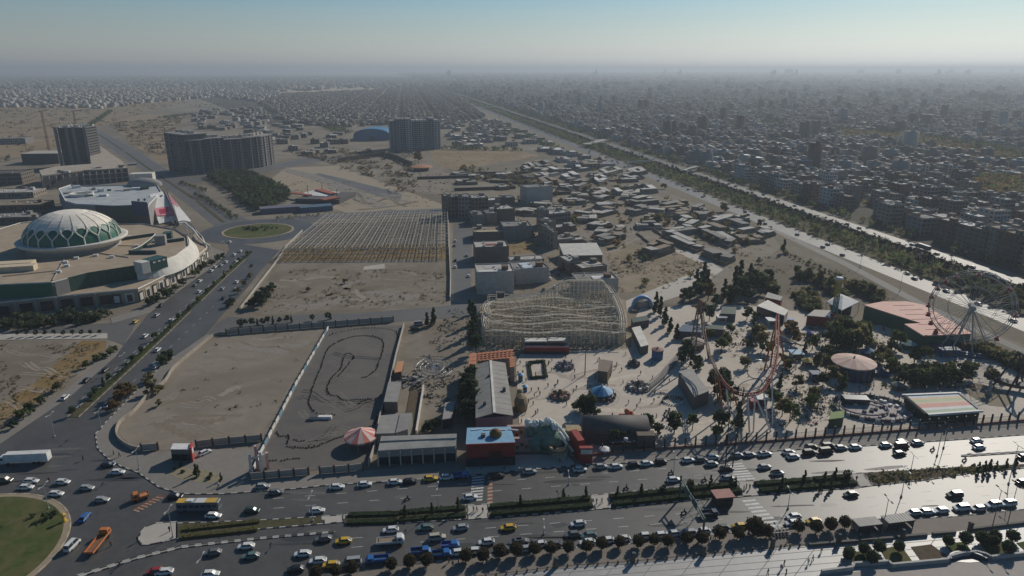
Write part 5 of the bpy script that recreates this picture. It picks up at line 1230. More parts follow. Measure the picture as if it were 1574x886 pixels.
# dark trees: row by the coaster and yard, clump on the vacant lot
for i,(u,v,k,key,s)in enumerate(((727,500,'cone','dark',1.5),(730,516,'cone','dark',1.7),(727,532,'cone','dark',1.6),(722,485,'cone','dark',1.0),(731,545,'round','dark',1.4),(722,610,'round','dark',1.7),(726,626,'round','dark',1.9),(716,628,'round','dark',1.5),(722,595,'round','dark',1.5),(717,645,'round','dark',1.4),(729,645,'round','dark',1.3),(664,664,'spread','dark',.9),(656,664,'spread','dark',.8),(672,660,'round','dark',.7),(657,502,'cone','dark',.95),(667,500,'cone','dark',1.15),(403,472,'round','dark',1.3),(396,470,'round','dark',1.2),(410,465,'round','dark',1.3),(404,460,'round','dark',1.2),(415,456,'round','dark',1.1),(420,448,'round','dark',.9),(390,474,'spread','dark',1.2),(530,436,'spread','brown',.7),(475,448,'spread','olive',.6))):
 p=P(u,v);where='left of the wooden coaster' if i<5 else 'along the grey hall' if i<11 else 'behind the long cream shed' if i<14 else 'above the wall on the cross street' if i<16 else 'in the dark clump on the vacant lot' if i<23 else 'alone on the vacant lot'
 tree(p.x,p.y,k,key,s,'%s %s tree %s'%('large' if s>1.35 else 'mid-sized' if s>.95 else 'small',{'cone':'dark pointed','round':'dark round','spread':'low spreading'}[k],where),'dark trees '+where)
for i,u in enumerate((372,378,388,396,404,412,420,430,441,448,480,504,508,368)):
 p=P(u,502-(u-372)*.08);tree(p.x,p.y,'round' if i%3 else 'cone','dark',.48+.1*(i%3),'dark street tree, %s from the left along the wall by the cross street'%nth(i),'street trees along the cross street')
 # ---------------------------------------------------------------- wooden coaster
wood=mat('coaster_wood',(.60,.53,.42),.8,col2=(.68,.61,.50),scale=.5);woodd=mat('coaster_brace',(.52,.45,.345),.8,col2=(.60,.53,.42),scale=.5)
wc=thing('wooden_coaster','pale wooden roller coaster of dense trestle lattice with a long hill at the back','roller coaster',P(850,505));CL=Vector(wc.location)
X0,X1=P(740,520).x+1,P(964,520).x-1;Yf,Yb=P(850,534).y,P(850,470).y
def cw_lane(y,zf,rev=False):
 n=26;q=[Vector((X0+4+(X1-X0-8)*k/n,y,zf(k/n)))for k in range(n+1)]
 return q[::-1]if rev else q
def turn(y0,y1,z0,z1,right):
 n=8;cx=X1-4 if right else X0+4;sg=1 if right else-1;cy,rr=(y0+y1)/2,abs(y1-y0)/2;out=[]
 for k in range(1,n):
  a=math.pi*k/n;s_=1 if y1>y0 else-1
  out.append(Vector((cx+sg*3.6*math.sin(a),cy-s_*rr*math.cos(a),z0+(z1-z0)*k/n)))
 return out
dY=(Yb-Yf)/7
ys=[Yf+3+dY*k for k in(0,5.9,1.1,4.7,2.2,3.4)]
hill=lambda t:4.5+11.5*min(1,max(0,(t-.30)/.34))*min(1,max(0,(1.12-t)/.16))
fz=[lambda t:6.5+.7*math.cos(9*t),hill,lambda t:7.5+.9*math.cos(8*t+1),lambda t:8.5+1.3*math.cos(7.5*t+2.4),lambda t:7.5+.8*math.cos(10*t+.5),lambda t:8+1.0*math.cos(9*t+3)]
path=[]
for k in range(6):
 rev=k%2==1;ln=cw_lane(ys[k],fz[k],rev);nz_=fz[(k+1)%6](1.0 if not rev else 0.0)
 path+=ln+turn(ys[k],ys[(k+1)%6],ln[-1].z,nz_,not rev)
path=[p-CL for p in path]
fine=[]
for p,d in along(path,1.0):fine.append(p)
b=MB();b2=MB()
for i in range(len(fine)-1):
 d=(fine[i+1]-fine[i]);d.z=0
 if d.length<1e-5:continue
 n=Vector((-d.y,d.x,0)).normalized()
 for s_ in(-.55,.55):b.bar(fine[i]+n*s_,fine[i+1]+n*s_,.36,.4)
 for s_ in(-1.25,1.25):b2.bar(fine[i]+n*s_*1.2+Vector((0,0,.9)),fine[i+1]+n*s_*1.2+Vector((0,0,.9)),.1,.1)
b.build('track',wood,wc);b2.build('walkway',wood,wc)
br=along(path,2.15);bb_=MB();r=random.Random(2)
for i,(p,d)in enumerate(br):
 d=Vector((d.x,d.y,0)).normalized();n=Vector((-d.y,d.x,0));b=MB()
 for s_ in(-1.3,1.3):q=p+n*s_;b.bar((q.x+n.x*s_*.25,q.y+n.y*s_*.25,0),q,.34)
 for zz in np.arange(1.6,p.z,2.2):b.bar(p+n*1.5+Vector((0,0,zz-p.z)),p-n*1.5+Vector((0,0,zz-p.z)),.18)
 b.build('support_bent',wood,wc)
 if i<len(br)-1:
  q,e=br[i+1]
  for s_ in(-1.4,1.4):
   k=0;zz=1.6
   while zz<min(p.z,q.z):bb_.bar(p+n*s_+Vector((0,0,zz-p.z)),q+n*s_+Vector((0,0,zz-q.z)),.16);zz+=2.2
   bb_.bar(p+n*s_+Vector((0,0,-p.z)),q+n*s_-Vector((0,0,.3)),.14)if i%2 else bb_.bar(q+n*s_+Vector((0,0,-q.z)),p+n*s_-Vector((0,0,.3)),.14)
  if i%3==0:bb_.bar(p+Vector((0,0,-p.z*.3)),p+n*5+Vector((0,0,-p.z)),.16)
for k in range(260):
 x,y=r.uniform(X0,X1)-CL.x,r.uniform(Yf+1,Yb-6)-CL.y;a=r.uniform(0,3.14);L=r.uniform(2,4.5)
 bb_.bar((x,y,r.uniform(.1,1)),(x+L*math.cos(a),y+L*math.sin(a),r.uniform(2.2,7.5)),.16)
for gx in np.arange(X0+1,X1,4.4):
 for gy in np.arange(Yf+2,Yb-1,5.2):
  zz=r.uniform(6.5,9.5);x,y=gx-CL.x+r.uniform(-.4,.4),gy-CL.y;bb_.bar((x,y,0),(x,y,zz),.42)
  if r.random()<.8:bb_.bar((x,y,zz*.95),(x+4.4,y,zz*.95),.3)
  if r.random()<.6:bb_.bar((x,y,zz*.55),(x,y+5.2,zz*.55),.28)
  if r.random()<.6:bb_.bar((x,y,0),(x+4.4,y,zz*.6),.24)
bb_.build('brace',woodd,wc,kind='stuff')
sheet('coaster_ground',[(736,540),(968,536),(962,462),(880,446),(738,472)],.13,mat('coaster_ground',(.27,.215,.15),.95,col2=(.33,.265,.19),scale=.3,big=.5,bigscale=.06,bigcol=(.20,.155,.10)))
st_=thing('coaster_station','coaster station with red front and cream roof strips below the wooden coaster','station',P(840,543));b=MB();w=(P(875,543)-P(806,543)).length
b.box((0,1,0),(w,5,3.4));b.build('wall',navyg,st_);b=MB();b.box((0,-1.6,1.5),(w*.96,.4,2.0));b.build('red_front',redb,st_)
for k,(x,wd)in enumerate(((-.23,.5),(.24,.4))):b=MB();b.box((x*w,4.5,4.2+.3*k),(wd*w,4,.4),.02);b.build('roof',creamw,st_)
for k in range(6):b=MB();b.box((-w*.45+k*w*.18,3.4,3.3),(.3,.3,1));b.build('post',concm,st_)
fence_t=thing('lattice_fence','teal lattice fence along the front right of the wooden coaster','fence',P(920,538));w0=Vector(fence_t.location);tealm=mat('teal_rail',(.07,.14,.13),.7)
for p,d in along(W2([(876,540),(965,535)]),2.0):p=p-w0;b=MB();q=p+d*1.9;b.bar((p.x,p.y,1.8),(q.x,q.y,1.8),.12);b.bar((p.x,p.y,.3),(q.x,q.y,1.7),.1);b.bar((p.x,p.y,.1),(p.x,p.y,1.9),.14);b.build('panel',tealm,fence_t)
# ---------------------------------------------------------------- red steel coaster
rc=thing('steel_coaster','red steel coaster sweeping down into a U between white leg supports','roller coaster',P(1140,620));RCL=Vector(rc.location)
redt=mat('coaster_red',(.28,.045,.03),.55,col2=(.34,.07,.04),scale=.5);orat=mat('coaster_orange',(.34,.11,.045),.5)
cpts=[(1076,462,552),(1080,490,560),(1083,516,575),(1092,544,596),(1104,572,630),(1120,596,655),(1138,606,664),(1158,606,664),(1174,597,655),(1186,574,640),(1193,541,615),(1194.5,510,592),(1195,486,575)]
def img_pt(u,vi,vf):h=hgt(u,vf,vi);y=P(u,vf).y;f=y*cp-(h-CAMH)*sp;return Vector(((u-787)*f/F,y,h))
tr=spline([img_pt(*q)-RCL for q in cpts],8);b=MB();ties=[]
L,R_=[],[]
for i,p in enumerate(tr):
 d=(tr[min(i+1,len(tr)-1)]-tr[max(i-1,0)]).normalized();n=d.cross(Vector((.25,1,.1))).normalized();L.append(p+n*.6);R_.append(p-n*.6)
fadm=mat('faded_brown',(.22,.14,.10),.7)
half=34
for q0,m in((slice(0,half+1),fadm),(slice(half,None),redt)):b=MB();b.tube(L[q0],.17,6);b.tube(R_[q0],.17,6);b.build('rail',m,rc)
sp_=[p+(tr[min(i+1,len(tr)-1)]-tr[max(i-1,0)]).normalized().cross(L[i]-R_[i]).normalized()*.8 for i,p in enumerate(tr)]
for q0,m in((slice(0,half+1),fadm),(slice(half,None),redt)):b=MB();b.tube(sp_[q0],.23,6);b.build('spine',m,rc)
for i in range(0,len(tr)):b=MB();b.bar(L[i],R_[i],.16);b.bar(L[i],sp_[i],.12);b.bar(R_[i],sp_[i],.12);b.build('tie',redt if i>half else fadm,rc)
for u,v,i in((1152,666,52),(1158,664,56),(1185,664,56),(1180,650,62),(1188,655,70),(1138,640,44),(1150,642,52),(1112,640,34),(1104,620,30),(1122,650,40)):
 q=P(u,v)-RCL;i=min(i,len(tr)-1);b=MB();b.tube([q,sp_[i]],.28,6);b.build('leg',whitew if v>645 else orat,rc)
for base,top_i,m in(((1195,575),len(tr)-1,orat),((1076,556),0,mat('faded_brown',(.22,.14,.10),.7))):
 q=P(*base)-RCL;tp=sp_[top_i]+Vector((0,1.2,0))
 for sx,sy in((-4.5,3),(4.5,3),(0,8)):b=MB();b.tube([q+Vector((sx,sy,0)),tp],.38,6,r2=.26);b.build('tower_leg',m,rc)
 for k in(.25,.5,.75):b=MB();b.tube([(q+Vector((-4.5,3,0))).lerp(tp,k),(q+Vector((4.5,3,0))).lerp(tp,k),(q+Vector((0,8,0))).lerp(tp,k)],.2,5,closed=True);b.build('tower_ring',m,rc)
q=P(1213,540)-RCL
for k in range(3):b=MB();b.bar(sp_[-8]+Vector((k*.8,2,-k*3)),(q.x+3*k,q.y-2*k,4),.5,.4);b.build('catwalk',(orat,creamw,navyg)[k],rc)
# a low looping child track in the middle of the U
b=MB();c_=P(1166,588)-RCL;b.tube([(c_.x+4.2*math.cos(k*.3),c_.y+3,4.4+4.2*math.sin(k*.3))for k in range(21)],.22,5,closed=True);b.build('loop',metalm,rc)
# ---------------------------------------------------------------- ferris wheel
fwl=thing('ferris_wheel','large pale steel ferris wheel with small red gondolas at the park corner','ferris wheel',P(1479,542),math.radians(-24))
steelp=mat('wheel_steel',(.34,.335,.32),.7,metal=.0);hubz=hgt(1479,542,472);WR=(hgt(1479,542,417)-hubz)*1.0
for y in(-1.3,1.3):
 for rr_,w_ in((WR,.17),(WR*.9,.12),(WR*.55,.08)):b=MB();b.tube([(rr_*math.cos(k*math.pi/24),y,hubz+rr_*math.sin(k*math.pi/24))for k in range(48)],w_,5,closed=True);b.build('rim',steelp,fwl)
for k in range(24):
 a=k*math.pi/12;ca,sa=math.cos(a),math.sin(a);b=MB()
 for y in(-1.3,1.3):b.bar((0,y*1.4,hubz),(WR*ca,y,hubz+WR*sa),.12);b.bar((WR*.55*ca,y,hubz+WR*.55*sa),(WR*math.cos(a+.26),y,hubz+WR*math.sin(a+.26)),.12)
 b.bar((WR*ca,-1.3,hubz+WR*sa),(WR*ca,1.3,hubz+WR*sa),.15);b.bar((WR*.9*ca,-1.3,hubz+WR*.9*sa),(WR*math.cos(a+.13),1.3,hubz+WR*math.sin(a+.13)),.1)
 b.build('spoke',steelp,fwl)
 if 8<=k<=15 or k%3==0:
  gx,gz=WR*1.0*ca,hubz+WR*sa;b=MB();b.lathe((gx,0,gz-2.6),[(.2,0),(1.0,.25),(1.05,1.0),(.95,1.0)],10);b.lathe((gx,0,gz-1.0),[(1.15,0),(.1,.5)],10);b.tube([(gx,0,gz-2.4),(gx,0,gz)],.07,4);b.build('gondola',mat('gondola_red',(.34,.05,.05),.5),fwl)
b=MB();b.tube([(0,-3,hubz),(0,3,hubz)],1.1,12);b.build('hub',steelp,fwl)
for x,y in((-11,-4.5),(3,-4.5),(-3,4.5),(11,4.5),(-6,-6)):b=MB();b.tube([(x,y,0),(0,2.6 if y>0 else-2.6,hubz)],.34,6,r2=.24);b.build('leg',steelp,fwl)
b=MB();b.box((0,0,0),(18,11,1.1));b.build('platform',mat('platform_blue',(.05,.09,.16),.6),fwl)
for k in range(4):b=MB();b.box((-4+3*k,-6.0,.1),(2.2,.3,2.6));b.build('panel',MATS['platform_blue'],fwl)
# ---------------------------------------------------------------- salmon roof hall and other big roofs
salm=mat('salmon_roof',(.52,.27,.21),.7,scale=.2,big=.25,bigscale=.1,bigcol=(.46,.24,.19))
sh=thing('salmon_roof_hall','low hall with a wide L-shaped salmon pink roof beside the ferris wheel','hall',P(1410,500));SL=Vector(sh.location);hz_=7.5
pts=[Vector((*(P(u,v,hz_)-SL).xy,0))for u,v in((1328,469),(1357,463.5),(1392,463),(1421,469),(1494,513),(1455,515),(1419,516),(1390,498),(1416,497))]
b=MB();b.prism([p*.985 for p in pts],0,hz_-.5,top=False);b.build('wall',mat('hall_green',(.035,.09,.055),.7),sh);b=MB();b.prism(pts,hz_-.5,hz_,bottom=True);b.build('roof',salm,sh)
for k in range(7):a=pts[2].lerp(pts[4],k/7);c2_=pts[1].lerp(pts[6],k/7);b=MB();b.bar(a+Vector((0,0,hz_+.06)),a.lerp(c2_,.8)+Vector((0,0,hz_+.06)),.25,.14);b.build('roof_seam',mat('seam_salmon',(.44,.23,.18),.7),sh)
# white pyramid tent and pale sheds along the park's back
def pyramid(px,h,rise,label,m=whitew):
 q=[P(u,v,h)for u,v in px];c=sum(q,Vector())/4;t=thing('pyramid_tent',label,'tent',(c.x,c.y,0));q=[p-Vector((c.x,c.y,0))for p in q];ap_=Vector((0,0,h+rise))
 for k in range(4):b=MB();b.add([q[k],q[(k+1)%4],ap_,q[k]-Vector((0,0,.4)),q[(k+1)%4]-Vector((0,0,.4))],[(0,1,2),(3,4,1,0)]);b.build('roof_panel',m,t);b=MB();b.tube([(q[k].x,q[k].y,0),q[k]],.15,5);b.build('post',metalm,t)
 b=MB();b.box((0,0,0),(8,6,h-1));b.build('wall',navyg,t)
pyramid([(1271,464),(1294,477),(1321,464),(1290,451)],6,3.4,'white pyramid tent roof behind the yellow and teal drop tower')
t,q,c=shed('pale_hall',[(1163,471),(1206,486),(1212,478),(1180,462)],5,navyg,creamw,'pale roofed hall with blue front at the back of the park','hall')
shed('pale_hall',[(1240,486),(1276,489),(1278,478),(1252,477)],5,redb,concm,'pale roofed hall with red front left of the pyramid tent','hall')
shed('red_edge_hall',[(1176,458),(1200,463),(1203,457),(1180,450)],4.5,redb,MATS['sheet_grey'],'small hall with a red edge behind the pale hall','hall')
shed('park_booth',[(1107,483),(1131,484),(1132,473),(1110,472)],4,darkc,mat('dark_green_roof',(.05,.075,.06),.7),'booth with dark green roof at the back of the park','booth')
shed('park_booth',[(1040,510),(1078,512),(1082,503),(1050,500)],4,darkc,mat('dark_blue_roof',(.03,.065,.12),.6),'booth with dark blue roof below the left coaster tower','booth')
shed('park_booth',[(1085,506),(1112,508),(1113,502),(1090,500)],3.6,darkc,MATS['dark_green_roof'],'low dark booth beside the left coaster tower','booth')
shed('blue_booth',[(1208,500),(1222,500),(1222,490),(1209,490)],5,mat('strong_blue',(.03,.10,.22),.5),MATS['strong_blue'],'tall blue box booth at the back of the park','booth')
shed('grey_hall',[(1067,611),(1090,602),(1063,567),(1043,572)],5.5,mat('hall_dark',(.12,.11,.105),.85),greyr,'grey flat-roofed hall standing askew among the rides','hall')
shed('white_cabin',[(985,534),(997,531),(984,502),(971,505)],4,MATS['hall_dark'],creamw,'long white cabin beside the wooden coaster','cabin')
shed('dark_booth',[(973,497),(998,493),(994,486),(970,490)],3.5,darkc,MATS['dark_green_roof'],'dark green flat booth behind the long white cabin','booth')
t,q,c=shed('brown_booth',[(919,571),(934,573),(942,556),(920,553)],5,mat('booth_brown',(.14,.105,.08),.8),mat('booth_brown_roof',(.20,.155,.12),.8),'dark brown box booth in the middle of the pale plaza','booth')
# blue arch with white ring hall
ba=thing('blue_arch','light blue half-ring canopy beside the wooden coaster','arch',P(988,474));w=(P(1004,474)-P(971,474)).length/2
b=MB();n=16;ring_=[((w*k2)*math.cos(math.pi*i/n),y,(6.5*k2)*math.sin(math.pi*i/n))for k2 in(1.0,.78)for y in(0,3)for i in range(n+1)]
m_=n+1;b.add(ring_,[(k,k+1,m_+k+1,m_+k)for k in range(n)]+[(2*m_+k+1,2*m_+k,3*m_+k,3*m_+k+1)for k in range(n)]+[(k+1,k,2*m_+k,2*m_+k+1)for k in range(n)]+[(m_+k,m_+k+1,3*m_+k+1,3*m_+k)for k in range(n)])
smooth(b.build('band',mat('arch_blue',(.16,.30,.50),.5),ba));b=MB();b.lathe((0,4,0),[(w*.8,0),(w*.8,3),(.1,4.6)],20,sy=.7);b.build('hall',concm,ba)
# striped roof with bumper edge
so_=thing('striped_hall','flat roof with blue-grey, tan, green, red and white stripes beside the park fence','hall',P(1448,640));SO=Vector(so_.location);h=4.2
A,B,C_,D=[P(u,v,h)-SO for u,v in((1424,638),(1508,632),(1474,604.5),(1389,608))]
stc=[('stripe_green',(.17,.26,.17)),('stripe_white',(.42,.43,.42)),('stripe_red',(.40,.13,.10)),('stripe_tan',(.38,.30,.20)),('stripe_lime',(.23,.30,.14)),('stripe_ochre',(.42,.28,.15)),('stripe_blue',(.32,.38,.42))]
wts=[.2,.13,.19,.1,.12,.1,.16];t0=0
for(nm,col),w_ in zip(stc,wts):
 t1=t0+w_;q=[A.lerp(D,t0),B.lerp(C_,t0),B.lerp(C_,t1-.002),A.lerp(D,t1-.002)];b=MB();dn=Vector((0,0,.25));b.add(q+[p-dn for p in q],[(0,1,2,3),(4,5,1,0),(5,6,2,1),(6,7,3,2),(7,4,0,3)]);b.build('roof_stripe',mat(nm,col,.65,scale=.4),so_);t0=t1
b=MB();q=[Vector((p.x,p.y,0))*.97 for p in(A,B,C_,D)];b.prism(q,0,h-.3);b.build('wall',mat('hedge_dark',(.025,.04,.025),.9),so_)
for p0,p1 in((A,B),(D,C_),(A,D),(B,C_)):
 b=MB()
 for k in range(22):p=p0.lerp(p1,k/22);b.box((p.x,p.y,h-.35),(1.0,1.0,.7))
 b.build('edge_block',whitew if p0 is not A or p1 is B else darkc,so_,kind='stuff')
 # oval track
ot=thing('oval_track','fenced oval ride track with violet-grey and white mottled floor','ride',P(1340,630));OL=Vector(ot.location)
a,c=P(1283,630),P(1398,630);rx=(c-a).length/2;ry=(P(1340,611).y-P(1340,651).y)/2
b=MB();b.lathe((0,0,.14),[(1.0,.1),(.01,.12)],40,sx=rx,sy=ry,rz=-.12);b.build('floor',mat('mottled_floor',(.20,.175,.18),.8,col2=(.50,.45,.41),scale=1.2),ot)
rim=[(rx*math.cos(k*.1257)*math.cos(.12)+ry*math.sin(k*.1257)*math.sin(.12),-rx*math.cos(k*.1257)*math.sin(.12)+ry*math.sin(k*.1257)*math.cos(.12))for k in range(50)]
for k in range(0,50):p,q=rim[k],rim[(k+1)%50];b=MB();b.bar((p[0],p[1],.8),(q[0],q[1],.8),.25,1.3);b.bar((p[0],p[1],.1),(p[0],p[1],1.9),.2);b.build('fence_panel',darkc if k%3 else creamw,ot)
b=MB();b.tube([(p[0]*.6-3,p[1]*.6,1.0)for p in rim],.3,5,closed=True);b.build('inner_rail',mat('rail_violet',(.16,.13,.16),.7),ot)
b=MB();b.box((-rx*.28,ry*.5,.2),(9,4,2.4),-.1);b.build('dark_car',navyg,ot)
for k in range(26):p=(rng.uniform(-.75,.75)*rx,rng.uniform(-.7,.7)*ry);b=MB();b.box((p[0],p[1],.2),(1.4,.9,.8),rng.uniform(0,3));b.build('ride_car',(whitew,darkc,concm,MATS['rail_violet'])[k%4],ot)
shed('green_booth',[(1274,646),(1297,643),(1298,632),(1277,635)],3.6,mat('green_wall',(.04,.06,.04),.7),mat('lime_roof',(.10,.17,.025),.7),'booth with a bright green flat roof beside the oval track','booth')
# drop tower
dtw=thing('drop_tower','slim drop tower, yellow above and teal below','drop tower',P(1281,492));hh=hgt(1281,492,430)
for z0,z1,m in((0,hh*.55,mat('teal_paint',(.07,.20,.20),.5)),(hh*.55+.01,hh,mat('dull_yellow',(.30,.25,.08),.5))):
 for sx,sy in((-.8,-.8),(.8,-.8),(.8,.8),(-.8,.8)):b=MB();b.bar((sx,sy,z0),(sx,sy,z1),.45);b.build('column',m,dtw)
 b=MB();zz=z0
 while zz<z1-2:b.bar((-.8,-.8,zz),(.8,-.8,zz+2),.25);b.bar((.8,.8,zz),(-.8,.8,zz+2),.25);b.bar((-.8,.8,zz),(-.8,-.8,zz+2),.25);b.bar((.8,-.8,zz),(.8,.8,zz+2),.25);zz+=2
 b.build('brace',m,dtw,kind='stuff')
b=MB();b.lathe((0,0,hh),[(1.4,0),(2.0,.5),(1.5,1.2),(.01,1.5)],10);b.build('cap',whitew,dtw);b=MB();b.lathe((0,0,2),[(1.3,0),(2.3,.3),(2.3,1.4),(1.3,1.6)],10);b.build('seat_ring',MATS['gondola_red'],dtw)
# ---------------------------------------------------------------- round rides
def round_tent(name,u,v,R,h,rise,wallm,m1,m2,label,n=16,cat='carousel',rim=.5):
 t=thing(name,label,cat,P(u,v));b=MB();b.lathe((0,0,.12),[(R*.92,0),(R*.92,h-.1)],n);b.build('wall',wallm,t)
 for k in range(n):
  a0,a1=2*math.pi*k/n,2*math.pi*(k+1)/n;c0,s0,c1,s1=math.cos(a0),math.sin(a0),math.cos(a1),math.sin(a1);b=MB()
  b.add([(R*c0,R*s0,h),(R*c1,R*s1,h),(R*.3*c1,R*.3*s1,h+rise*.8),(R*.3*c0,R*.3*s0,h+rise*.8),(0,0,h+rise),(R*c0,R*s0,h-rim),(R*c1,R*s1,h-rim)],[(0,1,2,3),(3,2,4),(5,6,1,0)]);b.build('roof_panel',m1 if k%2 else m2,t)
 b=MB();b.ball((0,0,h+rise+.3),.4,8,6);b.build('finial',whitew,t);return t
pinkr=mat('faded_pink',(.44,.27,.22),.7);pinkl=mat('pale_pink',(.52,.38,.31),.7);bluew2=mat('deep_blue',(.025,.06,.11),.5)
rt=round_tent('round_tent',1309,577,8.6,6.2,1.8,bluew2,pinkr,pinkl,'round pavilion with faded pink roof and deep blue wall',20,'pavilion')
for k in range(10):a=-math.pi*k/10;b=MB();b.box((8.0*math.cos(a),8.0*math.sin(a),.1),(.4,.4,5.8),a);b.build('post',navyg,rt)
bl1,bl2=mat('tent_blue',(.06,.22,.40),.5),mat('tent_light_blue',(.15,.34,.50),.5)
cr=round_tent('blue_carousel',925,611,4.3,2.6,2.3,mat('carousel_inside',(.08,.07,.07),.8),bl1,bl2,'chair ride with star-shaped light blue canopy on the pale plaza',12)
for k in range(12):a=k*.5236;b=MB();b.box((5.0*math.cos(a),5.0*math.sin(a),.5),(.9,.9,1.3),a);b.build('seat',darkc,cr)
b=MB();b.tube([(7*math.cos(k*.2618),7*math.sin(k*.2618),.9)for k in range(24)],.07,4,closed=True);b.build('railing',metalm,cr)
rbt=round_tent('beige_pavilion',1066,534,5.2,3,1.6,mat('pavilion_dark',(.10,.09,.08),.8),mat('beige_dull',(.27,.22,.19),.8),mat('beige_dull2',(.31,.25,.21),.8),'round beige pavilion below the left coaster tower',12,'pavilion')
rbb=round_tent('blue_booth_round',1010,552,2.7,4.6,.6,mat('booth_blue',(.04,.11,.22),.5),mat('booth_reddish',(.25,.10,.08),.7),mat('booth_reddish2',(.20,.13,.12),.7),'round deep blue booth on the plaza beside the tree row',12,'booth')
def spider(u,v,R,label,m=darkc,arms=12,name='spider_ride',col=whitew):
 t=thing(name,label,'ride',P(u,v));b=MB();b.lathe((0,0,.12),[(R,0),(R,.5),(R*.9,.55),(.1,.55)],24);b.build('platform',mat('ride_floor',(.16,.155,.15),.8),t)
 b=MB();b.lathe((0,0,.6),[(1.1,0),(.8,2.4),(.01,3)],10);b.build('hub',m,t)
 for k in range(arms):
  a=k*2*math.pi/arms;b=MB();b.bar((0,0,2.2),(R*.72*math.cos(a),R*.72*math.sin(a),1.6),.22);ar=b.build('arm',m,t)
  b=MB();b.box((R*.74*math.cos(a),R*.74*math.sin(a),.7),(1.5,1.1,1.0),a,taper=.8);b.build('car',col if k%2 else m,ar)
 for k in range(20):a=k*.314;b=MB();b.bar((R*math.cos(a),R*math.sin(a),.1),(R*math.cos(a),R*math.sin(a),1.4),.12);b.bar((R*math.cos(a),R*math.sin(a),1.35),(R*math.cos(a+.314),R*math.sin(a+.314),1.35),.1);b.build('fence_panel',m,t)
 return t
spider(981,597,4.9,'round dark spider ride with white cars at the end of the ramp');spider(868,565,4.0,'grey-violet octopus ride in front of the coaster lattice',mat('grey_violet',(.17,.165,.20),.6),8,col=MATS['rail_violet'])
spider(861,611,3.9,'small ride with brown cars and a side railing',mat('ride_brown',(.16,.10,.075),.7),8,col=mat('ride_rose',(.30,.15,.13),.7));spider(974,562,2.6,'tiny dark ride inside a drawn circle on the plaza',darkc,6,col=darkc)
spider(1354,578,3.0,'small ride with bright blue cars right of the round pink pavilion',mat('ride_blue',(.03,.07,.18),.5),8,col=MATS['strong_blue'])
od=thing('dragon_ride','small orange dragon ride on the plaza before the fence trees','ride',P(963,643));orm=mat('dragon_orange',(.48,.15,.07),.6)
for k in range(9):a=k*.7;b=MB();b.ball((2.3*math.cos(a),1.6*math.sin(a),.9+.6*math.sin(2*a)),.9,8,6);b.build('body_hump',orm,od)
b=MB();b.ball((0,0,2.8),1.0,8,6);b.bar((0,0,.2),(0,0,2.6),.5);b.build('head',orm,od)
ramp=thing('ride_ramp','long dark railed ramp leading from the tree row to the spider ride','ramp',P(1005,575));w0=Vector(ramp.location)
pl=[p-w0 for p in W2([(994,600),(1018,580),(1030,565),(1045,548)])]
for p,q in zip(pl[:-1],pl[1:]):b=MB();b.bar((p.x,p.y,.35),(q.x,q.y,.35),2.4,.5);b.build('deck',mat('ramp_grey',(.15,.14,.135),.8),ramp);n=Vector((-(q-p).y,(q-p).x,0)).normalized()*1.25;b=MB();b.bar(p+n+Vector((0,0,1.2)),q+n+Vector((0,0,1.2)),.14);b.bar(p-n+Vector((0,0,1.2)),q-n+Vector((0,0,1.2)),.14);b.build('railing',darkc,ramp)
# square hedge enclosure
he=thing('hedge_enclosure','square enclosure of dark clipped hedge around a pale floor','hedge',P(826,571));w0=Vector(he.location);HQ=[p-w0 for p in W2([(813,559),(836,557),(839,581),(816,583)])]
def leafbox(a,c,w,h,r,dens=14):
 b=MB();d=(c-a);L=d.length;d.normalize();n=Vector((-d.y,d.x,0))
 b.bar(a+Vector((0,0,h*.42)),c+Vector((0,0,h*.42)),w*.8,h*.84)
 for k in range(int(L*dens)):
  p=a+d*r.uniform(0,L)+n*r.uniform(-w/2,w/2)+Vector((0,0,h*r.uniform(.35,1.05)));e=Vector((r.uniform(-1,1),r.uniform(-1,1),r.uniform(-.3,1))).normalized();f=e.orthogonal().normalized();s_=r.uniform(.15,.32);g_=e.cross(f);b.mi=1 if r.random()<.3 else 0
  b.add([p+f*s_,p+g_*s_,p-f*s_,p-g_*s_],[(0,1,2,3)])
 return b
r=random.Random(8)
for k in range(4):leafbox(HQ[k],HQ[(k+1)%4],1.3,1.2,r).build('hedge_side',DARKG,he)
# water ring, ball rows, arc seats near the fence
fr_=thing('ring_fountain','white ring of blocks round a planted circle near the park fence','fountain',P(1016,664))
for k in range(22):a=k*.2856;b=MB();b.box((4.3*math.cos(a),3.6*math.sin(a),.12),(.7,.7,.8),a);b.build('block',whitew,fr_)
ov=thing('oval_fence','oval of white posts round a pale patch beside the grey hall','fence',P(1034,618))
for k in range(24):a=k*.2618;b=MB();b.box((3.7*math.cos(a),3.2*math.sin(a),.12),(.5,.5,.7 if k>12 else 1.1),a);b.build('post',whitew if k>12 else darkc,ov)
for k,(x,y)in enumerate(((870,600),(862,615),(872,580),(880,566),(885,598),(895,575),(890,615),(900,555))):p=P(*ZE3(x,y));b=MB();b.ball((0,0,.45),.45,8,6);tag(b.build('stone_ball',darkc,loc=(p.x,p.y,.12)),'dark round stone in the little row before the park fence','stone','round stones before the park fence')
# mast lights of the plaza
def mast(u,v,vt,label,m=darkc,r_=.22,name='light_mast'):
 h=hgt(u,v,vt);t=thing(name,label,'mast',P(u,v));b=MB();b.tube([(0,0,0),(0,0,h)],r_,6,r2=r_*.6);b.build('pole',m,t);b=MB();b.box((0,0,h),(2.2,.5,.5));b.box((0,0,h-.7),(1.6,.4,.4));b.build('lamp_head',m,t);return t
mast(899,577,523,'tall dark light mast in front of the coaster lattice');mast(937,520,452,'thin mast rising out of the wooden coaster',metalm,.16);mast(902,520,470,'second thin mast inside the wooden coaster',metalm,.16)
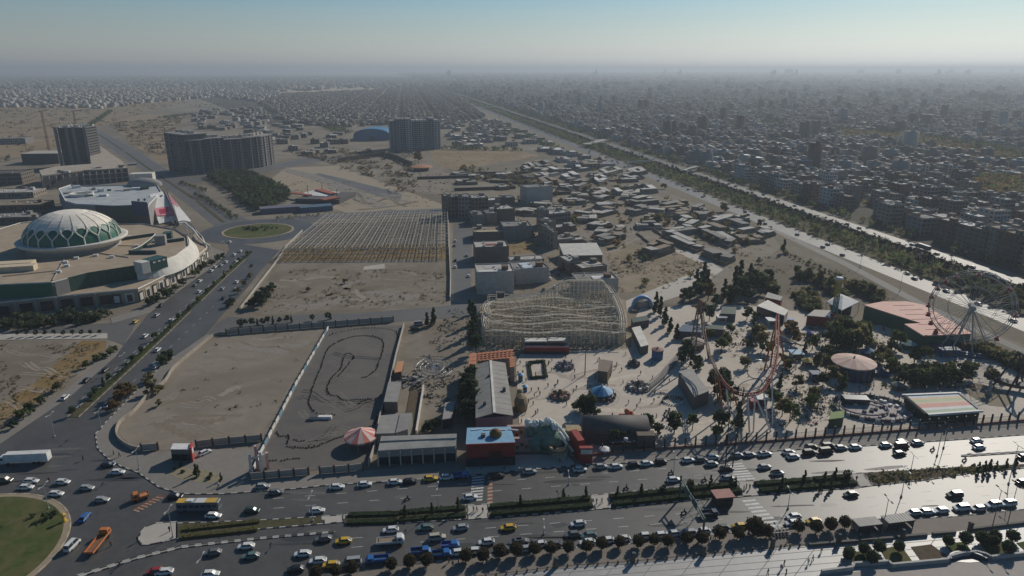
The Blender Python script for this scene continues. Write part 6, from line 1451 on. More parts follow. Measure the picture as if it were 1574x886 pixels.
# pirate ship ride at the right edge
ps=thing('pirate_ship','dark swinging pirate ship ride with its tall frame at the right edge','ride',P(1560,600));b=MB();vs=[]
for k in range(13):
 t_=k/6-1;w_=2.2*(1-t_*t_*.8);zb=.8+2.6*t_*t_;vs+=[(t_*11,-w_,zb+2.2),(t_*11,0,zb),(t_*11,w_,zb+2.2)]
b.add(vs,[f for k in range(12)for f in((3*k,3*k+1,3*k+4,3*k+3),(3*k+1,3*k+2,3*k+5,3*k+4),(3*k,3*k+3,3*k+5,3*k+2))]);h_=b.build('hull',mat('ship_dark',(.035,.033,.04),.7),ps);h_.rotation_euler[2]=-.5
for x,y in((-6,-4),(6,-4),(-6,4),(6,4)):b=MB();b.tube([(x,y,0),(0,y*.6,15)],.4,6);b.build('frame_leg',MATS['ship_dark'],ps)
b=MB();b.tube([(0,-3,15),(0,3,15)],.5,8);b.bar((0,0,15),(0,0,2.5),.5);b.build('swing_arm',MATS['ship_dark'],ps)
for k in range(5):b=MB();b.box((-6+3*k,.4,2.6+(k-2)**2*.25),(.7,2.6,.8),0);q_=b.build('seat',darkc,ps);q_.rotation_euler[2]=-.5
sheet('brown_oval',[(1479,600),(1482,593),(1500,589),(1530,596),(1553,610),(1557,620),(1545,627),(1520,624),(1495,612)],.135,mat('oval_earth',(.21,.175,.12),.95,col2=(.27,.22,.16),scale=.5))
stt=thing('statue','slender grey statue on the brown oval beside the striped roof','statue',P(1519,607));b=MB();b.lathe((0,0,.14),[(1.2,0),(1.1,1.2),(.8,1.3)],10);b.build('plinth',stone,stt);b=MB();b.lathe((0,0,1.4),[(.6,0),(.75,1.2),(.5,2.6),(.75,3.4),(.3,4.2),(.36,4.7),(.01,5.1)],10);b.build('figure',mat('statue_grey',(.25,.26,.29),.7),stt)
# kiosks and small things spread over the park
def kiosk(u,v,s_,h,wm,rm,label,roof='cone'):
 t=thing('park_kiosk',label,'kiosk',P(u,v));b=MB();b.box((0,0,.12),(s_,s_,h));b.build('wall',wm,t);b=MB()
 if roof=='cone':b.lathe((0,0,h+.12),[(s_*.85,0),(.05,s_*.4)],8)
 else:b.box((0,0,h+.12),(s_*1.2,s_*1.2,.3))
 b.build('roof',rm,t);b=MB();b.box((0,-s_/2-.05,1.1),(s_*.7,.12,1.1));b.build('hatch',navyg,t)
for u,v,s_,h,wm,rm,lb,rf in((1223,551,4.5,2.6,navyg,mat('pale_blue_roof',(.18,.32,.42),.6),'kiosk with pale blue roof right of the red coaster tower','flat'),(1252,583,3.4,2.6,MATS['strong_blue'],MATS['dark_blue_roof'],'dark blue kiosk under the trees left of the round pavilion','flat'),(1396,537,4,2.6,MATS['hall_green'],mat('mint_roof',(.24,.38,.34),.6),'kiosk with mint roof before the salmon hall','cone'),(1452,545,7,3.4,MATS['strong_blue'],MATS['dark_blue_roof'],'blue box kiosk at the foot of the ferris wheel','flat'),(1334,549,4,2.6,MATS['strong_blue'],mat('sky_roof',(.12,.22,.32),.6),'kiosk with blue roof behind the round pink pavilion','cone'),(1244,520,2.2,2.8,mat('royal_blue',(.03,.05,.24),.5),MATS['royal_blue'],'narrow royal blue kiosk on the pale ground','cone'),(1157,520,4,3,MATS['strong_blue'],darkc,'small dark-roofed blue kiosk in the middle of the park','cone'),(1167,622,4.2,3,MATS['deep_blue'],whitew,'white-roofed blue kiosk between the white coaster legs','flat'),(1157,628,2.4,3.2,redb,redb,'small dark red kiosk beside the white coaster legs','flat'),(800,586,1.8,2.8,MATS['tent_blue'],MATS['tent_blue'],'slim blue kiosk right of the grey hall','cone'),(807,602,1.6,2.2,MATS['tent_blue'],MATS['tent_light_blue'],'tiny light blue kiosk right of the grey hall','cone'),(1379,600,3,2.4,darkc,mat('dull_teal',(.10,.14,.13),.7),'dull teal kiosk behind the dark hedge','cone'),(1240,563,3,2.5,WALLS[2],mat('yellow_roof',(.35,.28,.08),.7),'kiosk with yellowish roof left of the blue kiosk','cone'),(1340,531,3,2.4,WALLS[2],MATS['yellow_roof'],'kiosk with yellowish roof before the salmon hall','cone'),(1108,495,4,2.8,WALLS[3],whitew,'white kiosk by the back hedge','flat'),(1186,500,4.5,2.8,WALLS[3],whitew,'broad white kiosk by the back hedge','flat')):
 kiosk(u,v,s_,h,wm,rm,lb,rf)
 # brown and tan rides beside the grey hall wall
tb_=thing('tan_playhouse','tan and dark rounded playhouse against the grey hall','playhouse',P(801,628));b=MB();b.lathe((0,0,.1),[(2.4,0),(2.6,3),(1.6,5),(.01,5.8)],12,sy=1.6);b.build('body',mat('tan_dull',(.20,.15,.09),.8),tb_);b=MB();b.ball((-.4,3.2,5.2),1.3,8,6);b.build('turret',mat('tan_light',(.34,.26,.15),.8),tb_)
# ---------------------------------------------------------------- gate sculpture, red arch, barrel hall
gs=thing('gate_sculpture','big green rock-like gate sculpture with white bony arms and a tan scoop','sculpture',P(837,690));gm=mat('sculpture_green',(.11,.19,.15),.7,col2=(.16,.25,.20),scale=.7);boneW=mat('bone_white',(.66,.68,.62),.7)
r=random.Random(5);b=MB()
for x,y,z,R in((-3,0,2.8,3.4),(1.5,.5,3.4,3.6),(-.8,1.2,6.0,3.0),(-4.2,1,6.0,2.2),(1.6,.4,6.6,2.4),(4.2,0,2.4,2.4),(-2.4,-.6,8.2,1.6)):b.ball((x,y,z),R,16,11,.34,1.05,r)
smooth(b.build('rock_body',gm,gs))
b=MB();b.tube([(-6.6,-1,0),(-6.4,-1,5),(-5.8,0,9.5)],.8,8,r2=.6);b.build('left_column',gm,gs)
for pts in(((-2.5,0,9.3),(-1.5,-.5,10.6),(-.4,-.8,9.4)),((0.2,0,9.6),(1.5,-.4,10.4),(3.0,-1.2,8.8),(4.4,-1.8,7.6)),((2,.4,10.2),(4,-.2,8.8),(6,-1,6.8),(8,-2.4,4.4)),((-5.2,.4,9.4),(-5.8,-.6,10.2),(-6.2,-1.2,8.6)),((4.6,-2,7.2),(6.6,-2.8,4.4),(9.2,-4,1.4))):b=MB();b.tube(spline(pts,4),.6,8,r2=.45);smooth(b.build('arm',boneW,gs))
for x,y,z in((-3,-.8,9.8),(3.3,-1.2,9.0),(1.0,-.4,10.4),(-5.6,-.4,9.9)):b=MB();b.ball((x,y,z),1.35,9,7,.25,1,r);b.build('knuckle',boneW,gs)
tanm=mat('scoop_tan',(.46,.36,.24),.7)
for k,(R,z)in enumerate(((3.4,3.2),(2.8,2.3),(2.2,1.5))):b=MB();b.lathe((4.2,-4.2,z),[(R,.8),(R*.96,0),(R*.6,-.5),(R*.55,-.3),(R*.88,.3),(R*.93,.85)],22,math.pi*.9,math.pi*2.1);smooth(b.build('scoop',(tanm,MATS['tan_dull'],tanm)[k],gs))
b=MB();b.add([(2,-5,.2),(8.2,-3.2,.2),(6.5,-8,.2),(3.5,-4.6,3),(7.4,-3.4,3),(6,-6,1.6)],[(0,2,5,3),(2,1,4,5),(3,5,4),(0,3,4,1)]);b.build('rock_foot',mat('rock_beige',(.34,.32,.26),.8),gs)
p1=thing('carved_panel','pair of pink stone walls with carved dark relief left of the gate sculpture','wall',P(801,694))
for k,(x,y)in enumerate(((-.4,8),(-.2,0))):b=MB();b.box((x,y,.1),(8.5,1.2,5),.05);w_=b.build('panel',mat('pink_stone',(.38,.28,.235),.8,scale=.8),p1);b=MB();[b.ball((x+q,y-.7,2.4+.5*math.sin(q*2)),.6,7,5)for q in(-2.5,-1,.5,2)];b.build('relief',mat('relief_brown',(.12,.08,.06),.8),w_)
ra=thing('red_gate_arch','red angular gate wing with a white sign beside the barrel hall','gate',P(894,705));b=MB();b.box((-1.2,3.5,.1),(2.8,9,6.5),.25,taper=.8);b.build('pylon',redb,ra);b=MB();b.box((1.0,-2.5,.1),(4.2,1.5,5.6));wg=b.build('wing',redb,ra);b=MB();b.box((1.1,-3.5,3.8),(3.6,.4,1.5));b.build('sign_board',creamw,wg);b=MB();b.box((-2,9,.1),(5,4,6));b.build('tan_block',MATS['tan_light'],ra)
bhl=thing('barrel_hall','low hall with a long grey barrel roof behind the park fence','hall',P(948,686));L=(P(998,686)-P(896,686)).length;n=12
b=MB();vs=[(x,6-5.0*math.cos(math.pi*k/n),3.6+4.0*math.sin(math.pi*k/n))for x in(-L/2,L/2)for k in range(n+1)];b.add(vs,[(k+1,k,n+1+k,n+2+k)for k in range(n)]+[tuple(range(n+1)),tuple(range(2*n+1,n,-1))]);smooth(b.build('barrel_roof',mat('barrel_grey',(.10,.092,.086),.7,scale=.3),bhl))
b=MB();b.box((0,5.5,.1),(L,10,3.5));b.build('wall',mat('hall_dark2',(.08,.075,.07),.8),bhl);b=MB();b.box((L*.1,-1,2.6),(L*.45,3,.4));b.build('canopy',darkc,bhl);b=MB();b.box((L*.42,-.2,.1),(6,3.5,5));b.build('side_block',MATS['booth_brown'],bhl);b=MB();b.lathe((L*.12,-1.2,3.0),[(.8,0),(.7,.8),(.01,1)],8);b.build('white_lamp',whitew,bhl)
gw=thing('forecourt_umbrella','white round parasol on the pavement before the barrel hall','parasol',P(929,701));b=MB();b.lathe((0,0,2.4),[(1.9,0),(1.7,.3),(.05,.9)],12);b.build('canopy',whitew,gw);b=MB();b.tube([(0,0,.1),(0,0,3)],.06,5);b.build('pole',metalm,gw)
# park fence with dark posts on a low red-brown wall
pf=thing('park_fence','long park fence of dark iron posts on a reddish base along the boulevard','fence',P(1240,676));w0=Vector(pf.location);q=along([p-w0 for p in W2([(893,702),(1000,692.5),(1180,680),(1330,668),(1480,656),(1574,648),(1720,635)])],3.55)
ironm=mat('iron_dark',(.035,.03,.032),.6)
basem=mat('fence_base',(.24,.10,.075),.8,col2=(.30,.16,.12),scale=.6)
for i,(p,d)in enumerate(q):
 b=MB();b.box((p.x,p.y,.1),(.42,.42,4.0),math.atan2(d.y,d.x));b.build('post',ironm,pf)
 if i<len(q)-1:
  r_=q[i+1][0];b=MB();b.bar((p.x,p.y,.5),(r_.x,r_.y,.5),.34,.7);b.build('base_wall',basem,pf);b=MB()
  for zz in(1.3,2.7):b.bar((p.x,p.y,zz),(r_.x,r_.y,zz),.07)
  for k in range(1,7):s_=p.lerp(r_,k/7);b.bar((s_.x,s_.y,.8),(s_.x,s_.y,2.9),.05)
  b.build('bar_panel',ironm,pf)
  # ---------------------------------------------------------------- trees of the park
PT_=[(900,635,'spread','dark',1.5),(908,637,'spread','dark',1.2),(894,634,'spread','dark',1.0),(1022,500,'cone','dark',1.1),(1015,487,'cone','dark',1.2),(1008,480,'cone','dark',1.2),(1030,512,'cone','dark',1.0),(1040,522,'cone','dark',1.0),(1052,552,'round','dark',1.2),(1060,562,'round','dark',1.2),(1047,562,'round','dark',1.0),(1072,568,'spread','dark',1.1),(1105,615,'round','dark',1.5),(1112,606,'round','dark',1.4),(1098,600,'round','dark',1.3),(1118,622,'spread','green',1.2),(1036,668,'round','dark',1.25),(1013,668,'spread','dark',.9),(992,668,'round','dark',1.2),(1064,662,'round','green',.95),(1108,663,'round','dark',1.35),(1134,660,'cone','dark',1.3),(1100,672,'spread','green',.9),(966,680,'spread','dark',1.2),(945,684,'spread','dark',1.1),(1108,544,'round','green',1.2),(1114,534,'round','olive',1.1),(1145,566,'round','olive',1.0),(1150,535,'spread','olive',1.0),(1163,528,'round','olive',1.3),(1172,540,'round','olive',1.3),(1180,545,'spread','green',1.2),(1122,512,'spread','green',.8),(1158,508,'cone','dark',.8),(1172,510,'spread','olive',.8),(1216,520,'round','brown',1.2),(1223,530,'round','brown',1.1),(1212,512,'round','brown',1.1),(1248,538,'round','green',1.1),(1205,562,'spread','olive',1.0),(1213,568,'spread','olive',1.0),(1180,600,'cone','dark',.6),(1198,600,'cone','dark',.8),(1224,598,'round','olive',.9),(1188,625,'round','green',1.2),(1202,640,'round','olive',1.1),(1213,650,'round','green',1.1),(1250,620,'round','olive',1.0),(1245,632,'round','green',1.0),(1295,602,'cone','dark',1.0),(1293,596,'round','olive',.8),(1264,596,'round','dark',1.0),(1275,590,'round','olive',1.1),(1270,570,'round','olive',1.0),(1256,562,'spread','olive',1.2),(1276,552,'spread','green',1.2),(1276,530,'round','dark',1.7),(1290,526,'round','olive',1.9),(1302,532,'round','green',2.0),(1315,534,'round','olive',1.9),(1325,528,'round','green',1.6),(1284,542,'round','dark',1.6),(1298,546,'round','green',1.7),(1312,546,'round','olive',1.6),(1330,540,'round','green',1.2),(1353,553,'round','olive',1.2),(1362,566,'round','olive',1.3),(1368,575,'round','green',1.1),(1377,536,'round','green',1.4),(1370,541,'spread','dark',1.2),(1348,560,'spread','green',1.0),(1405,560,'round','dark',1.2),(1420,558,'round','green',1.1),(1390,590,'spread','dark',1.6),(1402,594,'spread','dark',1.6),(1416,596,'spread','green',1.6),(1430,592,'spread','dark',1.5),(1444,596,'spread','dark',1.5),(1456,588,'spread','green',1.5),(1468,590,'spread','dark',1.4),(1480,582,'spread','dark',1.3),(1462,574,'spread','olive',1.2),(1440,580,'spread','dark',1.4),(1422,582,'spread','dark',1.4),(1482,570,'spread','olive',1.0),(1496,570,'spread','olive',.9),(1522,590,'round','olive',1.1),(1260,560,'cone','dark',.9),(1236,545,'cone','dark',.7),(1140,456,'round','dark',1.7),(1150,450,'round','dark',1.9),(1128,448,'cone','dark',1.6),(1136,438,'cone','dark',1.7),(1160,446,'round','dark',1.8),(1170,452,'round','dark',1.7),(1178,440,'round','dark',1.6),(1112,462,'cone','dark',1.4),(1120,466,'cone','dark',1.3),(1100,472,'round','dark',1.2),(1152,436,'cone','dark',1.4),(1128,466,'round','dark',1.5),(1148,464,'round','dark',1.4),(1050,466,'round','dark',1.2),(1060,462,'round','dark',1.3),(1070,450,'cone','dark',1.5),(1080,442,'cone','dark',1.7),(1086,450,'cone','dark',1.5),(1076,458,'round','dark',1.4),(1088,462,'round','brown',1.5),(1076,490,'round','brown',1.2),(1090,494,'round','dark',1.2),(1148,492,'round','dark',1.1),(1160,494,'spread','dark',1.1),(1092,520,'spread','olive',.9),(1225,424,'round','dark',1.0),(1240,430,'round','olive',1.3),(1262,438,'round','brown',1.3),(1275,446,'round','olive',1.2),(1228,432,'spread','dark',1.2),(1310,446,'spread','olive',1.4),(1325,452,'spread','olive',1.4),(1340,456,'spread','olive',1.5),(1352,460,'spread','olive',1.3),(1240,455,'spread','olive',1.3),(1250,462,'spread','olive',1.3),(1236,470,'spread','olive',1.0),(1204,390,'cone','dark',1.3)]
AREA=[(-1,'park'),]
cnt={}
for u,v,k,key,s in PT_:
 if u>1383 and v>556 and u<1490:ar='in the dark thicket below the ferris wheel'
 elif v<470 and u<1185:ar='in the grove behind the park'
 elif v<475:ar='in the scrub beside the expressway access road'
 elif u<1045 and v<530:ar='in the row beside the wooden coaster'
 elif 1270<u<1335 and v<550:ar='in the big clump before the salmon hall'
 elif v>655:ar='just inside the park fence'
 elif u<1130:ar='beside the grey flat-roofed hall' if v>540 else 'at the back of the park'
 elif u<1230:ar='near the red steel coaster'
 elif u<1340:ar='round the pink-roofed pavilion'
 else:ar='before the ferris wheel'
 i=cnt.get(ar,0);cnt[ar]=i+1;p=P(u,v)
 tree(p.x,p.y,k,key,s*1.06,'%s %s tree, %s one %s'%({'dark':'dark','green':'green','olive':'olive','brown':'rusty brown'}[key],{'round':'round','cone':'pointed','spread':'bushy'}[k],nth(i),ar),'trees '+ar,z=.1 if 470<v<690 else 0)
mass=[]
for poly,n in(([(1225,430),(1262,444),(1290,462),(1300,455),(1240,425)],60),([(1215,455),(1240,480),(1265,478),(1240,455)],50),([(1490,540),(1574,575),(1620,600),(1600,575),(1495,528)],130),([(1300,440),(1352,470),(1360,462),(1315,437)],40),([(1180,448),(1195,452),(1186,436)],20)):
 z_=W2(poly);xs,ys=[p.x for p in z_],[p.y for p in z_];k=0
 while k<n:
  p=(rng.uniform(min(xs),max(xs)),rng.uniform(min(ys),max(ys)))
  if inside(p,z_):mass.append(p);k+=1
tree_mass('park_edge_scrub',mass,OLIVE+DARKG,2.0,4.5,2.2,60,41)
rowm=[]
for p,d in along(W2([(1210,392),(1230,402),(1262,414),(1300,432)]),5):rowm.append(p)
tree_mass('road_shrubs',rowm,DARKG+OLIVE,1.5,3,1.4,40,42)
leafbox(*W2([(1372,572),(1442,570)]),5,2.6,random.Random(3),60).build('clipped_hedge',DARKG,kind='stuff')
# ---------------------------------------------------------------- vehicles
def paint(n,c):return mat('paint_'+n,c,.32,var=.03,scale=.8,spec=.5)
PAINT={'white':paint('white',(.62,.62,.60)),'silver':paint('silver',(.32,.33,.335)),'grey':paint('grey',(.13,.135,.14)),'black':paint('black',(.018,.018,.02)),'dark blue':paint('dark_blue',(.025,.04,.075)),'yellow':paint('yellow',(.58,.36,.035)),'blue':paint('blue',(.03,.13,.36)),'teal':paint('teal',(.10,.17,.16)),'olive':paint('olive',(.12,.115,.085)),'orange':paint('orange',(.50,.16,.04)),'red':paint('red',(.30,.03,.03)),'dark green':paint('dark_green',(.03,.06,.045)),'beige':paint('beige',(.42,.38,.30))}
lampr=mat('tail_lamp',(.25,.02,.02),.4);lampw=mat('head_lamp',(.6,.6,.56),.25)
def loft(b,secs):
 """secs: list of (x, [(y, z) ...]) closed cross-sections"""
 n=len(secs[0][1]);vs=[(x,y,z)for x,s_ in secs for y,z in s_]
 fs=[(i*n+k,(i+1)*n+k,(i+1)*n+(k+1)%n,i*n+(k+1)%n)for i in range(len(secs)-1)for k in range(n)]
 b.add(vs,fs+[tuple(range(n)),tuple(range((len(secs)-1)*n,len(secs)*n))[::-1]])
def sec(w,z0,z1,tuck=.9):return[(-w*tuck,z0),(-w,z0+(z1-z0)*.35),(-w*.98,z0+(z1-z0)*.8),(-w*.86,z1),(w*.86,z1),(w*.98,z0+(z1-z0)*.8),(w,z0+(z1-z0)*.35),(w*tuck,z0)]
WHEEL=MB();WHEEL.lathe((0,0,0),[(.05,-.1),(.30,-.1),(.31,.0),(.30,.1),(.05,.1)],12)
WHEEL.v=[(x,z,y)for x,y,z in WHEEL.v];wheel_me=WHEEL.mesh('wheel',tyrem)
CARS={}
KIND={'car':(4.4,.85,.92,1.45,(-1.95,-1.25,.55,1.25)),'hatchback':(3.9,.83,.95,1.48,(-1.85,-1.45,.35,1.1)),'van':(4.9,.92,1.15,2.1,(-2.3,-2.1,1.1,1.9)),'suv':(4.7,.93,1.1,1.78,(-2.2,-1.9,.6,1.3))}
def car_meshes(kind,col):
 if(kind,col)in CARS:return CARS[kind,col]
 L,w,bz,rz_,(g0,g1,g2,g3)=KIND[kind];h=L/2;b=MB()
 loft(b,[(-h,sec(w*.86,.42,bz*.84)),(-h+.12,sec(w*.95,.24,bz*.96)),(-h+.7,sec(w,.2,bz)),(g3-.1,sec(w,.2,bz*1.0)),(h-.7,sec(w*.98,.2,bz*.9)),(h-.12,sec(w*.92,.24,bz*.78)),(h,sec(w*.8,.4,bz*.66))])
 body=b.mesh('body',PAINT[col]);b=MB()
 def ring(x,ww,z):return[(x,-ww,z),(x,ww,z)]
 vs=ring(g0,w*.84,bz-.02)+ring(g1,w*.66,rz_-.03)+ring(g2,w*.66,rz_-.03)+ring(g3,w*.84,bz-.05)
 b.add(vs,[(0,2,3,1),(4,6,7,5),(0,6,4,2),(1,3,5,7),(2,4,5,3)]);gl_=b.mesh('window_glass',glassm);b=MB()
 b.box(((g1+g2)/2,0,rz_-.04),(g2-g1+.1,w*1.34,.06))
 for s_ in(-1,1):
  b.bar((g0,s_*w*.83,bz),(g1,s_*w*.665,rz_),.09);b.bar((g3,s_*w*.83,bz-.03),(g2,s_*w*.665,rz_),.09);m_=(g1+g2)/2;b.bar((m_,s_*w*.85,bz),(m_,s_*w*.67,rz_),.08)
 rf=b.mesh('roof',PAINT[col]);hl=MB();hl.box((h-.12,0,bz*.56),(.16,.34,.15));tl=MB();tl.box((-h+.05,0,bz*.66),(.1,.3,.16))
 CARS[kind,col]=(body,gl_,rf,hl.mesh('headlight',lampw),tl.mesh('tail_light',lampr),L,w);return CARS[kind,col]
def add_car(x,y,rz_,kind,col,label,group=None,z=.085):
 body,gl_,rf,hl,tl,L,w=car_meshes(kind,col);t=thing(kind if kind!='car' else 'car',label,'car' if kind!='van' else 'van',(x,y,z),rz_,group)
 smooth_=link('body',body,t);link('window_glass',gl_,t);link('roof',rf,t)
 for sx in(-.31,.30):
  for sy in(-1,1):link('wheel',wheel_me,t,(sx*L,sy*w*.93,.31))
 for s_ in(-1,1):link('headlight',hl,t,(0,s_*w*.62,0));link('tail_light',tl,t,(0,s_*w*.66,0))
 return t
def truck(x,y,rz_,kind,cabc,label,bodym=None,L=6.0,cat='truck',z=.085,name='truck'):
 t=thing(name,label,cat,(x,y,z),rz_);hL=L/2;W_=1.0 if kind=='pickup' else 1.2
 if kind=='bus':
  b=MB();loft(b,[(-hL,sec(1.2,.4,2.9,.98)),(-hL+.2,sec(1.25,.35,3.05,.98)),(hL-.2,sec(1.25,.35,3.05,.98)),(hL,sec(1.2,.4,2.85,.98))]);b.build('body',mat('bus_dark',(.10,.13,.15),.4),t)
  for k,(f0,f1,c_)in enumerate(((0,.34,mat('bus_yellow',(.52,.33,.07),.5)),(.34,.45,mat('bus_grey',(.28,.33,.34),.5)),(.45,.68,mat('bus_white',(.55,.54,.50),.5)),(.68,.95,MATS['bus_yellow']))):b=MB();b.box((-hL+L*(f0+f1)/2,0,3.03),(L*(f1-f0)-.03,2.2,.1));b.build('roof_panel',c_,t)
  for s_ in(-1,1):
   for k in range(7):b=MB();b.box((-hL+.9+k*(L-1.8)/6,s_*1.26,1.5),(1.3,.05,.9));b.build('window',glassm,t)
  b=MB();b.box((hL-.02,0,1.3),(.06,2.1,1.2));b.build('windscreen',glassm,t);b=MB();b.box((-hL+L*.3,0,3.12),(1.8,1.4,.25));b.build('roof_unit',whitew,t)
  wx=(-.3,.32)
 else:
  cl=1.9 if kind!='pickup' else 2.0;ch={'pickup':1.75,'box':3.0,'flat':2.5,'tipper':2.5}[kind]
  b=MB();loft(b,[(hL-cl,sec(W_*.98,.5,ch)),(hL-cl*.35,sec(W_*.98,.45,ch)),(hL-cl*.15,sec(W_*.96,.45,ch*.62 if kind=='pickup' else ch*.8)),(hL,sec(W_*.9,.5,ch*.5 if kind=='pickup' else ch*.62))]);b.build('cab',PAINT[cabc],t)
  b=MB();b.box((hL-cl*.28,0,ch*.62),(.1,W_*1.6,ch*.26));b.build('windscreen',glassm,t)
  for s_ in(-1,1):b=MB();b.box((hL-cl*.6,s_*W_*.99,ch*.6),(.8,.05,ch*.25));b.build('window',glassm,t)
  bl=L-cl-.15;bx=-hL+bl/2;b=MB();b.box((0,0,.55),(L*.94,.9,.22));b.build('chassis',darkc,t)
  if kind=='box':b=MB();b.box((bx,0,.95),(bl,2.45,2.75));b.build('box_body',bodym or whitew,t);b=MB();b.box((bx,0,3.71),(bl*.98,2.3,.05));b.build('box_roof',mat('box_roof',(.60,.59,.57),.6),t);b=MB();b.box((bx,-1.24,1.5),(bl*.6,.04,1.1));b.build('side_print',mat('faded_print',(.35,.38,.45),.6,scale=3,var=.3),t)
  else:
   b=MB();b.box((bx,0,.78),(bl,W_*1.96,.12));b.build('bed',bodym or PAINT[cabc],t)
   for s_ in(-1,1):b=MB();b.box((bx,s_*W_*.96,.9),(bl,.08,.55));b.build('side_board',PAINT[cabc],t)
   b=MB();b.box((-hL+.05,0,.9),(.08,W_*1.9,.55));b.build('tailgate',PAINT[cabc],t)
   if kind=='tipper':b=MB();b.box((bx,0,.9),(bl*.92,W_*1.7,.4),taper=.85);b.build('load',bodym or soilm,t)
  wx=(-.3,.31)
 for f_ in wx+((-.2,)if kind=='box' and L>8 else()):
  for s_ in(-1,1):o=link('wheel',wheel_me,t,(f_*L,s_*W_*.9,.42 if kind!='pickup' else .32));k=1.4 if kind!='pickup' else 1.05;o.scale=(k,1.6,k)
 return t
def hd(u,v,u2,v2):a,b2=P(u,v),P(u2,v2);return math.atan2(b2.y-a.y,b2.x-a.x)
HB=hd(600,745,900,722);HAV=hd(150,605,250,515)
# (zone, x, y, colour, kind, heading offset)
ROWS=[('parked along the north kerb of the boulevard',ZB,HB,[(15,352,'silver','car'),(95,388,'grey','car'),(466,355,'white','car'),(632,340,'white','car'),(815,326,'white','car'),(906,322,'black','car'),(1030,305,'yellow','car'),(1128,297,'white','car'),(1435,288,'black','car')]),('parked along the north kerb past the park gate',ZC,HB,[(55,263,'silver','car'),(360,250,'white','car'),(485,232,'silver','car'),(578,232,'white','car'),(686,220,'black','car'),(762,214,'white','car'),(850,202,'black','hatchback'),(1012,193,'white','car'),(1092,190,'grey','car'),(1160,175,'white','car'),(1155,216,'silver','car'),(1310,163,'silver','car'),(1382,160,'silver','car'),(1470,157,'white','car')]),('parked along the north kerb below the park fence',ZD,HB,[(8,155,'white','car'),(150,145,'white','car'),(176,172,'white','car'),(285,112,'black','car'),(275,148,'black','suv'),(390,108,'black','suv'),(375,142,'black','van'),(465,118,'silver','car'),(552,114,'white','car'),(736,102,'white','car'),(832,84,'white','car'),(832,110,'black','van'),(928,88,'silver','car')]),('driving on the northern carriageway',ZC,HB,[(925,312,'white','car'),(1246,245,'black','car'),(1250,302,'silver','car'),(1475,234,'silver','car'),(1552,272,'white','car')]),('driving on the northern carriageway at the west',ZB,HB,[(345,499,'white','car'),(1270,419,'white','car')]),('driving on the gleaming northern carriageway',ZD,HB,[(80,272,'silver','car'),(820,153,'black','car'),(1286,75,'white','car'),(1300,115,'white','car'),(1572,172,'black','car')]),('driving on the southern carriageway at the west',ZB,HB,[(258,762,'white','car'),(385,670,'grey','car'),(505,684,'yellow','car'),(790,617,'white','car'),(1000,604,'teal','car'),(1212,604,'silver','car'),(1500,603,'yellow','car'),(1368,690,'white','car'),(1552,690,'grey','car'),(1070,664,'beige','suv')]),('parked along the round shrubs',ZB,HB,[(215,855,'black','car'),(350,804,'white','car'),(430,829,'yellow','car'),(555,816,'silver','van'),(1202,754,'white','car'),(1290,745,'white','car'),(1462,738,'grey','car')]),('parked along the round shrubs further east',ZC,HB,[(2,684,'grey','car'),(20,734,'silver','car'),(110,706,'white','car'),(200,706,'grey','car'),(404,692,'white','car'),(520,682,'white','car'),(617,672,'white','car'),(745,654,'white','car'),(840,650,'white','car'),(922,640,'white','car'),(1008,640,'silver','suv'),(1102,625,'white','car'),(1214,604,'dark green','car'),(1325,595,'yellow','car'),(1452,616,'yellow','car')]),('driving on the southern carriageway before the shrubs',ZC,HB,[(348,580,'white','car'),(315,645,'grey','car'),(412,650,'teal','car')]),('driving on the gleaming southern carriageway',ZD,HB,[(525,402,'dark green','car'),(1152,406,'black','suv'),(1566,326,'black','car')]),('standing at the south kerb before the bus shelters',ZD,HB,[(178,536,'white','car'),(172,575,'white','car'),(300,564,'yellow','car')]),('parked along the south kerb beyond the bus shelters',ZD,HB,[(905,514,'silver','car'),(986,507,'white','car'),(1070,499,'white','car'),(1192,485,'white','suv'),(1296,487,'silver','car'),(1385,466,'white','suv'),(1475,458,'white','suv')]),('crossing the big junction',ZA,HB-.1,[(655,220,'dark blue','car'),(712,266,'white','car'),(190,320,'white','car'),(160,358,'white','car'),(380,326,'white','car'),(340,398,'white','car'),(525,362,'silver','car'),(616,434,'silver','car'),(1060,413,'black','car'),(1292,530,'white','car'),(1525,498,'dark green','car'),(30,316,'olive','suv')]),('on the southern carriageway near the lower-left corner',ZA,HB,[(1490,716,'white','car'),(1520,775,'teal','car'),(1290,754,'grey','car'),(1275,884,'white','car'),(995,872,'white','car'),(942,868,'red','car')]),('driving on the avenue past the sand lot',ZE,HAV,[(395,485,'white','car'),(640,318,'black','car'),(525,380,'black','car'),(455,552,'dark blue','car'),(955,196,'white','car'),(880,112,'white','car'),(1035,18,'white','car'),(705,482,'white','car'),(652,530,'white','car'),(942,298,'white','hatchback')]),('parked on the avenue beside the mall',ZF,hd(250,470,340,400),[(1390,328,'white','car'),(1455,384,'white','car'),(1418,405,'white','car'),(1368,450,'white','car'),(1338,470,'silver','car'),(1302,480,'white','car'),(1280,503,'white','car'),(1210,565,'white','car'),(1180,590,'grey','car'),(950,772,'silver','car'),(975,712,'black','car'),(820,812,'yellow','car')]),('driving on the avenue above the cross street',ZF,hd(250,470,340,400),[(1428,447,'white','car'),(1205,630,'white','car'),(1346,612,'silver','car'),(1432,572,'white','car'),(1525,470,'black','car'),(1375,690,'dark blue','car'),(1352,668,'black','car'),(1425,616,'silver','hatchback'),(1220,318,'white','car')]),]
SHORT={'car':'saloon','hatchback':'hatchback','van':'van','suv':'estate'}
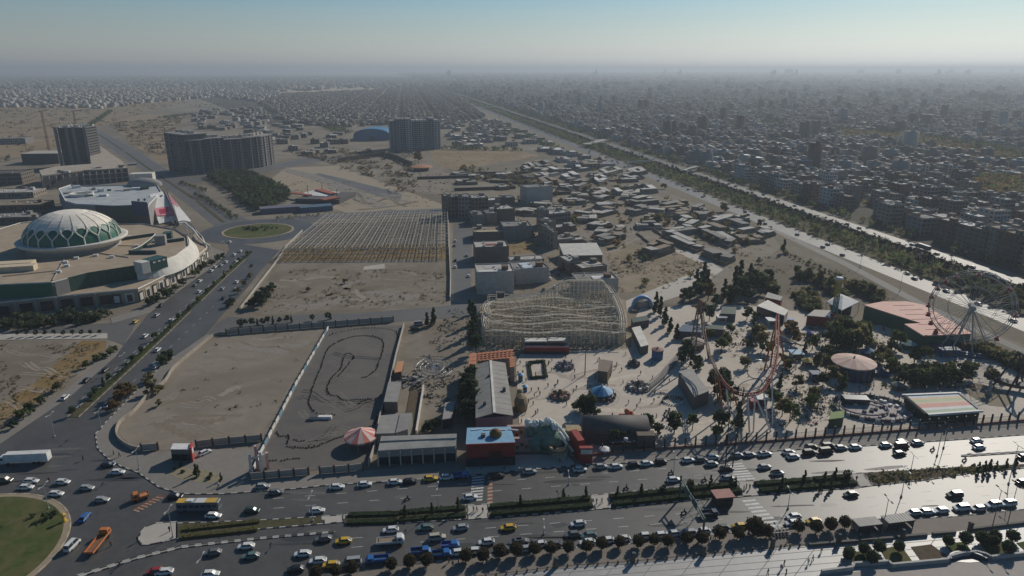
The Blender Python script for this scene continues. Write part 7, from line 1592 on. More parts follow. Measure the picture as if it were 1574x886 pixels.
for zone,zf,H_,lst in ROWS:
 order=sorted(range(len(lst)),key=lambda i:lst[i][0]);cc_={}
 for i in order:
  x,y,col,kind=lst[i];u,v=zf(x,y);p=P(u,v);k=(col,kind);cc_[k]=cc_.get(k,0)+1
  tot=sum(1 for q in lst if(q[2],q[3])==k)
  lb='%s %s %s'%(col,SHORT[kind],zone)if tot==1 else '%s %s %s from the left, %s'%(nth(cc_[k]-1),col,SHORT[kind],zone)
  flip=math.pi if('southern' in zone or 'shrubs' in zone or 'south kerb' in zone)and rng.random()<.9 else 0
  add_car(p.x,p.y,H_+flip+rng.uniform(-.05,.05),kind,col,lb,'cars '+zone)
def car1(zf,x,y,H_,kind,col,label):u,v=zf(x,y);p=P(u,v);add_car(p.x,p.y,H_,kind,col,label)
car1(ZA,1240,148,hd(300,690,318,682),'car','white','white car parked on the forecourt right of the red kiosk')
car1(ZA,515,540,hd(125,805,137,790),'car','blue','blue car rounding the big grass roundabout');car1(ZA,440,712,hd(100,855,122,833),'van','white','white van rounding the big grass roundabout')
car1(ZE2,960,40,.2,'van','silver','silver van parked by the pointed trees at the top of the dirt yard');car1(ZE2,935,68,.2,'car','black','black car parked at the top of the dirt yard')
for i,(x,y,c)in enumerate(((1180,322,'white'),(1250,410,'silver'),(1255,445,'silver'),(1180,440,'black'),(1262,535,'white'),(1175,350,'grey'),(1180,480,'white'))):u,v=ZF2(x,y);p=P(u,v);add_car(p.x,p.y,math.pi/2,'car',c,'%s car parked in the shaded side street, %s from its far end'%(c,nth(i)),'cars in the shaded side street')
for i,(x,y,c)in enumerate(((690,672,'white'),(690,690,'silver'),(700,720,'white'),(730,770,'white'),(655,790,'black'),(750,690,'black'))):u,v=Zv(x,y);p=P(u,v);add_car(p.x,p.y,math.pi/2-.2,'car',c,'%s car in the lane beside the blue-white roof house, %s from the far end'%(c,nth(i)),'cars in the lane of the village')
p=P(40,712);truck(p.x,p.y,hd(70,711,5,714),'box','white','white box lorry with a long pale container crossing at the left edge',L=15,name='lorry')
p=P(307,784);truck(p.x,p.y,hd(270,784,340,783),'bus','white','city bus with yellow and white roof panels at the traffic island',L=11.8,cat='bus',name='bus')
p=P(152,838);truck(p.x,p.y,hd(138,856,168,818),'flat','orange','orange-cabbed flatbed lorry leaving the roundabout',mat('rust_bed',(.20,.10,.06),.8),9.5,name='lorry')
p=P(216,768);truck(p.x,p.y,hd(225,765,208,770),'tipper','orange','small orange load carrier beside the red road markings',mat('orange_load',(.42,.20,.10),.8),4.6,name='load_carrier')
for x,y,k,c,lb,bm_,L in((790,690,'tipper','white','white-cabbed tipper lorry with a brown load on the southern carriageway',mat('brown_load',(.25,.19,.13),.9),7.2),(970,750,'pickup','blue','blue pickup with dark bed behind the small blue pickups',navyg,5.2),(1098,765,'pickup','blue','blue pickup parked at the kerb between round shrubs',navyg,5.0),(1150,712,'pickup','blue','blue pickup with violet bed on the southern carriageway',mat('violet_bed',(.05,.05,.22),.6),4.8),(708,800,'pickup','blue','largest blue pickup truck, parked left of the round shrubs',mat('blue_tarp',(.03,.09,.22),.7),6.0),(1215,290,'pickup','blue','blue pickup parked left of the crossing at the park gate',darkc,4.8)):
 u,v=ZB(x,y);p=P(u,v);truck(p.x,p.y,HB+(math.pi if y>400 and x==708 else 0),k,c,lb,bm_,L,name='pickup_truck' if k=='pickup' else 'lorry')
p=P(*ZC(1140,522));truck(p.x,p.y,HB,'pickup','dark blue','dark blue pickup truck beside the red-roofed median kiosk',MATS['navy_glass'],5.6,name='pickup_truck')
# far cars on the expressway
for v_,hh,n,lb,dens in((391,0,70,'near',20),(345,math.pi,45,'far',26)):
 i=0
 for p,d in along(exline(exoff(v_),-330,1500),dens):
  p=p+d*rng.uniform(-9,9)+exn*rng.choice((-5.5,-1.5,2.5,6))*(1 if v_==391 else .6);q=proj(p.x,p.y)
  if not q or q[0]>1620 or rng.random()<.3:continue
  c=rng.choice(('white','white','silver','black','grey','grey'));m=math.atan2(d.y,d.x)
  add_car(p.x,p.y,m,'car',c,'%s car on the %s carriageway of the expressway, %s along it from the park end'%(c,lb,nth(i)),'cars on the expressway',z=.11);i+=1
p=P(1398,385);p=ex0+exn*exoff(345)+exd*(p-ex0).dot(exd);truck(p.x,p.y,math.atan2(exd.y,exd.x),'box','grey','dark grey coach-like lorry on the far carriageway of the expressway',darkc,13,name='lorry')
# motorbikes
def bike(u,v,rz_,label,rider=False):
 t=thing('motorbike',label,'motorbike',(*P(u,v).xy,.085),rz_);o=link('wheel',wheel_me,t,(-.62,0,.31));o=link('wheel',wheel_me,t,(.62,0,.31));b=MB();b.box((0,0,.45),(1.0,.3,.35),taper=.8);b.build('body',darkc,t);b=MB();b.bar((.5,-.35,1.0),(.5,.35,1.0),.06);b.bar((.62,0,.35),(.48,0,1.0),.08);b.build('handlebar',metalm,t)
 return t
for u,v,lb in((626,769,'motorbike on the dark northern carriageway left of the gate crossing'),(1031,729,'motorbike just above the white car on the northern carriageway'),(1082,740,'motorbike near the median hedge on the northern carriageway'),(962,753,'motorbike close to the hedge top edge'),(1051,790,'motorbike left of the dark blue pickup'),(1433,693,'motorbike beside the two dark poles'),(1482,709,'motorbike on the gleaming northern carriageway')):
 bike(u,v,HB,lb)['ride']=1
for k in range(12):u,v=1184+(k%6)*5.2,822+(k//6)*5-(k%6)*.5;bike(u,v,HB+1.3,'motorbike in the parked cluster between the shrubs and the crossing').__setitem__('group','motorbikes parked in a cluster')
# ---------------------------------------------------------------- street lamps, poles, gantry, masts
lampm=mat('lamp_grey',(.38,.38,.37),.5)
def lamp(u,v,vt,label,two=True,m=lampm,rz_=0.0):
 h=hgt(u,v,vt);t=thing('street_lamp',label,'street lamp',(*P(u,v).xy,.1),rz_,'street lamps');b=MB();b.tube([(0,0,0),(0,0,h)],.13,6,r2=.07);b.build('pole',m,t);b=MB();b.lathe((0,0,0),[(.3,0),(.3,.5),(.18,.6)],8);b.build('base',m,t)
 for s_ in((-1,1)if two else(1,)):b=MB();b.tube([(0,0,h-.3),(0,s_*1.4,h+.15)],.06,5);a=b.build('arm',m,t);b=MB();b.box((0,s_*1.75,h+.05),(.35,.9,.16));b.build('lamp_head',m,a)
for args in((84,672,638,'street lamp at the lower end of the avenue median'),(156,660,632,'street lamp on the corner pavement beside the sand lot'),(75,783,747,'street lamp on the rim of the big grass roundabout'),(266,827,784,'street lamp with splayed heads on the traffic island'),(214,722,692,'short lamp post on the corner pavement'),(481,802,762,'street lamp on the median right of the traffic island'),(674,785,748,'street lamp on the median left of the gate crossing'),(192,570,546,'street lamp on the avenue median by the dry field'),(1035,730,700,'thin lamp post above the northern carriageway traffic'),(874,746,730,'short white post on the northern carriageway edge'),(1211,783,755,'thin lamp post by the eastern crossing'),(1385,765,723,'thin street lamp on the eastern median path'),(1400,724,700,'thin street lamp on the bright median tip'),(1450,690,655,'left one of two dark lamp posts on the bright carriageway'),(1440,702,660,'right one of two dark lamp posts on the bright carriageway'),(1550,745,685,'thin lamp post at the right edge of the median'),(313,886,858,'short lamp near the lower-left carriageway'),(1358,808,768,'dark lamp post between the two bus shelters'),(1525,811,754,'dark lamp post at the right end of the south pavement'),(1548,808,746,'dark leaning lamp post at the far right of the south pavement'),(345,395,372,'lamp post at the roundabout before the mall'),(430,365,340,'lamp post beside the small roundabout'),(1227,362,345,'lamp post beside the expressway verge'),(1322,412,392,'tall lamp post on the expressway verge'),(1383,448,420,'lamp post on the verge nearer the salmon hall'),(836,822,806,'lamp post with its shadow beside the southern carriageway')):
 lamp(*args,m=darkc if 'dark' in args[3]else lampm)
gt=thing('sign_gantry','dark green sign gantry reaching over the southern carriageway','gantry',(*P(1080,826).xy,.15));GL2=Vector(gt.location);grm=mat('gantry_green',(.07,.115,.10),.6)
top_h=hgt(1080,826,797);far=P(1044,768)-GL2;far.z=0
b=MB();b.tube([(0,0,0),(0,0,top_h)],.3,8);b.build('post',grm,gt);b=MB();b.tube([far,far+Vector((0,0,top_h+2))],.3,8);b.build('post',grm,gt)
for zz in(0,1.1):b=MB();b.bar(Vector((0,0,top_h-zz)),far+Vector((0,0,top_h+1.2-zz)),.28);b.build('beam',grm,gt)
for s_ in(.3,.62):p=far*s_;b=MB();d=far.normalized();q=p+d*3.4;b.bar((p.x,p.y,top_h-.2),(q.x,q.y,top_h-.1),.2,2.2);b.build('sign_board',mat('sign_back',(.09,.14,.13),.6),gt)
gm_=thing('lattice_mast','dark lattice twin mast standing in the pavement row of parked cars','mast',(*P(1120,722).xy,.1));h=hgt(1120,722,596)
for dx in(-1.1,1.1):
 b=MB();b.tube([(dx,0,0),(dx+.7*dx,0,h)],.2,6,r2=.12);b.build('pole',ironm,gm_)
b=MB()
for k in range(12):z0,z1=h*k/12,h*(k+1)/12;b.bar((-1.1-.77*k/12,0,z0),(1.1+.77*(k+1)/12,0,z1),.1);b.bar((1.1+.77*k/12,0,z0),(-1.1-.77*(k+1)/12,0,z1),.1)
b.build('lattice',ironm,gm_)
mk=thing('median_kiosk','small dark kiosk with a faded red roof at the median end','kiosk',(*P(1112,778).xy,.2));b=MB();b.box((0,1.5,0),(5,3.4,2.7),HB);b.build('wall',mat('kiosk_brown',(.07,.045,.04),.7),mk);b=MB();b.box((0,1.5,2.7),(5.8,4.2,.3),HB);b.build('roof',mat('faded_red_roof',(.33,.16,.13),.7),mk)
for s_ in(-1,1):b=MB();b.box((s_*1.2,-.3,1.0),(1.8,.15,1.1),HB);b.build('window',glassm,mk)
# bus shelters
for i,(u1,v1,u2_,v2,lb)in enumerate(((1317,822,1353,818,'left bus shelter with a pale flat roof and glass sides'),(1362,817,1402,812,'right bus shelter with a pale flat roof and glass sides'))):
 a,c=P(u1,v1),P(u2_,v2);d=c-a;L=d.length;t=thing('bus_shelter',lb,'bus shelter',(*((a+c)/2).xy,.16),math.atan2(d.y,d.x),'bus shelters');b=MB();b.box((0,1.2,2.6),(L,3.4,.18));b.build('roof',mat('shelter_roof',(.30,.29,.27),.6),t);b=MB();b.box((0,2.6,.3),(L*.96,.08,2.1));b.build('back_glass',mat('shelter_glass',(.16,.17,.17),.2,spec=.5),t)
 for s_ in(-1,1):
  b=MB();b.box((s_*L*.48,1.2,.3),(.08,2.8,2.1));b.build('side_glass',MATS['shelter_glass'],t)
  for y in(-.3,2.6):b=MB();b.box((s_*L*.48,y,0),(.16,.16,2.6));b.build('post',ironm,t)
 b=MB();b.box((0,2.1,.45),(L*.8,.5,.1));b.build('bench',ironm,t);b=MB();b.box((0,-.55,2.45),(L,.12,.4));b.build('fascia',ironm,t)
 for k in range(9):b=MB();b.box((-L/2+(k+.5)*L/9,1.2,2.78),(.08,3.4,.05));b.build('roof_rib',ironm,t)
 # ---------------------------------------------------------------- shrubs, hedges, small trees
def ball_tree(n,seed,ms,R=1.55,cz=2.0):
 r=random.Random(seed);b=MB();b.ball((0,0,cz),R*.82,12,8,.12,.95,r)
 for i in range(n):
  t_,ph=math.acos(r.uniform(-1,1)),r.uniform(0,6.28);q=R*r.uniform(.82,1.05);c=Vector((q*math.sin(t_)*math.cos(ph),q*math.sin(t_)*math.sin(ph),cz+q*math.cos(t_)*.95));b.mi=1 if r.random()<.3 else 0
  e=Vector((r.uniform(-1,1),r.uniform(-1,1),r.uniform(-1,1))).normalized();f=e.orthogonal().normalized();g_=e.cross(f);s_=r.uniform(.14,.3);b.add([c+f*s_,c+g_*s_,c-f*s_,c-g_*s_],[(0,1,2,3)])
 return b.mesh('crown',ms)
SHRUBM=[leafmat('shrub_brown',(.045,.040,.022),(.075,.062,.035)),leafmat('shrub_brown_light',(.085,.07,.04),(.11,.09,.05))]
BALLS=[ball_tree(330,i,SHRUBM)for i in range(3)];BALLG=[ball_tree(330,9+i,DARKG)for i in range(3)]
bt=MB();bt.tube([(0,0,0),(0,0,1.2)],.12,6);shrub_trunk=bt.mesh('stem',barkm)
def ball(u,v,s_,label,group,ms=BALLS,z=.16):t=thing('clipped_shrub',label,'shrub',(*P(u,v).xy,z),rng.uniform(0,6),group);t.scale=(s_,s_,s_*rng.uniform(.9,1.1));link('stem',shrub_trunk,t);link('crown',rng.choice(ms),t)
SH=[ZB(*q)for q in((340,905),(460,890),(555,872),(795,850),(905,835),(1010,828),(1245,800),(1350,798),(1448,775),(1548,768))]+[ZC(*q)for q in((85,755),(185,750),(290,748),(400,740),(490,728),(600,712),(712,712),(805,700),(890,712),(1005,690),(1095,692),(1205,665),(1310,662))]+[ZD(*q)for q in((15,652),(208,622),(312,628),(400,612),(487,598))]
for i,q in enumerate(SH):ball(q[0],q[1],rng.uniform(.92,1.1),'brownish clipped round shrub, %s from the left in the long row on the south pavement'%nth(i),'round shrubs on the south pavement')
ball(*ZC(1410,632),1.55,'largest clipped round shrub, between the two yellow cars and the motorbikes','round shrubs on the south pavement')
for i,(x,y)in enumerate(((515,765),(600,755),(692,745),(812,742),(505,790),(1110,705),(1212,698),(1312,695),(1388,682),(1500,680),(1472,755),(648,812),(1385,705),(1325,690))):u,v=ZD(x,y);ball(u,v,rng.uniform(.85,1.1),'dark round bush, %s of the lawn beds in the paved square'%nth(i),'dark bushes of the paved square',BALLG,.24)
# hedge rows and small conifers on the median
MEDH=[((280,822),(398,809)),((535,799),(612,797)),((615,795),(715,788)),((755,787),(908,774)),((940,772),(1058,760)),((1062,759),(1135,752)),((1164,752),(1250,745)),((1256,744),(1310,740))]
HL_=['dry greenish hedge strip right of the traffic island','low hedge strip left of the longer median hedge','low hedge strip left of the gate crossing','clipped hedge right of the gate crossing','clipped hedge left of the gantry foot','clipped hedge beside the median kiosk','clipped hedge right of the eastern crossing','short clipped hedge before the median path']
HEDG={0:OLIVE,1:DARKG,2:DARKG}
for i,(a,c)in enumerate(MEDH):
 a,c=P(*a),P(*c);n_=2;d=(c-a).normalized();n=Vector((-d.y,d.x,0));t=thing('median_hedge',HL_[i],'hedge',a,0,'hedges on the median')
 for k,o in enumerate((-1.7,1.7)):leafbox(n*o,c-a+n*o,2.0 if i else 1.6,.9 if i<3 else 1.25,random.Random(i*3+k),10).build('hedge_row',HEDG.get(i,DARKG if i!=4 else[DARKG[0],SHRUBM[0]]),t,kind='stuff')
mcon=[(623,795),(664,791),(704,787),(866,766),(900,766),(949,764),(985,763),(1019,758),(1060,753),(1092,749),(1130,748),(1122,752),(1201,752),(1236,743),(1267,742),(1283,737),(1301,739),(1259,756),(1276,754),(800,778),(1503,728),(1512,727),(1520,726),(1530,724),(1545,722),(1560,720)]
for i,(u,v)in enumerate(mcon):p=P(u,v);tree(p.x,p.y,'cone' if i not in(7,8,16)else 'round','dark',rng.uniform(.38,.55),'small dark conifer on the boulevard median, %s from the left'%nth(sorted(range(len(mcon)),key=lambda k:mcon[k][0]).index(i)),'conifers on the boulevard median',z=.2)
AVT=[(112,640),(140,614),(147,609),(160,596),(168,588),(194,568),(205,557),(218,545),(239,524),(262,505),(275,493),(291,478),(305,466),(318,452),(330,441),(345,428),(356,416),(368,405),(380,393)]
for i,(u,v)in enumerate(AVT):p=P(u,v);tree(p.x,p.y,'round' if i%3 else 'cone','dark' if i%2 else 'green',rng.uniform(.42,.6),'small tree on the avenue median, %s from the near end'%nth(i),'small trees on the avenue median',z=.2)
for k,seg in enumerate((dense(av,3)[4:60],dense(av,3)[64:])):
 t=thing('avenue_hedge','%s clipped hedge along the avenue median'%('near','far')[k],'hedge',seg[0]);s0=seg[0]
 for i in range(0,len(seg)-6,6):leafbox(seg[i]-s0,seg[i+6]-s0,2.2,.8,random.Random(i),9).build('hedge_row',DARKG if i%4 else GREEN,t,kind='stuff')
WSH=[(170,548,'green',.8),(176,541,'olive',.7),(150,556,'green',.8),(158,552,'olive',.7),(132,566,'green',.7),(88,602,'olive',.8),(62,622,'dark',.7),(48,636,'dark',.9),(36,645,'green',.8),(22,658,'dark',.7),(255,557,'dark',1.0),(249,562,'green',1.0),(262,553,'dark',.9),(230,587,'olive',.9),(226,592,'olive',.7),(236,606,'olive',1.2),(193,610,'brown',1.1),(200,606,'olive',1.0),(186,618,'brown',1.0),(176,632,'brown',.9),(244,625,'olive',.6),(234,470,'dark',1.0),(242,465,'dark',1.0),(252,458,'green',1.1),(262,456,'dark',1.0),(270,447,'green',.9),(282,440,'dark',.9),(300,426,'green',1.0),(308,418,'dark',1.0),(315,412,'green',.9),(325,408,'dark',.9),(335,402,'green',.9),(342,398,'dark',.8),(358,470,'dark',.9),(352,474,'dark',.8),(365,452,'olive',.8),(375,440,'olive',.8),(384,428,'olive',.8)]
for i,(u,v,key,s_)in enumerate(WSH):p=P(u,v);tree(p.x,p.y,'spread',key,s_,'%s bushy roadside shrub, %s counted along the avenue pavements'%({'olive':'olive','green':'green','dark':'dark','brown':'rusty'}[key],nth(i)),'roadside shrubs of the avenue',z=.12)
mass=[]
for p,d in along(W2([(-60,505),(0,502),(80,498),(160,492)]),3.4):
 for k in range(5):mass.append((p.x+rng.uniform(-2,2),p.y+rng.uniform(-7,8)))
tree_mass('mall_shrubbery',mass,DARKG,2.5,5,2.2,40,51)
for i,u in enumerate(range(28,160,14)):p=P(u,518-u*.02);tree(p.x,p.y,'round','dark',.45,'small dark pavement tree below the mall, %s from the left'%nth(i),'pavement trees below the mall',z=.15)
mass=[]
for c_,R,n in((c2,20,26),(Vector((-132,158,0)),7,3)):
 for k in range(n):a=rng.uniform(0,6.28);q=R*math.sqrt(rng.random())*.9;mass.append((c_.x+q*math.cos(a)*.8,c_.y+6+q*math.sin(a)*.4))
tree_mass('roundabout_shrubs',mass,DARKG+GREEN[:1],1.2,2.6,1.3,30,52)
ys_=thing('roundabout_ornament','small yellow ornament on the rim of the big grass roundabout','ornament',(*P(99,803).xy,.27));b=MB();b.lathe((0,0,0),[(.8,0),(.3,1.2),(.7,2.2),(.01,2.8)],8);b.build('body',PAINT['yellow'],ys_)
# ---------------------------------------------------------------- low fence, bollards and wall of the paved square
bf=thing('low_fence','long low fence of dark bollards and rails edging the paved square','fence',P(1000,863));w0=Vector(bf.location)
pl=W2([(600,905),(720,890),(800,881),(856,873.5),(973,865.5),(1082,854.5),(1200,842.5),(1235,840)])
for i,(p,d)in enumerate(along([p-w0 for p in pl],2.6)):
 b=MB();b.box((p.x,p.y,.1),(.35,.35,.95));b.build('bollard',darkc if i%5 else MATS['tan_dull'],bf);q=p+d*2.6;b=MB();b.bar((p.x,p.y,.55),(q.x,q.y,.55),.1,.12);b.build('rail',darkc,bf)
for i,(u,v)in enumerate(((854,873),(973,865),(1081,855),(1187,843),(1289,836),(1387,829),(1490,818))):t=thing('gate_pillar','tall dark gate pillar, %s from the left along the paved square fence'%nth(i),'pillar',(*P(u,v).xy,.12),0,'gate pillars of the paved square');b=MB();b.box((0,0,0),(.9,.9,2.6));b.build('shaft',mat('pillar_brown',(.12,.095,.075),.8),t);b=MB();b.box((0,0,2.6),(1.2,1.2,.35),taper=.6);b.build('cap',darkc,t)
lwall=thing('low_wall','low dark-topped stone wall with gaps between pavement and square','wall',P(1400,828));w0=Vector(lwall.location)
for a,c in(((1243,840.5),(1318,834.5)),((1322,833.5),(1372,830)),((1379,829),(1424,825)),((1433,823.5),(1468,821)),((1492,816.5),(1600,803))):a,c=P(*a)-w0,P(*c)-w0;b=MB();b.bar((a.x,a.y,.5),(c.x,c.y,.5),.7,.9);b.build('segment',mat('wall_dark_stone',(.10,.095,.09),.8),lwall)
rw=thing('retaining_wall','pale curved retaining wall with a dark blue arched niche below the lawns','wall',P(1450,868));w0=Vector(rw.location)
pts=W2([(1262,883),(1310,877),(1312,871),(1365,868),(1370,873),(1455,865),(1460,860),(1478,855),(1500,853),(1515,857),(1522,861),(1574,855),(1650,848)])
for p,q in zip(pts[:-1],pts[1:]):p,q=p-w0,q-w0;b=MB();b.bar((p.x,p.y,.5),(q.x,q.y,.5),.6,1.6);b.build('wall_segment',mat('pale_stone',(.36,.345,.32),.7),rw)
p=P(1490,866)-w0;b=MB();b.lathe((p.x,p.y,.1),[(5.2,0),(5.0,1.0),(4.4,1.05),(4.2,.1),(.1,.1)],24,math.pi*.05,math.pi*.95,sy=.7);b.build('niche',mat('niche_blue',(.03,.04,.075),.4),rw)
# ---------------------------------------------------------------- people
def person_mesh(seed,topm,legm):
 """one continuous body grown over a joint skeleton by the skin modifier"""
 r=random.Random(seed);st_=r.uniform(-.28,.28);sw=r.uniform(-.2,.2)
 V=[((0,0,.95),.15),((0,0,1.2),.16),((0,0,1.42),.15),((0,.01,1.52),.06),((0,.02,1.66),.105),((0,.02,1.74),.07),((.10,0,.9),.10),((.11,st_*.6,.5),.07),((.11,st_-.06,.08),.05),((.11,st_+.1,.04),.05),((-.10,0,.9),.10),((-.11,-st_*.6,.5),.07),((-.11,-st_-.06,.08),.05),((-.11,-st_+.1,.04),.05),((.21,0,1.4),.06),((.26,-sw*.4,1.15),.05),((.27,-sw+.06,.9),.04),((-.21,0,1.4),.06),((-.26,sw*.4,1.15),.05),((-.27,sw+.06,.9),.04)]
 E_=[(0,1),(1,2),(2,3),(3,4),(4,5),(0,6),(6,7),(7,8),(8,9),(0,10),(10,11),(11,12),(12,13),(2,14),(14,15),(15,16),(2,17),(17,18),(18,19)]
 return grow(V,E_,topm,legm)
def grow(V,E_,topm,legm):
 me=bpy.data.meshes.new('tmp');me.from_pydata([v for v,_ in V],E_,[]);o=bpy.data.objects.new('tmp',me);COL.objects.link(o);m=o.modifiers.new('s','SKIN')
 for i,(_,q)in enumerate(V):me.skin_vertices[0].data[i].radius=(q,q*(.75 if i in(1,2)else .9))
 me.skin_vertices[0].data[0].use_root=True
 dg=bpy.context.evaluated_depsgraph_get();out=bpy.data.meshes.new_from_object(o.evaluated_get(dg));bpy.data.objects.remove(o);bpy.data.meshes.remove(me)
 out.name='person';out.materials.clear()
 for m_ in(topm,legm,mat('skin',(.32,.20,.14),.7),mat('hair',(.02,.016,.013),.8)):out.materials.append(m_)
 for p in out.polygons:
  z=p.center.z;x=abs(p.center.x);p.material_index=3 if z>1.69 else 2 if z>1.5 else 1 if z<.93 and x<.22 else 2 if z<.93 else 0
 return out
CL=[('black',mat('cloth_black',(.02,.02,.022),.9)),('dark blue',mat('cloth_blue',(.03,.045,.09),.9)),('grey',mat('cloth_grey',(.12,.12,.12),.9)),('white',mat('cloth_white',(.5,.5,.48),.9)),('red',mat('cloth_red',(.28,.05,.04),.9)),('brown',mat('cloth_brown',(.10,.07,.045),.9))]
trous=mat('trousers',(.03,.03,.035),.9)
def rider_mesh():
 V=[((0,0,.85),.15),((0,.06,1.1),.16),((0,.12,1.32),.15),((0,.15,1.42),.06),((0,.18,1.55),.11),((0,.18,1.64),.07)];E_=[(i,i+1)for i in range(5)]
 for s_ in(-1,1):
  k=len(V);V+=[((s_*.14,.3,.8),.09),((s_*.16,.42,.62),.07),((s_*.16,.22,.32),.05),((s_*.16,.34,.28),.05),((s_*.22,.14,1.3),.06),((s_*.27,.3,1.12),.05),((s_*.28,.5,1.05),.04)];E_+=[(0,k),(k,k+1),(k+1,k+2),(k+2,k+3),(2,k+4),(k+4,k+5),(k+5,k+6)]
 return grow(V,E_,CL[0][1],trous)
RM=rider_mesh()
for o in[o for o in bpy.data.objects if o.get('ride')]:
 p=link('person',RM,None,o.location,o.rotation_euler[2]-math.pi/2);tag(p,'person in dark clothes riding the '+o['label'][:60].rsplit(' ',1)[0],'person','motorbike riders')
PM=[(n,person_mesh(i,m,trous))for i,(n,m)in enumerate(CL)]
def person(u,v,where,z=.13):n,me=rng.choice(PM[:3]+PM);o=link('person',me,None,(*P(u,v).xy,z),rng.uniform(0,6.28));tag(o,'person in %s top standing or walking %s'%(n,where),'person','people '+where)
random.seed(3);PZ=[(795,560),(800,680),(862,690),(880,650),(960,640),(1010,650),(1040,600),(1010,560),(970,545),(880,550)]
k=0
while k<95:
 q=(rng.uniform(790,1045),rng.uniform(545,690))
 if inside(q,PZ):person(*q,'on the pale plaza of the park');k+=1
k=0
while k<55:
 q=(rng.uniform(1050,1500),rng.uniform(500,665));person(*q,'among the rides of the park');k+=1
for k in range(24):person(rng.uniform(1320,1345),rng.uniform(560,610),'before the pink-roofed pavilion')
for u,v in((1184,852),(1242,868),(1249,862),(1276,835),(1288,836),(1200,877),(1208,884),(1205,870),(1180,884),(1283,845),(1262,850)):person(u,v,'on the paved square')
for u,v in((128,708),(175,700),(171,840),(76,742),(185,870),(261,818),(184,703),(336,749),(212,834)):person(u,v,'near the big junction',.17)
for u,v in((728,787),(733,787),(742,789),(925,774),(917,775),(1147,752),(1152,753),(1143,755),(963,752),(1316,740)):person(u,v,'on a median crossing path',.22)
for u,v in((1092,833),(1098,829),(1150,826),(1143,829),(690,866),(696,872),(705,868),(712,866),(950,843),(1360,820),(1335,823),(1210,834),(1322,828),(1378,819),(770,716),(775,722),(860,712),(740,722)):person(u,v,'on the pavement of the boulevard',.18)
for k in range(8):person(1530+rng.uniform(0,16),540+rng.uniform(0,8)+k*.3,'on the access road below the ferris wheel',.1)
# ---------------------------------------------------------------- scrub, rubble and grass tufts, a denser village
def tufts(name,polys,n,ms,smin,smax,seed,flat=.5):
 r=np.random.default_rng(seed);P3=[]
 for poly,w_ in polys:
  z_=W2(poly);xs,ys=[p.x for p in z_],[p.y for p in z_];k=0;t_=0
  while k<n*w_ and t_<n*12:
   t_+=1;p=(r.uniform(min(xs),max(xs)),r.uniform(min(ys),max(ys)))
   if inside(p,z_)and math.sin(p[0]*.13+1.7*math.sin(p[1]*.07))+math.sin(p[1]*.11)>r.uniform(-1.2,1.2):P3.append(p);k+=1
 P3=np.array(P3);N=len(P3);s_=r.uniform(smin,smax,N);m=7
 c=np.zeros((N,m,3));c[...,:2]=P3[:,None,:]+r.normal(size=(N,m,2))*s_[:,None,None]*.6;c[...,2]=s_[:,None]*r.uniform(.1,flat,(N,m))
 v=(c[:,:,None,:]+r.normal(size=(N,m,3,3))*(s_[:,None,None,None]*.45));v[...,2]=np.maximum(v[...,2],.04);v=v.reshape(-1,3)
 me=bpy.data.meshes.new(name);nf=N*m;me.vertices.add(len(v));me.vertices.foreach_set('co',v.ravel());me.loops.add(len(v));me.loops.foreach_set('vertex_index',np.arange(len(v)));me.polygons.add(nf);me.polygons.foreach_set('loop_start',np.arange(nf)*3)
 for q in ms:me.materials.append(q)
 me.polygons.foreach_set('material_index',np.repeat(r.integers(0,len(ms),N),m));me.update();return link(name,me,kind='stuff')
scr=[leafmat('scrub_straw',(.25,.20,.125),(.32,.26,.17)),leafmat('scrub_grey',(.18,.155,.105),(.24,.205,.145)),leafmat('scrub_brown',(.12,.08,.045),(.17,.12,.07))]
rub=[mat('rubble_pale',(.36,.32,.27),.9),mat('rubble_brown',(.19,.15,.11),.9),mat('rubble_dark',(.09,.08,.07),.9)]
VIL=[(735,330),(840,285),(1010,300),(1180,355),(1190,400),(1120,440),(960,450),(735,445)]
tufts('dry_scrub',[(SANDP,.05),(VACP,.8),([(0,660),(100,595),(160,530),(0,530)],.5),([(430,402),(690,398),(690,376),(446,380)],.7),([(430,262),(640,300),(690,318),(500,326),(440,300)],.5),([(930,380),(1090,405),(1020,450),(945,450)],.6),([(660,232),(830,240),(700,265),(560,250)],.5),([(1100,400),(1300,415),(1420,480),(1240,470)],.5)],420,scr,.35,1.1,1)
tufts('park_undergrowth',[([(1090,500),(1230,500),(1260,560),(1260,650),(1170,655),(1100,600)],.6),([(1240,500),(1370,505),(1480,560),(1500,600),(1370,600),(1260,580)],1.2),([(1180,600),(1290,600),(1280,650),(1180,660)],.4)],420,OLIVE+DARKG+[MATS['deep_blue'],MATS['stone_grey'],MATS['ride_rose']],.4,1.2,14,.9)
tufts('median_shrub_tufts',[([(1330,729),(1450,722),(1574,716),(1574,719),(1430,736),(1345,745)],1)],160,OLIVE+DARKG[:1],.5,1.1,9,.8)
tufts('rubble',[(VIL,2.2),([(690,475),(735,478),(735,640),(700,660),(625,590)],.5),([(560,262),(700,268),(690,300),(600,300)],.4),([(0,240),(190,190),(300,155),(0,160)],.8)],420,rub,.4,1.4,2,.35)
pts=[]
for poly,n in(([(700,258),(800,262),(870,285),(830,292),(720,284)],90),(VIL,60),([(905,262),(1005,290),(1010,300),(900,292)],40),([(840,325),(900,320),(935,350),(850,355)],30),([(1000,325),(1110,345),(1180,372),(1060,370)],40)):
 q=W2(poly);k=0
 while k<n:
  p=(rng.uniform(min(a.x for a in q),max(a.x for a in q)),rng.uniform(min(a.y for a in q),max(a.y for a in q)))
  if inside(p,q)and math.sin(p[0]*.09)+math.sin(p[1]*.08+1)>-.3:pts.append(p);k+=1
tree_mass('village_trees',pts,DARKG+OLIVE+BROWN[:1],2,5.5,2.4,40,61)
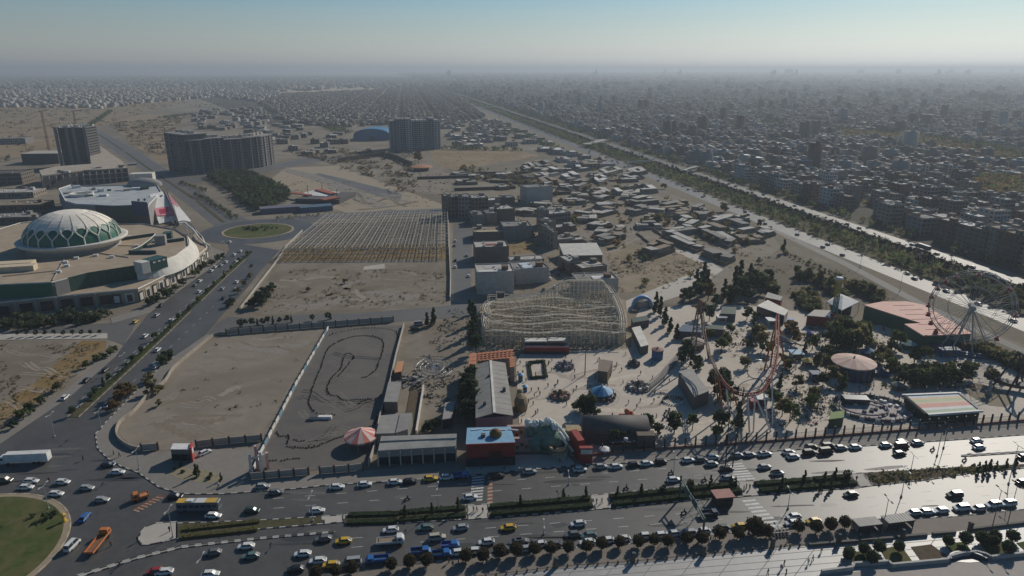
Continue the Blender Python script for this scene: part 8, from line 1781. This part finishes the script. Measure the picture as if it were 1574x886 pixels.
tufts('far_scrub',[([(-40,255),(60,240),(190,182),(300,155),(0,152),(-60,160)],1),([(205,222),(262,246),(258,215),(285,180),(165,190)],.5),([(430,230),(640,232),(640,300),(520,255)],.4)],900,scr[1:]+rub[1:2],1.5,5,3,.3)
# more mud houses between the mapped ones, each with rooms round a yard
occ=[(o.location.x,o.location.y)for o in bpy.data.objects if o.parent is None and o.get('category')in('house','warehouse')]
z_=W2([(830,292),(900,280),(1010,300),(1160,350),(1180,375),(1070,385),(1000,372),(930,365),(840,350),(800,318)]);z2=W2([(700,270),(830,255),(960,268),(1000,295),(840,285),(730,300)])
r=random.Random(23);k=0;g_=0
while k<26 and g_<4000:
 g_+=1;zz=z_ if k<16 else z2;x,y=r.uniform(min(p.x for p in zz),max(p.x for p in zz)),r.uniform(min(p.y for p in zz),max(p.y for p in zz))
 if not inside((x,y),zz)or any((x-a)**2+(y-c)**2<(19 if k<16 else 24)**2 for a,c in occ):continue
 a=r.uniform(-.5,.5);w,d=r.uniform(7,13),r.uniform(6,10);q=[]
 for sx,sy in((-1,-1),(1,-1),(1,1),(-1,1)):
  X,Y=sx*w*r.uniform(.85,1.1),sy*d*r.uniform(.85,1.1);pp=proj(x+X*math.cos(a)-Y*math.sin(a),y+X*math.sin(a)+Y*math.cos(a));q.append(pp[:2])
 compound(q,3.4,'%s courtyard house with %s roofs among the village lanes'%(('mud-coloured','brown','cream','grey')[k%4],('brown','pale','grey')[k%3]),(5,0,2,1)[k%4],(2,1,0)[k%3],None,200+k,4)
 occ.append((x,y));k+=1
for i in range(26):
 while True:
  x,y=r.uniform(min(p.x for p in z_),max(p.x for p in z_)),r.uniform(min(p.y for p in z_),max(p.y for p in z_))
  if inside((x,y),z_):break
 tree(x,y,'spread',r.choice(('olive','brown','dark')),r.uniform(.6,1.2),'small yard tree among the village lanes','yard trees of the village')
for i in range(26):
 zz=z_ if i%3 else z2
 while True:
  x,y=r.uniform(min(p.x for p in zz),max(p.x for p in zz)),r.uniform(min(p.y for p in zz),max(p.y for p in zz))
  if inside((x,y),zz):break
 t=thing('lane_wall','low mud wall along a lane of the village','wall',(x,y,0),r.choice((.1,.3,1.7,-.5)));L=r.uniform(7,17)
 for k in range(3):b=MB();b.box(((k-1)*L,r.uniform(-.5,.5),0),(L*.97,.4,r.uniform(1.2,2.2)),r.uniform(-.06,.06));b.build('wall_segment',WALLS[(5,0,2)[i%3]],t)
 # ---------------------------------------------------------------- labels: tell alike things apart by their order in the picture
byl={}
for o in S.objects:
 if o.parent is None and o.get('label')and o.get('category')not in('person','motorbike','tower','scrap','stone'):byl.setdefault(o['label'],[]).append(o)
for lb,os_ in byl.items():
 if len(os_)<2:continue
 os_.sort(key=lambda o:(proj(*o.location)or(9e9,))[0])
 for i,o in enumerate(os_):
  n='%s, %s from the left'%(lb,nth(i))
  if len(n.split())>16:n='%s %s'%(nth(i),lb)
  o['label']=n
